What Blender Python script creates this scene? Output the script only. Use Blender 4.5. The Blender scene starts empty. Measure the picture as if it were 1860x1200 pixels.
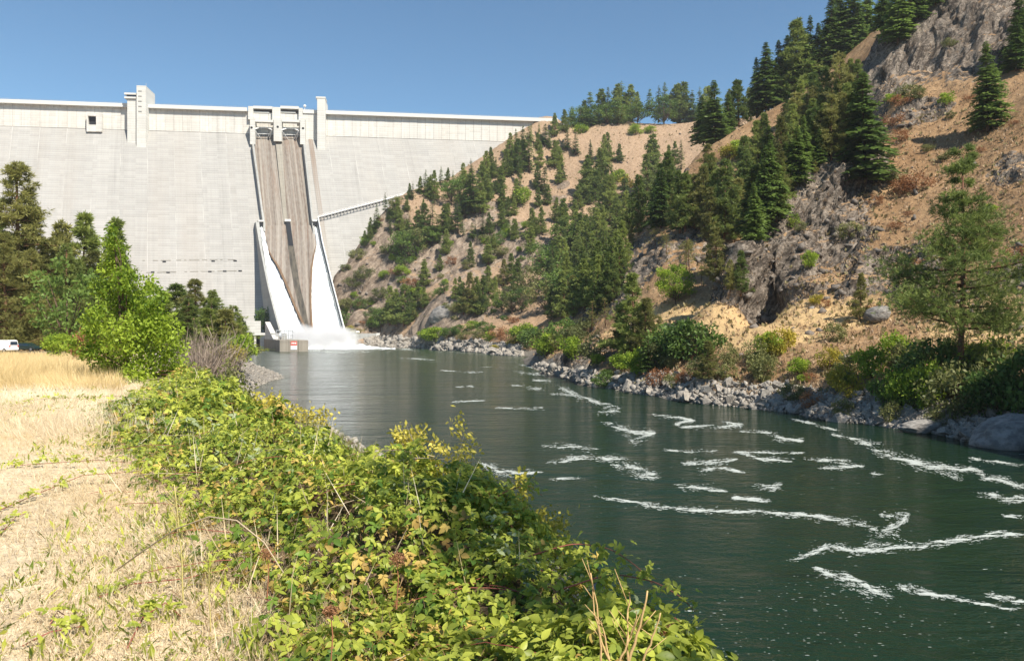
import bpy, bmesh, math, random
import numpy as np
from mathutils import Vector, Matrix
from mathutils.bvhtree import BVHTree

# ------------------------------------------------------------------ camera, sky, sun, exposure
R = math.radians
SC = bpy.context.scene
COL = SC.collection
EYE = 11.0                      # metres above the river
F = 1447.0                      # focal length in photo pixels (28 mm on 36 mm)
cam_d = bpy.data.cameras.new('camera'); cam_d.lens = 28.0; cam_d.sensor_width = 36.0
cam_d.clip_start = 0.1; cam_d.clip_end = 12000.0
cam = bpy.data.objects.new('camera', cam_d); COL.objects.link(cam)
cam.location = (0, 0, EYE); cam.rotation_euler = (R(90), 0, 0)
SC.camera = cam

SUN_EL, SUN_AZ = 50.0, 140.0     # azimuth clockwise from +Y (the view direction)
world = bpy.data.worlds.new('World'); SC.world = world; world.use_nodes = True
wn = world.node_tree.nodes; wl = world.node_tree.links
bg = wn['Background']
sky = wn.new('ShaderNodeTexSky'); sky.sky_type = 'NISHITA'; sky.sun_disc = False
sky.sun_elevation = R(SUN_EL); sky.sun_rotation = R(SUN_AZ)
sky.air_density = 0.85; sky.dust_density = 0.0; sky.ozone_density = 1.0; sky.altitude = 400
tn = wn.new('ShaderNodeMix'); tn.data_type = 'RGBA'; tn.blend_type = 'MULTIPLY'; tn.inputs[0].default_value = 1.0; tn.inputs[7].default_value = (0.78, 0.96, 0.97, 1)
wl.new(sky.outputs['Color'], tn.inputs[6]); wl.new(tn.outputs[2], bg.inputs['Color']); bg.inputs['Strength'].default_value = 0.088
sun_d = bpy.data.lights.new('sun', 'SUN'); sun_d.energy = 5.0; sun_d.angle = R(0.55); sun_d.color = (1.0, 0.93, 0.82)
sun = bpy.data.objects.new('sun', sun_d); COL.objects.link(sun)
sv = Vector((math.sin(R(SUN_AZ)) * math.cos(R(SUN_EL)), math.cos(R(SUN_AZ)) * math.cos(R(SUN_EL)), math.sin(R(SUN_EL))))
sun.rotation_euler = sv.to_track_quat('Z', 'Y').to_euler()
sun.location = (200, -100, 300)
vs = SC.view_settings; vs.view_transform = 'Standard'; vs.look = 'None'; vs.gamma = 1.0; vs.use_curve_mapping = False
vs.exposure = 0.82
SC.cycles.use_denoising = True
SC.cycles.max_bounces = 6; SC.cycles.transparent_max_bounces = 12
SC.cycles.volume_bounces = 0

rnd = random.Random(7)
rng = np.random.default_rng(7)

# ------------------------------------------------------------------ helpers
def P(px, py, d):
    return Vector(((px - 930.0) / F * d, d, EYE - (py - 600.0) / F * d))

def tag(o, label=None, cat=None, group=None, kind=None):
    if label: o['label'] = label
    if cat: o['category'] = cat
    if group: o['group'] = group
    if kind: o['kind'] = kind
    return o

def link(name, me, mat=None, parent=None):
    o = bpy.data.objects.new(name, me); COL.objects.link(o)
    if mat is not None and me is not None and not me.materials: me.materials.append(mat)
    if parent is not None: o.parent = parent
    return o

def empty(name, loc=(0, 0, 0), rz=0.0, s=1.0):
    o = bpy.data.objects.new(name, None); COL.objects.link(o)
    o.location = loc; o.rotation_euler = (0, 0, rz); o.scale = (s, s, s) if not hasattr(s, '__len__') else s
    o.empty_display_size = 0.2
    return o

def mesh_np(name, V, Fc, smooth=False):
    """V (n,3) array, Fc (m,k) array with k = 3 or 4"""
    V = np.ascontiguousarray(V, dtype=np.float32); Fc = np.ascontiguousarray(Fc, dtype=np.int32)
    m, k = Fc.shape
    me = bpy.data.meshes.new(name)
    me.vertices.add(len(V)); me.vertices.foreach_set('co', V.ravel())
    me.loops.add(m * k); me.loops.foreach_set('vertex_index', Fc.ravel())
    me.polygons.add(m)
    me.polygons.foreach_set('loop_start', np.arange(0, m * k, k, dtype=np.int32))
    me.polygons.foreach_set('loop_total', np.full(m, k, dtype=np.int32))
    if smooth: me.polygons.foreach_set('use_smooth', np.ones(m, dtype=bool))
    me.update(calc_edges=True)
    return me

def set_attr(me, name, arr):
    a = me.attributes.new(name, 'FLOAT', 'POINT'); a.data.foreach_set('value', np.ascontiguousarray(arr, dtype=np.float32))

def set_uv(me, uvv):
    """uv per vertex -> loops"""
    uv = me.uv_layers.new(name='UVMap')
    idx = np.empty(len(me.loops), dtype=np.int32); me.loops.foreach_get('vertex_index', idx)
    uv.data.foreach_set('uv', np.ascontiguousarray(np.asarray(uvv)[idx], dtype=np.float32).ravel())

class MB:
    """collects boxes, bars, tubes and polygons"""
    def __init__(s): s.v = []; s.f = []
    def add(s, vs_, fs):
        b = len(s.v); s.v += [tuple(v) for v in vs_]; s.f += [tuple(i + b for i in f) for f in fs]; return s
    def box8(s, p):   # 4 bottom then 4 top, counter-clockwise
        return s.add(p, [(3, 2, 1, 0), (4, 5, 6, 7), (0, 1, 5, 4), (1, 2, 6, 5), (2, 3, 7, 6), (3, 0, 4, 7)])
    def box(s, x0, x1, y0, y1, z0, z1):
        return s.box8([(x0, y0, z0), (x1, y0, z0), (x1, y1, z0), (x0, y1, z0), (x0, y0, z1), (x1, y0, z1), (x1, y1, z1), (x0, y1, z1)])
    def bar(s, a, b, r, r2=None, n=5):
        a = Vector(a); b = Vector(b); d = (b - a)
        if d.length < 1e-6: return s
        q = d.to_track_quat('Z', 'Y'); r2 = r if r2 is None else r2
        vs_ = []
        for (c, rr) in ((a, r), (b, r2)):
            for i in range(n):
                t = 2 * math.pi * i / n
                vs_.append(c + q @ Vector((math.cos(t) * rr, math.sin(t) * rr, 0)))
        return s.add(vs_, [(i, (i + 1) % n, n + (i + 1) % n, n + i) for i in range(n)] + [tuple(range(n))[::-1], tuple(range(n, 2 * n))])
    def tube(s, pts, r0, r1, n=5):
        pts = [Vector(p) for p in pts]; m = len(pts); vs_ = []
        for k, p in enumerate(pts):
            d = (pts[min(k + 1, m - 1)] - pts[max(k - 1, 0)])
            q = d.to_track_quat('Z', 'Y'); rr = r0 + (r1 - r0) * k / (m - 1)
            for i in range(n):
                t = 2 * math.pi * i / n
                vs_.append(p + q @ Vector((math.cos(t) * rr, math.sin(t) * rr, 0)))
        fs = []
        for k in range(m - 1):
            for i in range(n):
                j = (i + 1) % n
                fs.append((k * n + i, k * n + j, (k + 1) * n + j, (k + 1) * n + i))
        fs += [tuple(range(n))[::-1], tuple(range((m - 1) * n, m * n))]
        return s.add(vs_, fs)
    def mesh(s, name, smooth=False):
        me = bpy.data.meshes.new(name); me.from_pydata(s.v, [], s.f)
        if smooth: me.polygons.foreach_set('use_smooth', [True] * len(me.polygons))
        me.update(); return me
    def build(s, name, mat, parent=None, smooth=False):
        return link(name, s.mesh(name, smooth), mat, parent)

# numpy gradient noise
_perm = np.random.default_rng(3).permutation(4096).astype(np.int64)
def _h(ix, iy, iz):
    return _perm[(_perm[(_perm[ix & 4095] + iy) & 4095] + iz) & 4095]
def vnoise(x, y, z=0.0):
    x = np.asarray(x, dtype=np.float64); y = np.asarray(y, dtype=np.float64); z = np.zeros_like(x) + z
    ix = np.floor(x).astype(np.int64); iy = np.floor(y).astype(np.int64); iz = np.floor(z).astype(np.int64)
    fx = x - ix; fy = y - iy; fz = z - iz
    ux = fx * fx * (3 - 2 * fx); uy = fy * fy * (3 - 2 * fy); uz = fz * fz * (3 - 2 * fz)
    r = 0
    for dx in (0, 1):
        wx = ux if dx else 1 - ux
        for dy in (0, 1):
            wy = uy if dy else 1 - uy
            for dz in (0, 1):
                wz = uz if dz else 1 - uz
                r = r + wx * wy * wz * (_h(ix + dx, iy + dy, iz + dz) / 2047.5 - 1.0)
    return r
def fbm(x, y, z=0.0, oct=5, gain=0.5):
    r = 0; a = 1.0; t = 0
    for o in range(oct):
        r = r + a * vnoise(x * 2 ** o + 17.3 * o, y * 2 ** o - 9.1 * o, z * 2 ** o + 3.7 * o); t += a; a *= gain
    return r / t
def ridged(x, y, z=0.0, oct=5, gain=0.5):
    r = 0; a = 1.0; t = 0
    for o in range(oct):
        r = r + a * (1 - 2 * np.abs(vnoise(x * 2 ** o + 11.3 * o, y * 2 ** o - 5.1 * o, z * 2 ** o + 7.7 * o))); t += a; a *= gain
    return r / t
def sstep(a, b, x):
    t = np.clip((x - a) / (b - a), 0, 1); return t * t * (3 - 2 * t)

# ------------------------------------------------------------------ materials
class NT:
    """small node-tree helper"""
    def __init__(s, name):
        s.m = bpy.data.materials.new(name); s.m.use_nodes = True
        s.t = s.m.node_tree; s.n = s.t.nodes; s.l = s.t.links
        s.b = s.n['Principled BSDF']; s.out = s.n['Material Output']
    def new(s, t, **kw):
        nd = s.n.new(t)
        for k, v in kw.items(): setattr(nd, k, v)
        return nd
    def put(s, nd, sock, val):
        if isinstance(val, bpy.types.NodeSocket): s.l.new(val, nd.inputs[sock])
        else: nd.inputs[sock].default_value = val
    def math(s, op, a, b=None, clamp=False):
        nd = s.new('ShaderNodeMath', operation=op, use_clamp=clamp); s.put(nd, 0, a)
        if b is not None: s.put(nd, 1, b)
        return nd.outputs[0]
    def coord(s, which='Object'):
        return s.new('ShaderNodeTexCoord').outputs[which]
    def mapping(s, vec, scale=(1, 1, 1), rot=(0, 0, 0), loc=(0, 0, 0)):
        nd = s.new('ShaderNodeMapping'); s.l.new(vec, nd.inputs[0])
        nd.inputs['Scale'].default_value = scale; nd.inputs['Rotation'].default_value = rot; nd.inputs['Location'].default_value = loc
        return nd.outputs[0]
    def noise(s, vec, scale, detail=4, rough=0.55, dist=0.0, out='Fac'):
        nd = s.new('ShaderNodeTexNoise'); s.l.new(vec, nd.inputs['Vector'])
        nd.inputs['Scale'].default_value = scale; nd.inputs['Detail'].default_value = detail
        nd.inputs['Roughness'].default_value = rough; nd.inputs['Distortion'].default_value = dist
        return nd.outputs[out]
    def voronoi(s, vec, scale, feature='F1', out='Distance'):
        nd = s.new('ShaderNodeTexVoronoi', feature=feature); s.l.new(vec, nd.inputs['Vector']); nd.inputs['Scale'].default_value = scale
        return nd.outputs[out]
    def ramp(s, fac, stops, interp='LINEAR'):
        nd = s.new('ShaderNodeValToRGB'); s.l.new(fac, nd.inputs[0]); cr = nd.color_ramp; cr.interpolation = interp
        while len(cr.elements) < len(stops): cr.elements.new(0.5)
        for e, (p, c) in zip(cr.elements, stops):
            e.position = p; e.color = (c, c, c, 1) if not hasattr(c, '__len__') else (*c[:3], 1)
        return nd.outputs['Color']
    def mix(s, fac, a, b, mode='MIX'):
        nd = s.new('ShaderNodeMix', data_type='RGBA', blend_type=mode)
        s.put(nd, 0, fac)
        for sock, v in ((6, a), (7, b)):
            if isinstance(v, bpy.types.NodeSocket): s.l.new(v, nd.inputs[sock])
            else: nd.inputs[sock].default_value = (v, v, v, 1) if not hasattr(v, '__len__') else (*v[:3], 1)
        return nd.outputs[2]
    def attr(s, name, out='Fac'):
        return s.new('ShaderNodeAttribute', attribute_name=name).outputs[out]
    def sep(s, vec):
        nd = s.new('ShaderNodeSeparateXYZ'); s.l.new(vec, nd.inputs[0]); return nd.outputs
    def comb(s, x, y, z):
        nd = s.new('ShaderNodeCombineXYZ'); s.put(nd, 0, x); s.put(nd, 1, y); s.put(nd, 2, z); return nd.outputs[0]
    def bump(s, h, strength=0.3, dist=0.1, normal=None):
        nd = s.new('ShaderNodeBump'); s.l.new(h, nd.inputs['Height']); nd.inputs['Strength'].default_value = strength; nd.inputs['Distance'].default_value = dist
        if normal is not None: s.l.new(normal, nd.inputs['Normal'])
        return nd.outputs[0]
    def set(s, color=None, rough=None, normal=None, spec=None, metallic=None):
        for k, v in (('Base Color', color), ('Roughness', rough), ('Normal', normal), ('Specular IOR Level', spec), ('Metallic', metallic)):
            if v is None: continue
            if isinstance(v, bpy.types.NodeSocket): s.l.new(v, s.b.inputs[k])
            elif hasattr(v, '__len__'): s.b.inputs[k].default_value = (*v[:3], 1)
            else: s.b.inputs[k].default_value = v
        return s.m

def m_plain(name, col, rough=0.7, var=0.15, scale=3.0, metallic=0.0, spec=0.3):
    t = NT(name); n = t.noise(t.coord(), scale, 5)
    c = t.mix(n, [x * (1 - var) for x in col], [min(1, x * (1 + var)) for x in col])
    return t.set(c, rough, t.bump(n, 0.15, 0.05), spec, metallic)

def m_concrete(name, base, lift=1.9, lines=0.10, streak=0.10, joint=0.0):
    """base concrete, UV in metres along the crest and up"""
    t = NT(name)
    uv = t.new('ShaderNodeUVMap').outputs[0]
    xyz = t.sep(uv)
    oi = t.new('ShaderNodeObjectInfo').outputs['Random']
    n1 = t.noise(t.mapping(uv, (1, 1, 1)), 0.05, 6, 0.6)
    st = t.noise(t.mapping(uv, (1.0, 0.035, 1)), 0.55, 6, 0.62)
    row = t.math('DIVIDE', xyz[1], lift)
    rid = t.math('FLOOR', row); fr = t.math('FRACT', row)
    wn_ = t.new('ShaderNodeTexWhiteNoise', noise_dimensions='2D')
    cellu = t.math('FLOOR', t.math('ADD', t.math('DIVIDE', xyz[0], 8.3), t.math('MULTIPLY', oi, 7.0)))
    t.l.new(t.comb(cellu, rid, 0.0), wn_.inputs[0])
    w = wn_.outputs['Value']
    line = t.math('LESS_THAN', fr, 0.26)
    k = t.math('ADD', 1.0, t.math('MULTIPLY', t.math('SUBTRACT', n1, 0.5), 0.16))
    k = t.math('ADD', k, t.math('MULTIPLY', t.math('SUBTRACT', st, 0.5), streak * 2.2))
    k = t.math('ADD', k, t.math('MULTIPLY', t.math('SUBTRACT', w, 0.5), 0.11))
    k = t.math('ADD', k, t.math('MULTIPLY', t.math('SUBTRACT', oi, 0.5), 0.05))
    k = t.math('SUBTRACT', k, t.math('MULTIPLY', t.math('MULTIPLY', line, lines), t.ramp(t.noise(t.mapping(uv, (.25, 1, 1)), 0.09, 5, .7), [(.35, .35), (.65, 1.25)])))
    k = t.math('SUBTRACT', k, t.ramp(t.noise(t.mapping(uv, (1, 0.045, 1), loc=(3, 77, 0)), 0.10, 6, .7), [(.56, 0), (.72, .16)]))
    c = t.mix(1.0, base, t.comb(k, k, k), 'MULTIPLY')
    warm = t.noise(t.mapping(uv, (1, 0.12, 1), loc=(40, 9, 0)), 0.03, 3)
    c = t.mix(t.ramp(warm, [(0.5, 0.0), (0.72, 0.35)]), c, (base[0] * 0.93, base[1] * 0.84, base[2] * 0.76))
    if joint:
        fu = t.math('FRACT', t.math('DIVIDE', xyz[0], joint))
        near = t.math('LESS_THAN', t.math('ABSOLUTE', t.math('SUBTRACT', fu, 0.5)), 0.488)
        brk = t.ramp(t.noise(t.mapping(uv, (0.3, 1, 1)), 0.04, 3), [(0.45, 0.0), (0.6, 0.8)])
        c = t.mix(t.math('MULTIPLY', t.math('SUBTRACT', 1.0, near), brk), c, [min(0.85, x * 1.35) for x in base])
    fine = t.noise(uv, 1.5, 4)
    hgt = t.math('ADD', t.math('MULTIPLY', line, -0.7), fine)
    return t.set(c, 0.9, t.bump(hgt, 0.35, 0.25), 0.2)
# ------------------------------------------------------------------ dam frame
TH = R(7.48); PHI = R(24.5); KS = 0.62; ZTOP = 190.0; ZK = 170.0
U = Vector((math.cos(TH), math.sin(TH), 0)); N = Vector((math.sin(TH), -math.cos(TH), 0))
ND = Vector((math.sin(PHI), -math.cos(PHI), 0))
C0 = P(503, 199.6, 1447.0 * (ZTOP - EYE) / (600 - 199.6)); C0.z = 0    # crest line passes here
DN = Vector((ND.x * KS, ND.y * KS, -1.0))
CAM = Vector((0, 0, EYE))
def _solve(px, py, O, A, B):
    r = Vector(((px - 930) / F, 1.0, -(py - 600) / F))
    M = Matrix(((A.x, B.x, -r.x), (A.y, B.y, -r.y), (A.z, B.z, -r.z)))
    s = M.inverted() @ (CAM - O)
    return s
def up(px, py, off=0.0):         # point on the upper vertical face, offset downstream
    O = C0 + N * off; s = _solve(px, py, O, U, Vector((0, 0, 1)))
    return O + U * s[0] + Vector((0, 0, s[1]))
def fp(px, py, off=0.0):         # point on the sloping face, offset downstream
    O = C0 + Vector((0, 0, ZK)) + ND * off; s = _solve(px, py, O, U, DN)
    return O + U * s[0] + DN * s[1]
def ucoord(p):
    d = Vector(p) - C0; run = max(0, ZK - p[2]) * KS
    d = d - ND * run; return d.dot(U)
def dpt(u, z, off=0.0):          # dam point at crest coordinate u, height z
    return C0 + U * u + (N if z >= ZK else ND) * off + ND * (KS * max(0, ZK - z)) + Vector((0, 0, z))
def damuv(me):
    co = [v.co for v in me.vertices]
    set_uv(me, np.array([[ucoord(c), c.z] for c in co]))
def dbuild(mb, name, mat, parent):
    me = mb.mesh(name); damuv(me); return link(name, me, mat, parent)
def quadbox(front, depthvec):
    """front: 4 points ccw seen from the camera (bl, br, tr, tl); extruded by depthvec to the back"""
    f = [Vector(p) for p in front]; d = Vector(depthvec); mb = MB()
    b = [p + d for p in f]
    mb.add(f + b, [(0, 1, 2, 3), (5, 4, 7, 6), (4, 0, 3, 7), (1, 5, 6, 2), (3, 2, 6, 7), (4, 5, 1, 0)])
    return mb
def curve(pts, ys):
    """interpolate x over y through pixel points"""
    p = sorted(pts, key=lambda q: q[1]); return np.interp(ys, [q[1] for q in p], [q[0] for q in p])
def strip(lp, rp, y0, y1, ny, nx, offf, noise=0.0, crown=None):
    """surface between two pixel curves; offf(y) gives the downstream offset from the face"""
    ys = np.linspace(y0, y1, ny); xl = curve(lp, ys); xr = curve(rp, ys); V = []
    for j, y in enumerate(ys):
        for i in range(nx):
            t = i / (nx - 1); x = xl[j] + (xr[j] - xl[j]) * t; o = offf(y)
            if crown: o += crown(t, y)
            p = fp(x, y, o); V.append(p)
    V = np.array([tuple(p) for p in V])
    if noise:
        a = fbm(V[:, 0] * 0.5, V[:, 1] * 0.12, V[:, 2] * 0.12, 4) * noise
        V[:, 0] += a * 0.4; V[:, 1] -= a; V[:, 2] += a * 0.6
    Fc = [(j * nx + i, (j + 1) * nx + i, (j + 1) * nx + i + 1, j * nx + i + 1) for j in range(ny - 1) for i in range(nx - 1)]
    return V, np.array(Fc)

M_FACE = m_concrete('concrete_sloping_face', (0.335, 0.325, 0.305), 1.9, 0.15, 0.12, 20.0)
M_UP = m_concrete('concrete_crest_wall', (0.57, 0.55, 0.505), 1.9, 0.08, 0.22)
M_TOWER = m_concrete('concrete_tower', (0.55, 0.54, 0.50), 1.9, 0.12, 0.14)
M_WALL = m_concrete('concrete_training_wall', (0.33, 0.33, 0.31), 3.0, 0.06, 0.2)
M_OLD = m_concrete('concrete_weathered', (0.27, 0.25, 0.21), 3.0, 0.06, 0.45)
M_RAIL = m_plain('parapet_paint', (0.58, 0.57, 0.53), 0.8, 0.06)
M_STEEL = m_plain('gate_steel', (0.42, 0.44, 0.46), 0.5, 0.15, metallic=0.2)
M_WHITE = m_plain('white_steel', (0.78, 0.78, 0.76), 0.6, 0.05)
M_DARK = m_plain('dark_recess', (0.016, 0.018, 0.022), 0.9, 0.2)  # near-black colour stands in for shade inside openings and under the catwalk
M_GLASS = m_plain('dark_glass', (0.02, 0.035, 0.06), 0.15, 0.1, spec=0.6)

# chute concrete: long rusty and dark streaks running down
def m_chute():
    t = NT('concrete_chute_stained'); uv = t.new('ShaderNodeUVMap').outputs[0]
    s1 = t.noise(t.mapping(uv, (1, 0.008, 1)), 0.42, 4, 0.6)
    s2 = t.noise(t.mapping(uv, (1, 0.02, 1), loc=(31, 4, 0)), 1.3, 4, 0.6)
    c = t.mix(t.ramp(s1, [(0.36, 0.0), (0.62, 1.0)]), (0.075, 0.052, 0.038), (0.265, 0.235, 0.20))
    c = t.mix(t.ramp(s2, [(0.50, 0.0), (0.64, 0.7)]), c, (0.17, 0.105, 0.07))
    fine = t.noise(t.mapping(uv, (1, 0.4, 1)), 0.7, 5)
    c = t.mix(t.ramp(fine, [(0.3, 0.0), (0.75, 0.3)]), c, (0.4, 0.38, 0.34))
    return t.set(c, 0.85, t.bump(fine, 0.3, 0.2), 0.2)
M_CHUTE = m_chute()
def m_algae():
    t = NT('concrete_dark_algae'); uv = t.new('ShaderNodeUVMap').outputs[0]
    a = t.noise(t.mapping(uv, (1, 0.25, 1)), 0.5, 6, 0.7)
    c = t.mix(t.ramp(a, [(0.35, 0.0), (0.62, 1.0)]), (0.02, 0.018, 0.014), (0.10, 0.085, 0.062))
    return t.set(c, 0.7, t.bump(a, 0.4, 0.2))
M_ALGAE = m_algae()
M_RUST = m_plain('rust_stained_concrete', (0.15, 0.095, 0.055), 0.8, 0.4, 0.2)

dam = empty('dam', C0); tag(dam, 'huge pale concrete gravity dam spanning the gorge with a banded sloping face', 'dam')
dam.location = (0, 0, 0)
# monolith blocks, each with its sloping face and its crest wall
u_lo, u_hi = ucoord(up(-420, 190)), ucoord(up(1012, 218))
k = math.floor(u_lo / 20.0)
tops = MB()
while k * 20.0 < u_hi:
    a, b = k * 20.0 + 0.02, (k + 1) * 20.0 - 0.02
    o = rnd.uniform(-0.05, 0.05)
    zs = [ZK, 120, 60, -4]
    v = []
    for u in (a, b):
        for z in zs: v.append(dpt(u, z - 0.0001 if z == ZK else z, o))
    back = [dpt(a, ZK, -12), dpt(b, ZK, -12), dpt(a, -4, -KS * 174 - 12), dpt(b, -4, -KS * 174 - 12)]
    n = len(v); v += back
    f = [(i, i + 1, i + 5, i + 4) for i in range(3)] + [(0, 4, 9, 8), (0, 8, 10, 3, 2, 1), (4, 5, 6, 7, 11, 9), (8, 9, 11, 10), (3, 10, 11, 7)]
    mb = MB().add(v, f)
    dbuild(mb, 'monolith', M_FACE, dam)
    # crest wall block with narrow vertical joints: three panels per monolith
    for q in range(3):
        ua = a + (b - a) * q / 3 + 0.07; ub = a + (b - a) * (q + 1) / 3 - 0.07
        fo = rnd.uniform(0.22, 0.34)
        fr = [C0 + U * ua + N * fo + Vector((0, 0, ZK + 0.05)), C0 + U * ub + N * fo + Vector((0, 0, ZK + 0.05)), C0 + U * ub + N * fo + Vector((0, 0, 187.2)), C0 + U * ua + N * fo + Vector((0, 0, 187.2))]
        dbuild(quadbox(fr, -N * 10), 'crest_panel', M_UP, dam)
    k += 1
# backing behind the narrow joints, roadway slab and parapet
fr = [C0 + U * u_lo + N * 0.0 + Vector((0, 0, ZK)), C0 + U * u_hi + N * 0.0 + Vector((0, 0, ZK)), C0 + U * u_hi + N * 0.0 + Vector((0, 0, 187)), C0 + U * u_lo + N * 0.0 + Vector((0, 0, 187))]
dbuild(quadbox(fr, -N * 9), 'crest_core', M_OLD, dam)
gap0, gap1 = ucoord(up(450, 200)), ucoord(up(551, 200))
for (a, b) in ((u_lo, gap0), (gap1, u_hi)):
    fr = [C0 + U * a + N * 3.2 + Vector((0, 0, 187.25)), C0 + U * b + N * 3.2 + Vector((0, 0, 187.25)), C0 + U * b + N * 3.2 + Vector((0, 0, 188.4)), C0 + U * a + N * 3.2 + Vector((0, 0, 188.4))]
    dbuild(quadbox(fr, -N * 16), 'roadway_slab', M_RAIL, dam)
    fr = [p + Vector((0, 0, 1.16)) - N * 0.05 for p in fr]; fr[2].z = fr[3].z = 190.2
    dbuild(quadbox(fr, -N * 0.5), 'parapet', M_RAIL, dam)
    mbp = MB(); x = a
    while x < b:
        c = C0 + U * x + N * 2.5 + Vector((0, 0, 190.2)); mbp.bar(c, c + Vector((0, 0, 1.0)), 0.08, n=4); x += 8
    c1 = C0 + U * a + N * 2.5 + Vector((0, 0, 191.1)); c2 = C0 + U * b + N * 2.5 + Vector((0, 0, 191.1)); mbp.bar(c1, c2, 0.07, n=4)
    mbp.build('handrail', M_STEEL, dam)['kind'] = 'stuff'
# brackets under the roadway
brk = MB(); x = u_lo
while x < u_hi:
    if not (gap0 - 1 < x < gap1 + 1):
        c = C0 + U * x
        q = [c + N * 1.1 + Vector((0, 0, 185.2)), c + U * 0.5 + N * 1.1 + Vector((0, 0, 185.2))]
        brk.add([q[0], q[1], q[1] + Vector((0, 0, 2)), q[0] + Vector((0, 0, 2)), q[0] + N * 1.7 + Vector((0, 0, 2)), q[1] + N * 1.7 + Vector((0, 0, 2))],
                [(0, 1, 5, 4), (0, 4, 3), (1, 2, 5), (0, 3, 2, 1), (3, 4, 5, 2)])
    x += 5.0
brk.build('roadway_brackets', M_UP, dam)['kind'] = 'stuff'

def block(px0, px1, ytop, ybot, proud, name, mat, parent, deep=14, sub=0.0):
    """upright block standing proud of the crest wall, bottom sinking into the slope"""
    a, b = up(px0, ytop, proud), up(px1, ytop, proud); zt = (a.z + b.z) / 2
    zb = ZK - 40
    ua, ub = (a - C0).dot(U), (b - C0).dot(U)
    fr = [C0 + U * ua + N * proud + Vector((0, 0, zb)), C0 + U * ub + N * proud + Vector((0, 0, zb)), C0 + U * ub + N * proud + Vector((0, 0, zt)), C0 + U * ua + N * proud + Vector((0, 0, zt))]
    return dbuild(quadbox(fr, -N * (proud + deep)), name, mat, parent), ua, ub, zt
# left elevator tower: low part with machine-room slabs, tall part
tw = empty('elevator_tower'); tag(tw, 'two-part concrete elevator tower on the dam crest, taller of the crest towers', 'tower')
_, ua, ub, zt = block(231, 247.5, 180, 250, 7.0, 'lower_shaft', M_TOWER, tw)
for (z0, z1, e) in ((zt + 0.2, zt + 1.5, 1.6), (zt + 3.2, zt + 4.6, 1.6)):
    fr = [C0 + U * (ua - 1.9) + N * 8.2 + Vector((0, 0, z0)), C0 + U * ub + N * 8.2 + Vector((0, 0, z0)), C0 + U * ub + N * 8.2 + Vector((0, 0, z1)), C0 + U * (ua - 1.9) + N * 8.2 + Vector((0, 0, z1))]
    dbuild(quadbox(fr, -N * 12), 'roof_slab', M_RAIL, tw)
fr = [C0 + U * (ua - .3) + N * 7.2 + Vector((0, 0, zt + 1.55)), C0 + U * ub + N * 7.2 + Vector((0, 0, zt + 1.55)), C0 + U * ub + N * 7.2 + Vector((0, 0, zt + 3.15)), C0 + U * (ua - .3) + N * 7.2 + Vector((0, 0, zt + 3.15))]
quadbox(fr, -N * 10).build('window_band', M_GLASS, tw)
_, ua, ub, zt = block(247.8, 264.5, 155.5, 250, 9.2, 'tall_shaft', M_TOWER, tw)
mb = MB(); c = C0 + U * (ub - 1) + N * 5 + Vector((0, 0, zt)); mb.bar(c, c + Vector((0, 0, 3.2)), 0.15); mb.build('mast', M_STEEL, tw)
for i in range(5):
    z = zt - 5 - i * 4.0
    for s in (0.22, 0.42):
        c = C0 + U * (ua + (ub - ua) * s) + N * 9.25 + Vector((0, 0, z))
        MB().add([c, c + U * 0.8, c + U * 0.8 + Vector((0, 0, 1)), c + Vector((0, 0, 1)), c - N * .2, c + U * 0.8 - N * .2, c + U * 0.8 + Vector((0, 0, 1)) - N * .2, c + Vector((0, 0, 1)) - N * .2], [(0, 1, 2, 3), (4, 0, 3, 7), (1, 5, 6, 2), (3, 2, 6, 7), (0, 4, 5, 1)]).build('shaft_window', M_DARK, tw)
tw2 = empty('crest_tower'); tag(tw2, 'plain square concrete tower on the dam crest just right of the spillway gates', 'tower')
_, ua, ub, zt = block(576, 590.5, 178.5, 250, 8.0, 'shaft', M_TOWER, tw2)
fr = [C0 + U * (ua - 1.0) + N * 8.3 + Vector((0, 0, zt + .02)), C0 + U * (ub + .3) + N * 8.3 + Vector((0, 0, zt + .02)), C0 + U * (ub + .3) + N * 8.3 + Vector((0, 0, zt + 1.2)), C0 + U * (ua - 1.0) + N * 8.3 + Vector((0, 0, zt + 1.2))]
dbuild(quadbox(fr, -N * 12), 'cap', M_RAIL, tw2)
# gallery portal with a dark opening at px 158-185
pt = empty('gallery_portal'); tag(pt, 'square concrete portal with a dark opening high on the dam face left of the tower', 'portal')
a, b = up(157.5, 205.5, 1.7), up(184.5, 239, 1.7)
def upbox(px0, px1, y0, y1, proud, depth, name, mat, parent):
    fr = [up(px0, y1, proud), up(px1, y1, proud), up(px1, y0, proud), up(px0, y0, proud)]
    zt = (fr[2].z + fr[3].z) / 2; zb = (fr[0].z + fr[1].z) / 2
    fr[2].z = fr[3].z = zt; fr[0].z = fr[1].z = zb
    q = quadbox(fr, -N * depth); return dbuild(q, name, mat, parent)
upbox(157, 159.3, 206, 239, 4.0, 3.4, 'jamb', M_UP, pt); upbox(174.2, 184.5, 206, 239, 4.0, 3.4, 'jamb', M_UP, pt)
upbox(159.4, 174.1, 206, 210.6, 3.95, 3.4, 'lintel', M_UP, pt); upbox(159.4, 174.1, 226.5, 239, 3.9, 3.4, 'sill', M_UP, pt)
upbox(159.4, 174.1, 210.7, 226.4, 1.3, 0.6, 'door', M_DARK, pt)
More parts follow.
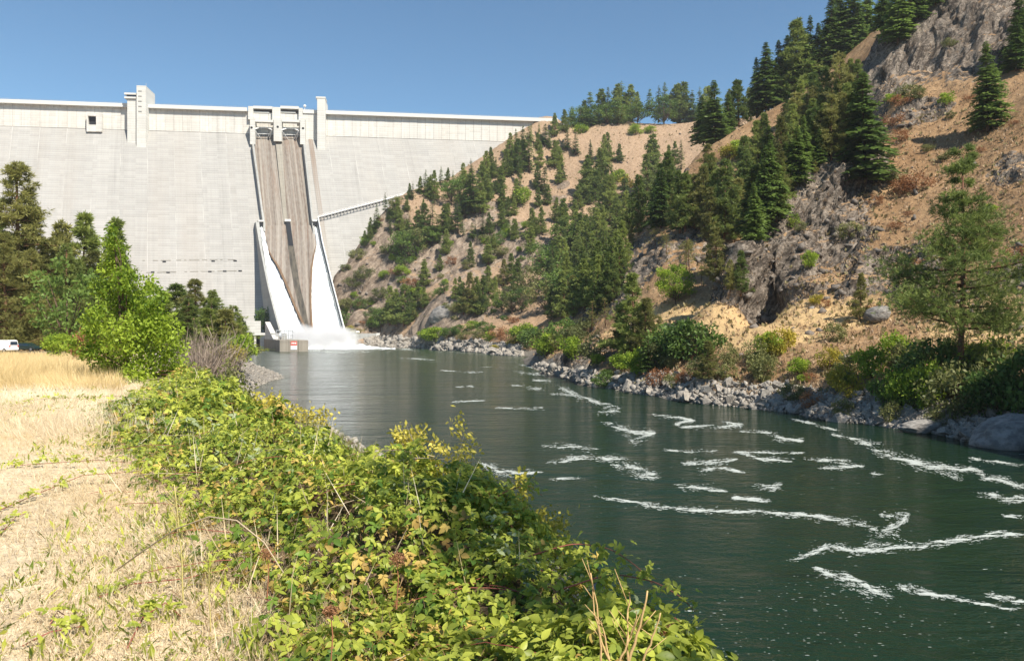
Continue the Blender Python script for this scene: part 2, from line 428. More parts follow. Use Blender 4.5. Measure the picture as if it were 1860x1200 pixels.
# small drain holes and two weathered seams near the toe
for (x, y) in ((295, 476), (384, 475), (424, 474.5), (274, 495), (302, 495.5), (378, 494), (405, 493.3), (433, 492.8)):
    p = fp(x, y, 0.35); mb = MB(); mb.add([p, p + U * 2.4, p + U * 2.4 + DN * -0.9, p + DN * -0.9, p - ND * 1, p + U * 2.4 - ND * 1, p + U * 2.4 - DN * .9 - ND, p - DN * .9 - ND], [(0, 1, 2, 3), (4, 0, 3, 7), (1, 5, 6, 2), (3, 2, 6, 7), (0, 4, 5, 1)])
    mb.build('drain_opening', M_DARK, dam)
for (x0, y0, x1, y1) in ((240, 473.5, 428, 471.6), (240, 495.3, 440, 491.8)):
    mb = MB(); n = 40
    for i in range(n):
        if rnd.random() < 0.25: continue
        xa = x0 + (x1 - x0) * i / n; xb = x0 + (x1 - x0) * (i + .96) / n; ya = y0 + (y1 - y0) * i / n
        p = fp(xa, ya, 0.3); q = fp(xb, ya, 0.3); h = DN * rnd.uniform(-0.5, -0.25)
        mb.add([p, q, q + h, p + h, p - ND * .4, q - ND * .4, q + h - ND * .4, p + h - ND * .4], [(0, 1, 2, 3), (3, 2, 6, 7), (0, 4, 5, 1), (4, 0, 3, 7), (1, 5, 6, 2)])
    mb.build('lift_ledge', M_OLD, dam)['kind'] = 'stuff'

# ------------------------------------------------------------------ spillway
sp = empty('spillway'); tag(sp, 'twin stained concrete spillway chutes running down the middle of the dam face', 'spillway')
def lerp(a, b, t): return a + (b - a) * t
# upper chute floor, a shallow slab on the face
V, Fc = strip([(459, 246), (478, 405), (484, 470)], [(552, 246), (571.5, 452), (572, 470)], 250, 470, 24, 14, lambda y: 0.5)
me = mesh_np('chute_floor', V, Fc, True); damuv(me); link('chute_floor', me, M_CHUTE, sp)
def wall_strip(lp, rp, y0, y1, off0, off1, base, name, mat, parent, n=12):
    """wall with top between two pixel curves standing off the face by off, sides going back to base"""
    ys = np.linspace(y0, y1, n); xl = curve(lp, ys); xr = curve(rp, ys); v = []
    for j, y in enumerate(ys):
        o = off0(y) if callable(off0) else lerp(off0, off1, j / (n - 1))
        bo = base(y) if callable(base) else base
        a = fp(xl[j], y, o); b = fp(xr[j], y, o)
        v += [a - ND * (o - bo), a, b, b - ND * (o - bo)]
    f = []
    for j in range(n - 1):
        for i in range(3): f.append((j * 4 + i, (j + 1) * 4 + i, (j + 1) * 4 + i + 1, j * 4 + i + 1))
    f += [(0, 1, 2, 3), ((n - 1) * 4 + 3, (n - 1) * 4 + 2, (n - 1) * 4 + 1, (n - 1) * 4)]
    return dbuild(MB().add(v, f), name, mat, parent)
wall_strip([(458, 262), (474, 380), (478, 408)], [(461.5, 262), (477.5, 380), (482, 408)], 262, 420, 6.5, 6.5, 0.1, 'training_wall', M_WALL, sp)
wall_strip([(551, 262), (572, 452)], [(555, 262), (575.5, 452)], 262, 452, 6.5, 6.5, 0.1, 'training_wall', M_WALL, sp)
wall_strip([(501, 262), (513, 380), (519, 440)], [(512, 262), (520, 380), (526.5, 440)], 262, 402, 3.0, 1.0, 0.1, 'divider_wall', M_OLD, sp)
# piers carrying the road bridge and the gates
def pier(pl0, pr0, pl1, pr1, yt, ym, yb, pr_u, name, hole):
    """upper pier px pl0-pr0, widening below ym to pl1-pr1"""
    fr = [up(pl0, ym, 3.0), up(pr0, ym, 3.0), up(pr0, yt, 3.0), up(pl0, yt, 3.0)]
    m = (fr[0].z + fr[1].z) / 2; fr[0].z = fr[1].z = m; fr[2].z = fr[3].z = 191.4
    g = empty(name, (0, 0, 0)); g.parent = sp
    dbuild(quadbox(fr, -N * 14), 'upper_pier', M_TOWER, g)
    a = up(pl1, ym, 9.0); b = up(pr1, ym, 9.0); a.z = b.z = m - 0.05
    ua_, ub_ = (a - C0).dot(U), (b - C0).dot(U)
    zb = up(pl1, yb, 9.0).z
    fr = [C0 + U * (ua_ + pr_u * .0) + N * 9 + Vector((0, 0, zb)), C0 + U * ub_ + N * 9 + Vector((0, 0, zb)), b, a]
    dbuild(quadbox(fr, -N * 20), 'lower_pier', M_TOWER, g)
    c = up(hole, ym + (yb - ym) * 0.33, 9.03)
    MB().bar(c, c - N * 0.06, 0.95, n=14).build('drain_hole', M_DARK, g)
    return g
pier(450.5, 459.5, 454, 463, 192, 217, 262, 0, 'pier', 456.8)
pier(494.5, 509, 497, 511.5, 193, 218, 256, 0, 'pier', 504.3)
pier(542.5, 549.5, 545, 554, 194, 219, 262, 0, 'pier', 550.3)
# massive abutment between right pier and the crest tower
fr = [up(549.6, 240, 2.4), up(575.9, 240, 2.4), up(575.9, 197, 2.4), up(549.6, 197, 2.4)]
for q in (0, 1): fr[q].z = 158
for q in (2, 3): fr[q].z = 187.2
dbuild(quadbox(fr, -N * 14), 'abutment', M_UP, sp)
# bays
for (a, b, bay) in ((459.5, 494.5, 'left'), (509, 542.5, 'right')):
    upbox(a + .1, b - .1, 193.2, 197.4, 2.6, 12, 'road_bridge', M_RAIL, sp)
    upbox(a + .1, b - 5.5, 202.6, 205.0, 0.8, 1.2, 'service_beam', M_RAIL, sp)
    upbox(a + .1, b - .1, 192.4, 193.0, 2.4, 0.2, 'bridge_rail', M_STEEL, sp)
    fr = [up(a, 219, -6), up(b, 219, -6), up(b, 198, -6), up(a, 198, -6)]
    dbuild(quadbox(fr, -N * 1.5), 'head_wall', M_OLD, sp)
    upbox(a + 3.2, b + 2.2, 217.3, 221.6, 8.3, 5.0, 'beam', M_RAIL, sp)
    # tainter gate: curved skin and radial arms
    g = empty('tainter_gate'); g.parent = sp
    x0, x1 = a + 4.2, b + 1.8
    pc = [up(x0, 236 - 0, 2.0), up(x1, 236, 2.0)]
    mb = MB(); V = []
    for i in range(8):
        t = i / 7; z = lerp(163.6, 176.0, t); o = -3.0 + 2.2 * math.cos((t - 0.4) * 2.2)
        for p in pc:
            q = Vector(p); q.z = z; V.append(q + N * (o - 2.0))
    for i in range(7): mb.add([V[2 * i], V[2 * i + 1], V[2 * i + 3], V[2 * i + 2]], [(0, 1, 2, 3)])
    mb.build('gate_skin', m_plain('gate_skin_%s' % bay, (0.30, 0.32, 0.34), 0.6), g)
    for z, r_ in ((165.2, 0.45), (169.5, 0.3), (174.6, 0.45)):
        A = Vector(pc[0]); B = Vector(pc[1]); A.z = B.z = z
        MB().bar(A + N * 0.6, B + N * 0.6, r_, n=4).build('girder', M_WHITE, g)
    W_ = (pc[1] - pc[0])
    for s in (0.06, 0.94):
        piv = pc[0] + W_ * (0.0 if s < .5 else 1.0); piv.z = 171.5; piv += N * 7.0
        for z in (165.2, 174.6):
            for ss in (0.2, 0.36) if s < .5 else (0.8, 0.64):
                q = pc[0] + W_ * ss; q.z = z; MB().bar(q + N * 0.8, piv, 0.32, n=4).build('radial_arm', M_WHITE, g)
    for i in range(9):
        q = pc[0] + W_ * (0.08 + 0.84 * i / 8); q.z = 165.2; q2 = Vector(q); q2.z = 174.6
        MB().bar(q + N * .3, q2 + N * .3, 0.13, n=4).build('stiffener', M_STEEL, g)
    # ogee sill under the gate with its dark slot
    fr = [fp(x0 - .5, 251, 1.2), fp(x1 + .5, 251, 1.2), fp(x1 + .5, 243, 1.0), fp(x0 - .5, 243, 1.0)]
    dbuild(quadbox(fr, -ND * 3), 'ogee_crest', M_CHUTE, sp)
    mb = MB(); p, q = fp(x0, 247.5, 1.6), fp(x1 - 4, 247.9, 1.6); mb.add([p, q, q - DN * 1.0, p - DN * 1.0, p - ND, q - ND, q - DN * 1.0 - ND, p - DN - ND], [(0, 1, 2, 3), (4, 0, 3, 7), (1, 5, 6, 2), (3, 2, 6, 7)]); mb.build('gate_slot', M_DARK, sp)
# brown seep strip right of the chute
V, Fc = strip([(559.5, 248), (563, 275), (566, 300), (590, 470)], [(566.5, 248), (572, 280), (577, 320), (598, 470)], 249, 470, 20, 4, lambda y: 0.34)
def m_seep():
    t = NT('brown_seep_stain'); uv = t.new('ShaderNodeUVMap').outputs[0]
    s1 = t.noise(t.mapping(uv, (1, 0.03, 1)), 0.8, 5, 0.65); z = t.sep(uv)[1]
    fade = t.ramp(t.math('DIVIDE', z, 170.0), [(0.25, 0.05), (0.95, 1.0)])
    k = t.math('MULTIPLY', t.ramp(s1, [(0.3, 0.25), (0.6, 1.0)]), fade)
    row = t.math('LESS_THAN', t.math('FRACT', t.math('DIVIDE', z, 1.9)), 0.17)
    c = t.mix(t.math('MULTIPLY', k, 0.8), (0.335, 0.325, 0.30), (0.17, 0.105, 0.065))
    c = t.mix(t.math('MULTIPLY', row, 0.25), c, (0.1, 0.08, 0.06))
    return t.set(c, 0.9)
me = mesh_np('seep_strip', V, Fc); damuv(me); link('seep_strip', me, m_seep(), sp)

# lower chute: flip walls, wedge and outlet jets
def ofl(y): return 0.8 + 58.0 * max(0.0, (y - 405.0) / 205.0) ** 1.25
wall_strip([(464, 402), (473, 455), (486, 520), (500, 575), (509, 607), (511, 616)], [(470.5, 402), (477, 455), (489.5, 520), (503.5, 575), (513, 607), (515, 616)], 403, 614, lambda y: ofl(y) + 7, None, lambda y: -2.0, 'outlet_wall', M_WALL, sp, 20)
wall_strip([(575.5, 397), (582, 440), (598, 505), (612, 560), (624, 607)], [(579, 397), (587, 440), (602.5, 505), (617, 560), (629.5, 607)], 397, 609, lambda y: ofl(y) + 7, None, lambda y: -2.0, 'outlet_wall', M_TOWER, sp, 20)
# outlet portals
for (x0, x1, y0, y1) in ((470.3, 478.2, 402.5, 409), (568.6, 575.6, 402, 409)):
    p = [fp(x0, y1, 7), fp(x1, y1, 7), fp(x1, y0, 7), fp(x0, y0, 7)]
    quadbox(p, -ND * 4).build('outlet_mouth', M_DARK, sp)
    p = [fp(x0 - 1, y0, 8), fp(x1 + 1, y0, 8), fp(x1 + 1, y0 - 3, 8), fp(x0 - 1, y0 - 3, 8)]
    dbuild(quadbox(p, -ND * 9), 'outlet_hood', M_TOWER, sp)
# lower floor under the jets
V, Fc = strip([(470, 409), (478, 455), (489.5, 520), (503.5, 575), (514, 616)], [(575, 409), (582, 440), (598, 505), (612, 560), (626, 612)], 409, 614, 24, 8, lambda y: ofl(y) + 0.5)
me = mesh_np('lower_floor', V, Fc, True); damuv(me); link('lower_floor', me, M_OLD, sp)
# central wedge, standing above the jets
def wofl(y): return ofl(y) + 0.9 + 4.6 * min(1.0, max(0.0, (y - 405.0) / 60.0))
LW = [(478, 409), (484, 440), (490, 462), (503, 482), (518, 515), (534, 556), (550, 590), (562, 612)]
RW = [(569, 409), (572.5, 430), (575, 446), (572, 456), (567.5, 487), (565.5, 540), (567, 575), (570, 612)]
V, Fc = strip(LW, RW, 409, 612, 40, 10, wofl)
me = mesh_np('wedge_floor', V, Fc, True); damuv(me); link('wedge_floor', me, M_CHUTE, sp)
def shift(c, d, y0=0): return [(x + d * min(1, max(0, (y - 430) / 60)), y) for (x, y) in c]
wall_strip(LW, shift(LW, 4.0), 452, 606, lambda y: wofl(y) + 1.1, None, lambda y: ofl(y) - 1, 'wedge_rim', M_RUST, sp, 24)
wall_strip(shift(RW, -3.5), RW, 446, 606, lambda y: wofl(y) + 1.1, None, lambda y: ofl(y) - 1, 'wedge_rim', M_RUST, sp, 24)
# centre outlet slot and dark algae tongue
p = [fp(524.5, 446, wofl(446) + .6), fp(533, 446, wofl(446) + .6), fp(527, 402, wofl(402) + .6), fp(519, 402, wofl(402) + .6)]
quadbox(p, -ND * .4).build('centre_outlet', M_DARK, sp)  # flush slab; near-black colour paints the shade of the open slot
p = [fp(517, 402, 3.2), fp(528, 402, 3.2), fp(527.5, 398, 3.2), fp(517.5, 398, 3.2)]
dbuild(quadbox(p, -ND * 3.4), 'outlet_hood', M_TOWER, sp)
V, Fc = strip([(519.5, 412), (522, 440), (527, 480), (534, 520), (546, 570), (556, 600)], [(521.5, 412), (533, 446), (539, 480), (545, 520), (557, 570), (562.5, 600)], 430, 600, 26, 5, lambda y: wofl(y) + .25)
me = mesh_np('algae_tongue', V, Fc, True); damuv(me); link('algae_tongue', me, M_ALGAE, sp)
# falling water
def m_white():
    t = NT('white_water'); co = t.coord()
    n = t.noise(t.mapping(co, (1, .10, .07)), 1.1, 6, 0.7)
    c = t.mix(t.ramp(n, [(0.38, 0.0), (0.56, 1.0)]), (0.40, 0.46, 0.49), (0.78, 0.79, 0.79))
    return t.set(c, 0.8, t.bump(n, 0.5, 0.6), 0.3)
M_FOAM = m_white()
j1 = link('falling_water', mesh_np('falling_water', *strip([(470.8, 409), (478, 455), (489.2, 520), (503, 575), (513, 622)], [(477.6, 409), (484.5, 440), (491, 462), (519, 515), (551, 590), (566, 622)], 409, 622, 200, 46, lambda y: ofl(y) + 2.4, 1.3, lambda t, y: 1.6 * math.sin(math.pi * t)), True), M_FOAM)
tag(j1, 'white torrent pouring from the left outlet beside the brown wedge', 'falling water', 'water jets from the dam outlets', 'stuff')
j2 = link('falling_water', mesh_np('falling_water', *strip([(568.8, 409), (575, 446), (572, 456), (567.5, 487), (565.5, 540), (566, 622)], [(575.2, 409), (582, 440), (597.5, 505), (611.5, 560), (626, 622)], 409, 622, 200, 50, lambda y: ofl(y) + 2.4, 1.3, lambda t, y: 1.6 * math.sin(math.pi * t)), True), M_FOAM)
tag(j2, 'white torrent pouring from the right outlet beside the catwalk wall', 'falling water', 'water jets from the dam outlets', 'stuff')

# catwalk from the right outlet wall up to the hillside, and railing down the wall
cw = empty('catwalk'); tag(cw, 'white steel catwalk slanting up across the dam face to the hillside', 'catwalk')
A, B = fp(579, 394, 5.0), fp(745, 350.5, 5.0)
nseg = 28
mb = MB(); mb.bar(A, B, 0.35, n=4); mb.bar(A + Vector((0, 0, 1.3)), B + Vector((0, 0, 1.3)), 0.14, n=4)
mb.build('deck', M_WHITE, cw)
for i in range(nseg + 1):
    q = A.lerp(B, i / nseg)
    MB().bar(q, q + Vector((0, 0, 1.3)), 0.12, n=4).build('rail_post', M_WHITE, cw)
    MB().bar(q, q - ND * 4.7 + Vector((0, 0, -0.2)), 0.22, n=4).bar(q - Vector((0, 0, .3)), q - ND * 3.4 - Vector((0, 0, 2.4)), 0.15, n=4).build('bracket', M_WHITE, cw)
    if i < nseg:
        a = A.lerp(B, (i + .14) / nseg) - ND * 4.0 - Vector((0, 0, 1.3)); b = A.lerp(B, (i + .86) / nseg) - ND * 4.0 - Vector((0, 0, 1.3))
        MB().add([a, b, b + Vector((0, 0, 1.0)), a + Vector((0, 0, 1.0)), a - ND * .4, b - ND * .4, b - ND * .4 + Vector((0, 0, 1)), a - ND * .4 + Vector((0, 0, 1))], [(0, 1, 2, 3), (3, 2, 6, 7), (4, 5, 1, 0), (4, 0, 3, 7), (1, 5, 6, 2)]).build('shadow_dash', M_DARK, cw)  # dark slabs on the dam face: the catwalk's dashed shadow, put in as shapes
rl = empty('wall_stairway'); tag(rl, 'white stair railing running down the right outlet wall to the river', 'stair railing')
ys = np.linspace(398, 606, 40); xs = curve([(577.5, 397), (585, 440), (600.5, 505), (614.8, 560), (627, 607)], ys)
pts = [fp(x, y, ofl(y) + 7.05) for x, y in zip(xs, ys)]
mb = MB()
for a, b in zip(pts[:-1], pts[1:]): mb.bar(a + Vector((0, 0, 2.0)), b + Vector((0, 0, 2.0)), 0.3, n=4)
mb.build('handrail', M_WHITE, rl)
for a in pts: MB().bar(a, a + Vector((0, 0, 2)), 0.18, n=4).build('rail_post', M_WHITE, rl)
V, Fc = strip([(575.6, 400), (582.1, 440), (598.1, 505), (612.1, 560), (624, 607)], [(577, 400), (583.6, 440), (599.6, 505), (613.6, 560), (625.4, 607)], 400, 606, 20, 2, lambda y: ofl(y) + 7.2)
link('tread_strip', mesh_np('tread_strip', V, Fc), M_DARK, rl)
# weather radome on the crest
mb = bmesh.new(); bmesh.ops.create_icosphere(mb, subdivisions=2, radius=1.2); me = bpy.data.meshes.new('dome'); mb.to_mesh(me); mb.free()
rd = empty('dome_antenna', up(553.5, 193, 1)); tag(rd, 'small white dome on the crest road between spillway and square tower', 'antenna')
rd.location.z = 190.3; o = link('dome', me, M_WHITE, rd); o.location = (0, 0, 3.2); MB().bar((0, 0, 0), (0, 0, 2.2), 0.25).build('post', M_WHITE, rd)

# ------------------------------------------------------------------ stilling basin structures
A = P(508, 638.5, 413); A.z = 0
def gbox(a, ulen, blen, z0, z1, name, mat, parent, zb1=None):
    """box from corner a, along the dam axis by ulen and upstream by blen"""
    bk = -ND * blen; uu = U * ulen; zb1 = z1 if zb1 is None else zb1
    f = [Vector((p.x, p.y, z)) for p, z in ((a, z0), (a + uu, z0), (a + uu, z1), (a, z1))]
    b = [Vector((p.x, p.y, z)) for p, z in ((a + bk, z0), (a + uu + bk, z0), (a + uu + bk, zb1), (a + bk, zb1))]
    mb = MB().add(f + b, [(0, 1, 2, 3), (5, 4, 7, 6), (4, 0, 3, 7), (1, 5, 6, 2), (3, 2, 6, 7), (4, 5, 1, 0)])
    me = mb.mesh(name)
    set_uv(me, np.array([[(v.co - A).dot(U) + (v.co - A).dot(ND), v.co.z] for v in me.vertices]))
    return link(name, me, mat, parent)
bs = empty('basin_pier'); tag(bs, 'low weathered concrete pier with a red and white sign beside the white water', 'pier')
M_PIER = m_concrete('concrete_pier_weathered', (0.30, 0.27, 0.225), 4.0, 0.03, 0.6)
gbox(A, 4.6, 62, -3, 6.0, 'wall_segment', M_PIER, bs); gbox(A + U * 4.75, 4.7, 62, -3, 6.05, 'wall_segment', M_PIER, bs); gbox(A + U * 9.6, 4.8, 60, -3, 5.95, 'wall_segment', M_PIER, bs)
gbox(A - U * 0.15 - ND * 22, 2.8, 34, 5.9, 6.2, 'ramp_wall', M_TOWER, bs, 16.0)
gbox(A + U * .2 - ND * 30, 8, 26, 5.9, 9.5, 'upper_block', M_WALL, bs)
for i in range(5):
    c = A + U * (1.0 + i * 2.2) - ND * 20; c.z = 6
    MB().bar(c, c + Vector((0, 0, 5.0)), 0.22, n=4).build('post', M_STEEL, bs)
for z in (8.4, 10.9):
    c = A + U * 1 - ND * 20; c.z = z; MB().bar(c, c + U * 8.8, 0.2, n=4).build('rail', M_STEEL, bs)
c = A + U * 2.5 - ND * 18; c.z = 8.2; MB().bar(c, c + U * 1.2, 1.6, n=12).build('winch_drum', M_STEEL, bs)
sg = empty('warning_sign'); tag(sg, 'red and white warning sign fixed to the low concrete pier', 'sign')
def sgn(u0, u1, z0, z1, off, name, mat):
    a = A + U * u0 + ND * off; fr = [Vector((a.x, a.y, z0)), Vector((a.x, a.y, z0)) + U * (u1 - u0), Vector((a.x, a.y, z1)) + U * (u1 - u0), Vector((a.x, a.y, z1))]
    return quadbox(fr, -ND * 0.08).build(name, mat, sg)
M_RED = m_plain('sign_red', (0.62, 0.09, 0.06), 0.5, 0.05)
sgn(5.5, 8.7, 3.2, 5.4, 0.2, 'red_panel', M_RED); sgn(5.5, 8.7, 1.0, 3.15, 0.2, 'white_panel', M_WHITE)
for (a, b, z0, z1) in ((5.9, 6.5, 4.0, 4.8), (6.7, 7.4, 4.0, 4.8), (7.6, 8.3, 4.0, 4.8)): sgn(a, b, z0, z1, 0.3, 'lettering', M_WHITE)
# intake gallery left of the pier
ig = empty('outlet_gallery'); tag(ig, 'white concrete gallery on columns at the dam toe left of the pier', 'gallery')
B0 = P(452, 634.0, 468); B0.z = 0
gbox(B0, 12, 8, 8.2, 9.6, 'deck_beam', M_RAIL, ig)
for i, (u0, w_) in enumerate(((0.2, 1.6), (3.0, 1.2), (6.6, 5.2))): gbox(B0 + U * u0 - ND * .4, w_, 3, -3, 8.15, 'column', M_UP, ig)
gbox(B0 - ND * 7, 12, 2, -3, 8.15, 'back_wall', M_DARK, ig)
# toe structures: power tunnel portal on the dam
gbox(P(447, 606, 505) * 1.0, 9, 10, 8.5, 17, 'portal_block', M_TOWER, ig)
# right wing wall
ww = empty('wing_wall'); tag(ww, 'grey concrete wing wall in the spray at the right end of the basin', 'wall')
C1 = P(624, 632, 515); C2 = P(683, 630.2, 524); 
def wbox(a, b, z0, z1, th, name, mat, parent):
    a = Vector((a.x, a.y, 0)); b = Vector((b.x, b.y, 0)); d = (b - a).normalized(); nn = Vector((-d.y, d.x, 0)) * th
    mb = MB().box8([(*p.xy, z) for z in (z0, z1) for p in (a, b, b + nn, a + nn)])
    me = mb.mesh(name); set_uv(me, np.array([[v.co.x + v.co.y, v.co.z] for v in me.vertices])); return link(name, me, mat, parent)
for i in range(4): wbox(C1.lerp(C2, i / 4 + .003), C1.lerp(C2, (i + 1) / 4 - .003), -3, 9.0 + .03 * i, 3, 'wall_segment', M_WALL, ww)
wbox(C2 + U * 0.1, C2 + U * 2.5, -3, 9.3, 4, 'end_pier', M_TOWER, ww)
pp = empty('pipe'); tag(pp, 'white pipe lying on top of the grey wing wall', 'pipe')
q1, q2 = C1.lerp(C2, .02), C1.lerp(C2, .48); q1.z = q2.z = 9.9
MB().tube([q1 - N * 1, q1.lerp(q2, .5) - N * 1, q2 - N * 1], 0.75, 0.75, 8).build('pipe_run', M_WHITE, pp, True)
for t in (.3, .7):
    q = q1.lerp(q2, t) - N; MB().bar((q.x, q.y, 8.9), (q.x, q.y, 10.6), 1.0, n=6).build('flange', M_STEEL, pp)
# ------------------------------------------------------------------ right bank terrain
def W(px, py, d):                 # control point from a picture position and a distance
    p = P(px, py, d); return (p.x, p.y, p.z)
SHORE = [(2050, 850), (1860, 817), (1752, 800), (1682, 784), (1575, 771), (1507, 764), (1440, 750), (1305, 736), (1182, 718.6), (1101, 705), (1020, 683.6), (983, 675.6), (960, 664), (950, 655),
         (962, 650), (948, 646.6), (911, 645), (870, 640.5), (826, 637), (780, 633.5), (741, 632), (700, 631.3), (650, 631), (610, 630.6)]
CP = []
for (x, y) in SHORE:
    d = F * EYE / (y - 600.0); CP.append(((x - 930) / F * d, d, 0.0))
# river bed
for (x, y) in [(2050, 905), (1860, 860), (1752, 835), (1575, 800), (1440, 775), (1305, 757), (1182, 735), (1101, 720), (1000, 692), (930, 664), (880, 652), (826, 645), (740, 638), (640, 635)]:
    d = F * EYE / (y - 600.0); CP.append(((x - 930) / F * d, d, -3.5))
for (x, d) in [(600, 480), (600, 430), (700, 470), (800, 400), (850, 300), (850, 230), (900, 170), (950, 120), (1000, 80), (1200, 60), (1400, 50), (500, 400), (450, 500), (450, 300), (700, 300), (1600, 45), (2100, 30), (1000, 40), (1500, 30)]:
    CP.append(((x - 930) / F * d, d, -4.5))
CP += [W(*q) for q in [
    # banks above the riprap
    (1020, 655, 200), (1060, 640, 185), (1100, 668, 159), (1182, 684, 141), (1305, 693, 122), (1440, 702, 112), (1507, 712, 104), (1600, 715, 98), (1700, 725, 92), (1800, 735, 86), (1900, 735, 84), (2050, 740, 75),
    # bench
    (1080, 600, 235), (1060, 570, 262), (1140, 640, 160), (1150, 590, 205), (1200, 572, 195), (1250, 550, 190), (1300, 560, 178), (1370, 545, 168), (1430, 545, 160), (1500, 560, 150), (1600, 575, 140), (1720, 580, 130), (1850, 580, 122), (1950, 580, 118),
    (1200, 620, 160), (1300, 600, 150), (1400, 600, 142), (1450, 640, 124), (1550, 640, 120), (1650, 660, 108), (1850, 650, 100), (1990, 650, 95), (1300, 650, 132), (1380, 660, 124),
    # near spur: cliff face, crest and slope running up to the right
    (1385, 530, 166), (1372, 470, 172), (1400, 400, 180), (1440, 340, 186), (1480, 295, 190), (1530, 262, 194), (1450, 500, 164), (1500, 480, 166), (1500, 400, 176), (1560, 540, 150), (1600, 500, 154), (1600, 420, 166), (1560, 340, 182), (1600, 290, 192),
    (1700, 540, 138), (1700, 450, 150), (1700, 350, 170), (1700, 260, 192), (1640, 230, 204), (1800, 520, 132), (1800, 400, 150), (1800, 280, 172), (1850, 180, 192), (1900, 500, 126), (1950, 300, 150), (1950, 120, 185), (2150, 420, 120), (2200, 200, 165), (2500, 450, 105), (2500, 200, 150),
    (1600, 180, 228), (1660, 120, 236), (1600, 130, 244), (1640, 40, 252), (1700, -40, 258), (1750, 60, 232), (1800, 100, 215), (1850, 20, 226), (1800, -80, 250), (1950, -20, 235), (2250, 0, 235), (2600, 100, 230), (1590, 220, 222),
    # middle spur with the bare ridge line
    (1120, 505, 262), (1160, 440, 275), (1180, 380, 300), (1215, 345, 306), (1270, 285, 314), (1340, 236, 320), (1420, 188, 325), (1500, 130, 330), (1580, 60, 335),
    (1150, 490, 246), (1200, 450, 240), (1250, 400, 255), (1300, 420, 235), (1250, 500, 210), (1320, 500, 195), (1350, 420, 232), (1330, 350, 262), (1400, 300, 272), (1450, 240, 275), (1500, 200, 280), (1440, 400, 215), (1500, 300, 235), (1560, 260, 235),
    (1180, 530, 215), (1080, 568, 275),
    # gulch behind the middle spur
    (1080, 540, 330), (1020, 565, 380), (1180, 440, 400), (1280, 360, 420), (1400, 300, 430),
    # far hill
    (1000, 600, 400), (960, 590, 420), (1050, 585, 350), (948, 622, 365), (911, 615, 395), (870, 604, 425), (826, 600, 450), (780, 605, 488), (741, 606, 512), (700, 604, 524), (650, 600, 534), (930, 577, 450), (870, 580, 470), (790, 560, 505), (840, 545, 490), (760, 600, 500),
    (620, 480, 575), (640, 560, 545), (630, 520, 560), (608, 610, 536), (660, 445, 582), (690, 410, 592), (715, 380, 600), (745, 358, 606), (790, 350, 612), (830, 345, 614), (870, 318, 626), (900, 300, 634), (950, 255, 655), (1000, 222, 676),
    (1045, 236, 680), (1075, 232, 690), (1140, 224, 700), (1200, 226, 700), (1260, 224, 690), (1350, 215, 700), (1450, 190, 720),
    (680, 500, 560), (720, 460, 570), (760, 440, 575), (770, 490, 552), (720, 540, 540), (850, 440, 565), (870, 390, 590), (800, 420, 582), (930, 420, 565), (930, 350, 610), (1000, 340, 618), (1000, 280, 650), (1080, 300, 635), (1080, 370, 590), (1150, 270, 650), (1230, 260, 650), (1180, 330, 600), (1000, 420, 555), (1060, 440, 535), (1150, 400, 540), (940, 480, 530), (880, 500, 530), (1000, 500, 500), (1060, 500, 480), (960, 540, 480), (1260, 300, 600), (1350, 300, 560),
]]
# behind the far ridge and behind the dam
CP += [(20, 760, 168), (90, 780, 178), (200, 760, 190), (330, 700, 200), (330, 560, 190), (280, 420, 185), (260, 330, 175), (-60, 740, 120), (-160, 700, 60), (-160, 640, 30), (60, 1000, 150), (300, 1000, 190), (500, 800, 220), (-250, 1000, 40), (600, 500, 260)]
CP = np.array(CP)
def warp(X, Y):
    Y = np.maximum(Y, 20.0); return np.stack([X / Y * 1.15, np.log(Y)], -1)
_W = warp(CP[:, 0], CP[:, 1]); _c = 0.018
def _k(d2): return np.sqrt(d2 + _c * _c)
_n = len(CP)
_A = np.zeros((_n + 3, _n + 3))
_A[:_n, :_n] = -_k(((_W[:, None] - _W[None]) ** 2).sum(-1)) - 0.004 * np.eye(_n)
_A[:_n, _n] = 1; _A[:_n, n_ := _n + 1] = _W[:, 0]; _A[:_n, _n + 2] = _W[:, 1]; _A[_n:, :_n] = _A[:_n, _n:].T
_sol = np.linalg.solve(_A, np.concatenate([CP[:, 2], [0, 0, 0]]))
def base_h(X, Y):
    q = warp(np.asarray(X, float), np.asarray(Y, float)); sh = q.shape[:-1]; q = q.reshape(-1, 2); out = np.empty(len(q))
    for i in range(0, len(q), 20000):
        b = q[i:i + 20000]
        out[i:i + 20000] = -_k(((b[:, None] - _W[None]) ** 2).sum(-1)) @ _sol[:_n] + _sol[_n] + b @ _sol[_n + 1:]
    return out.reshape(sh)
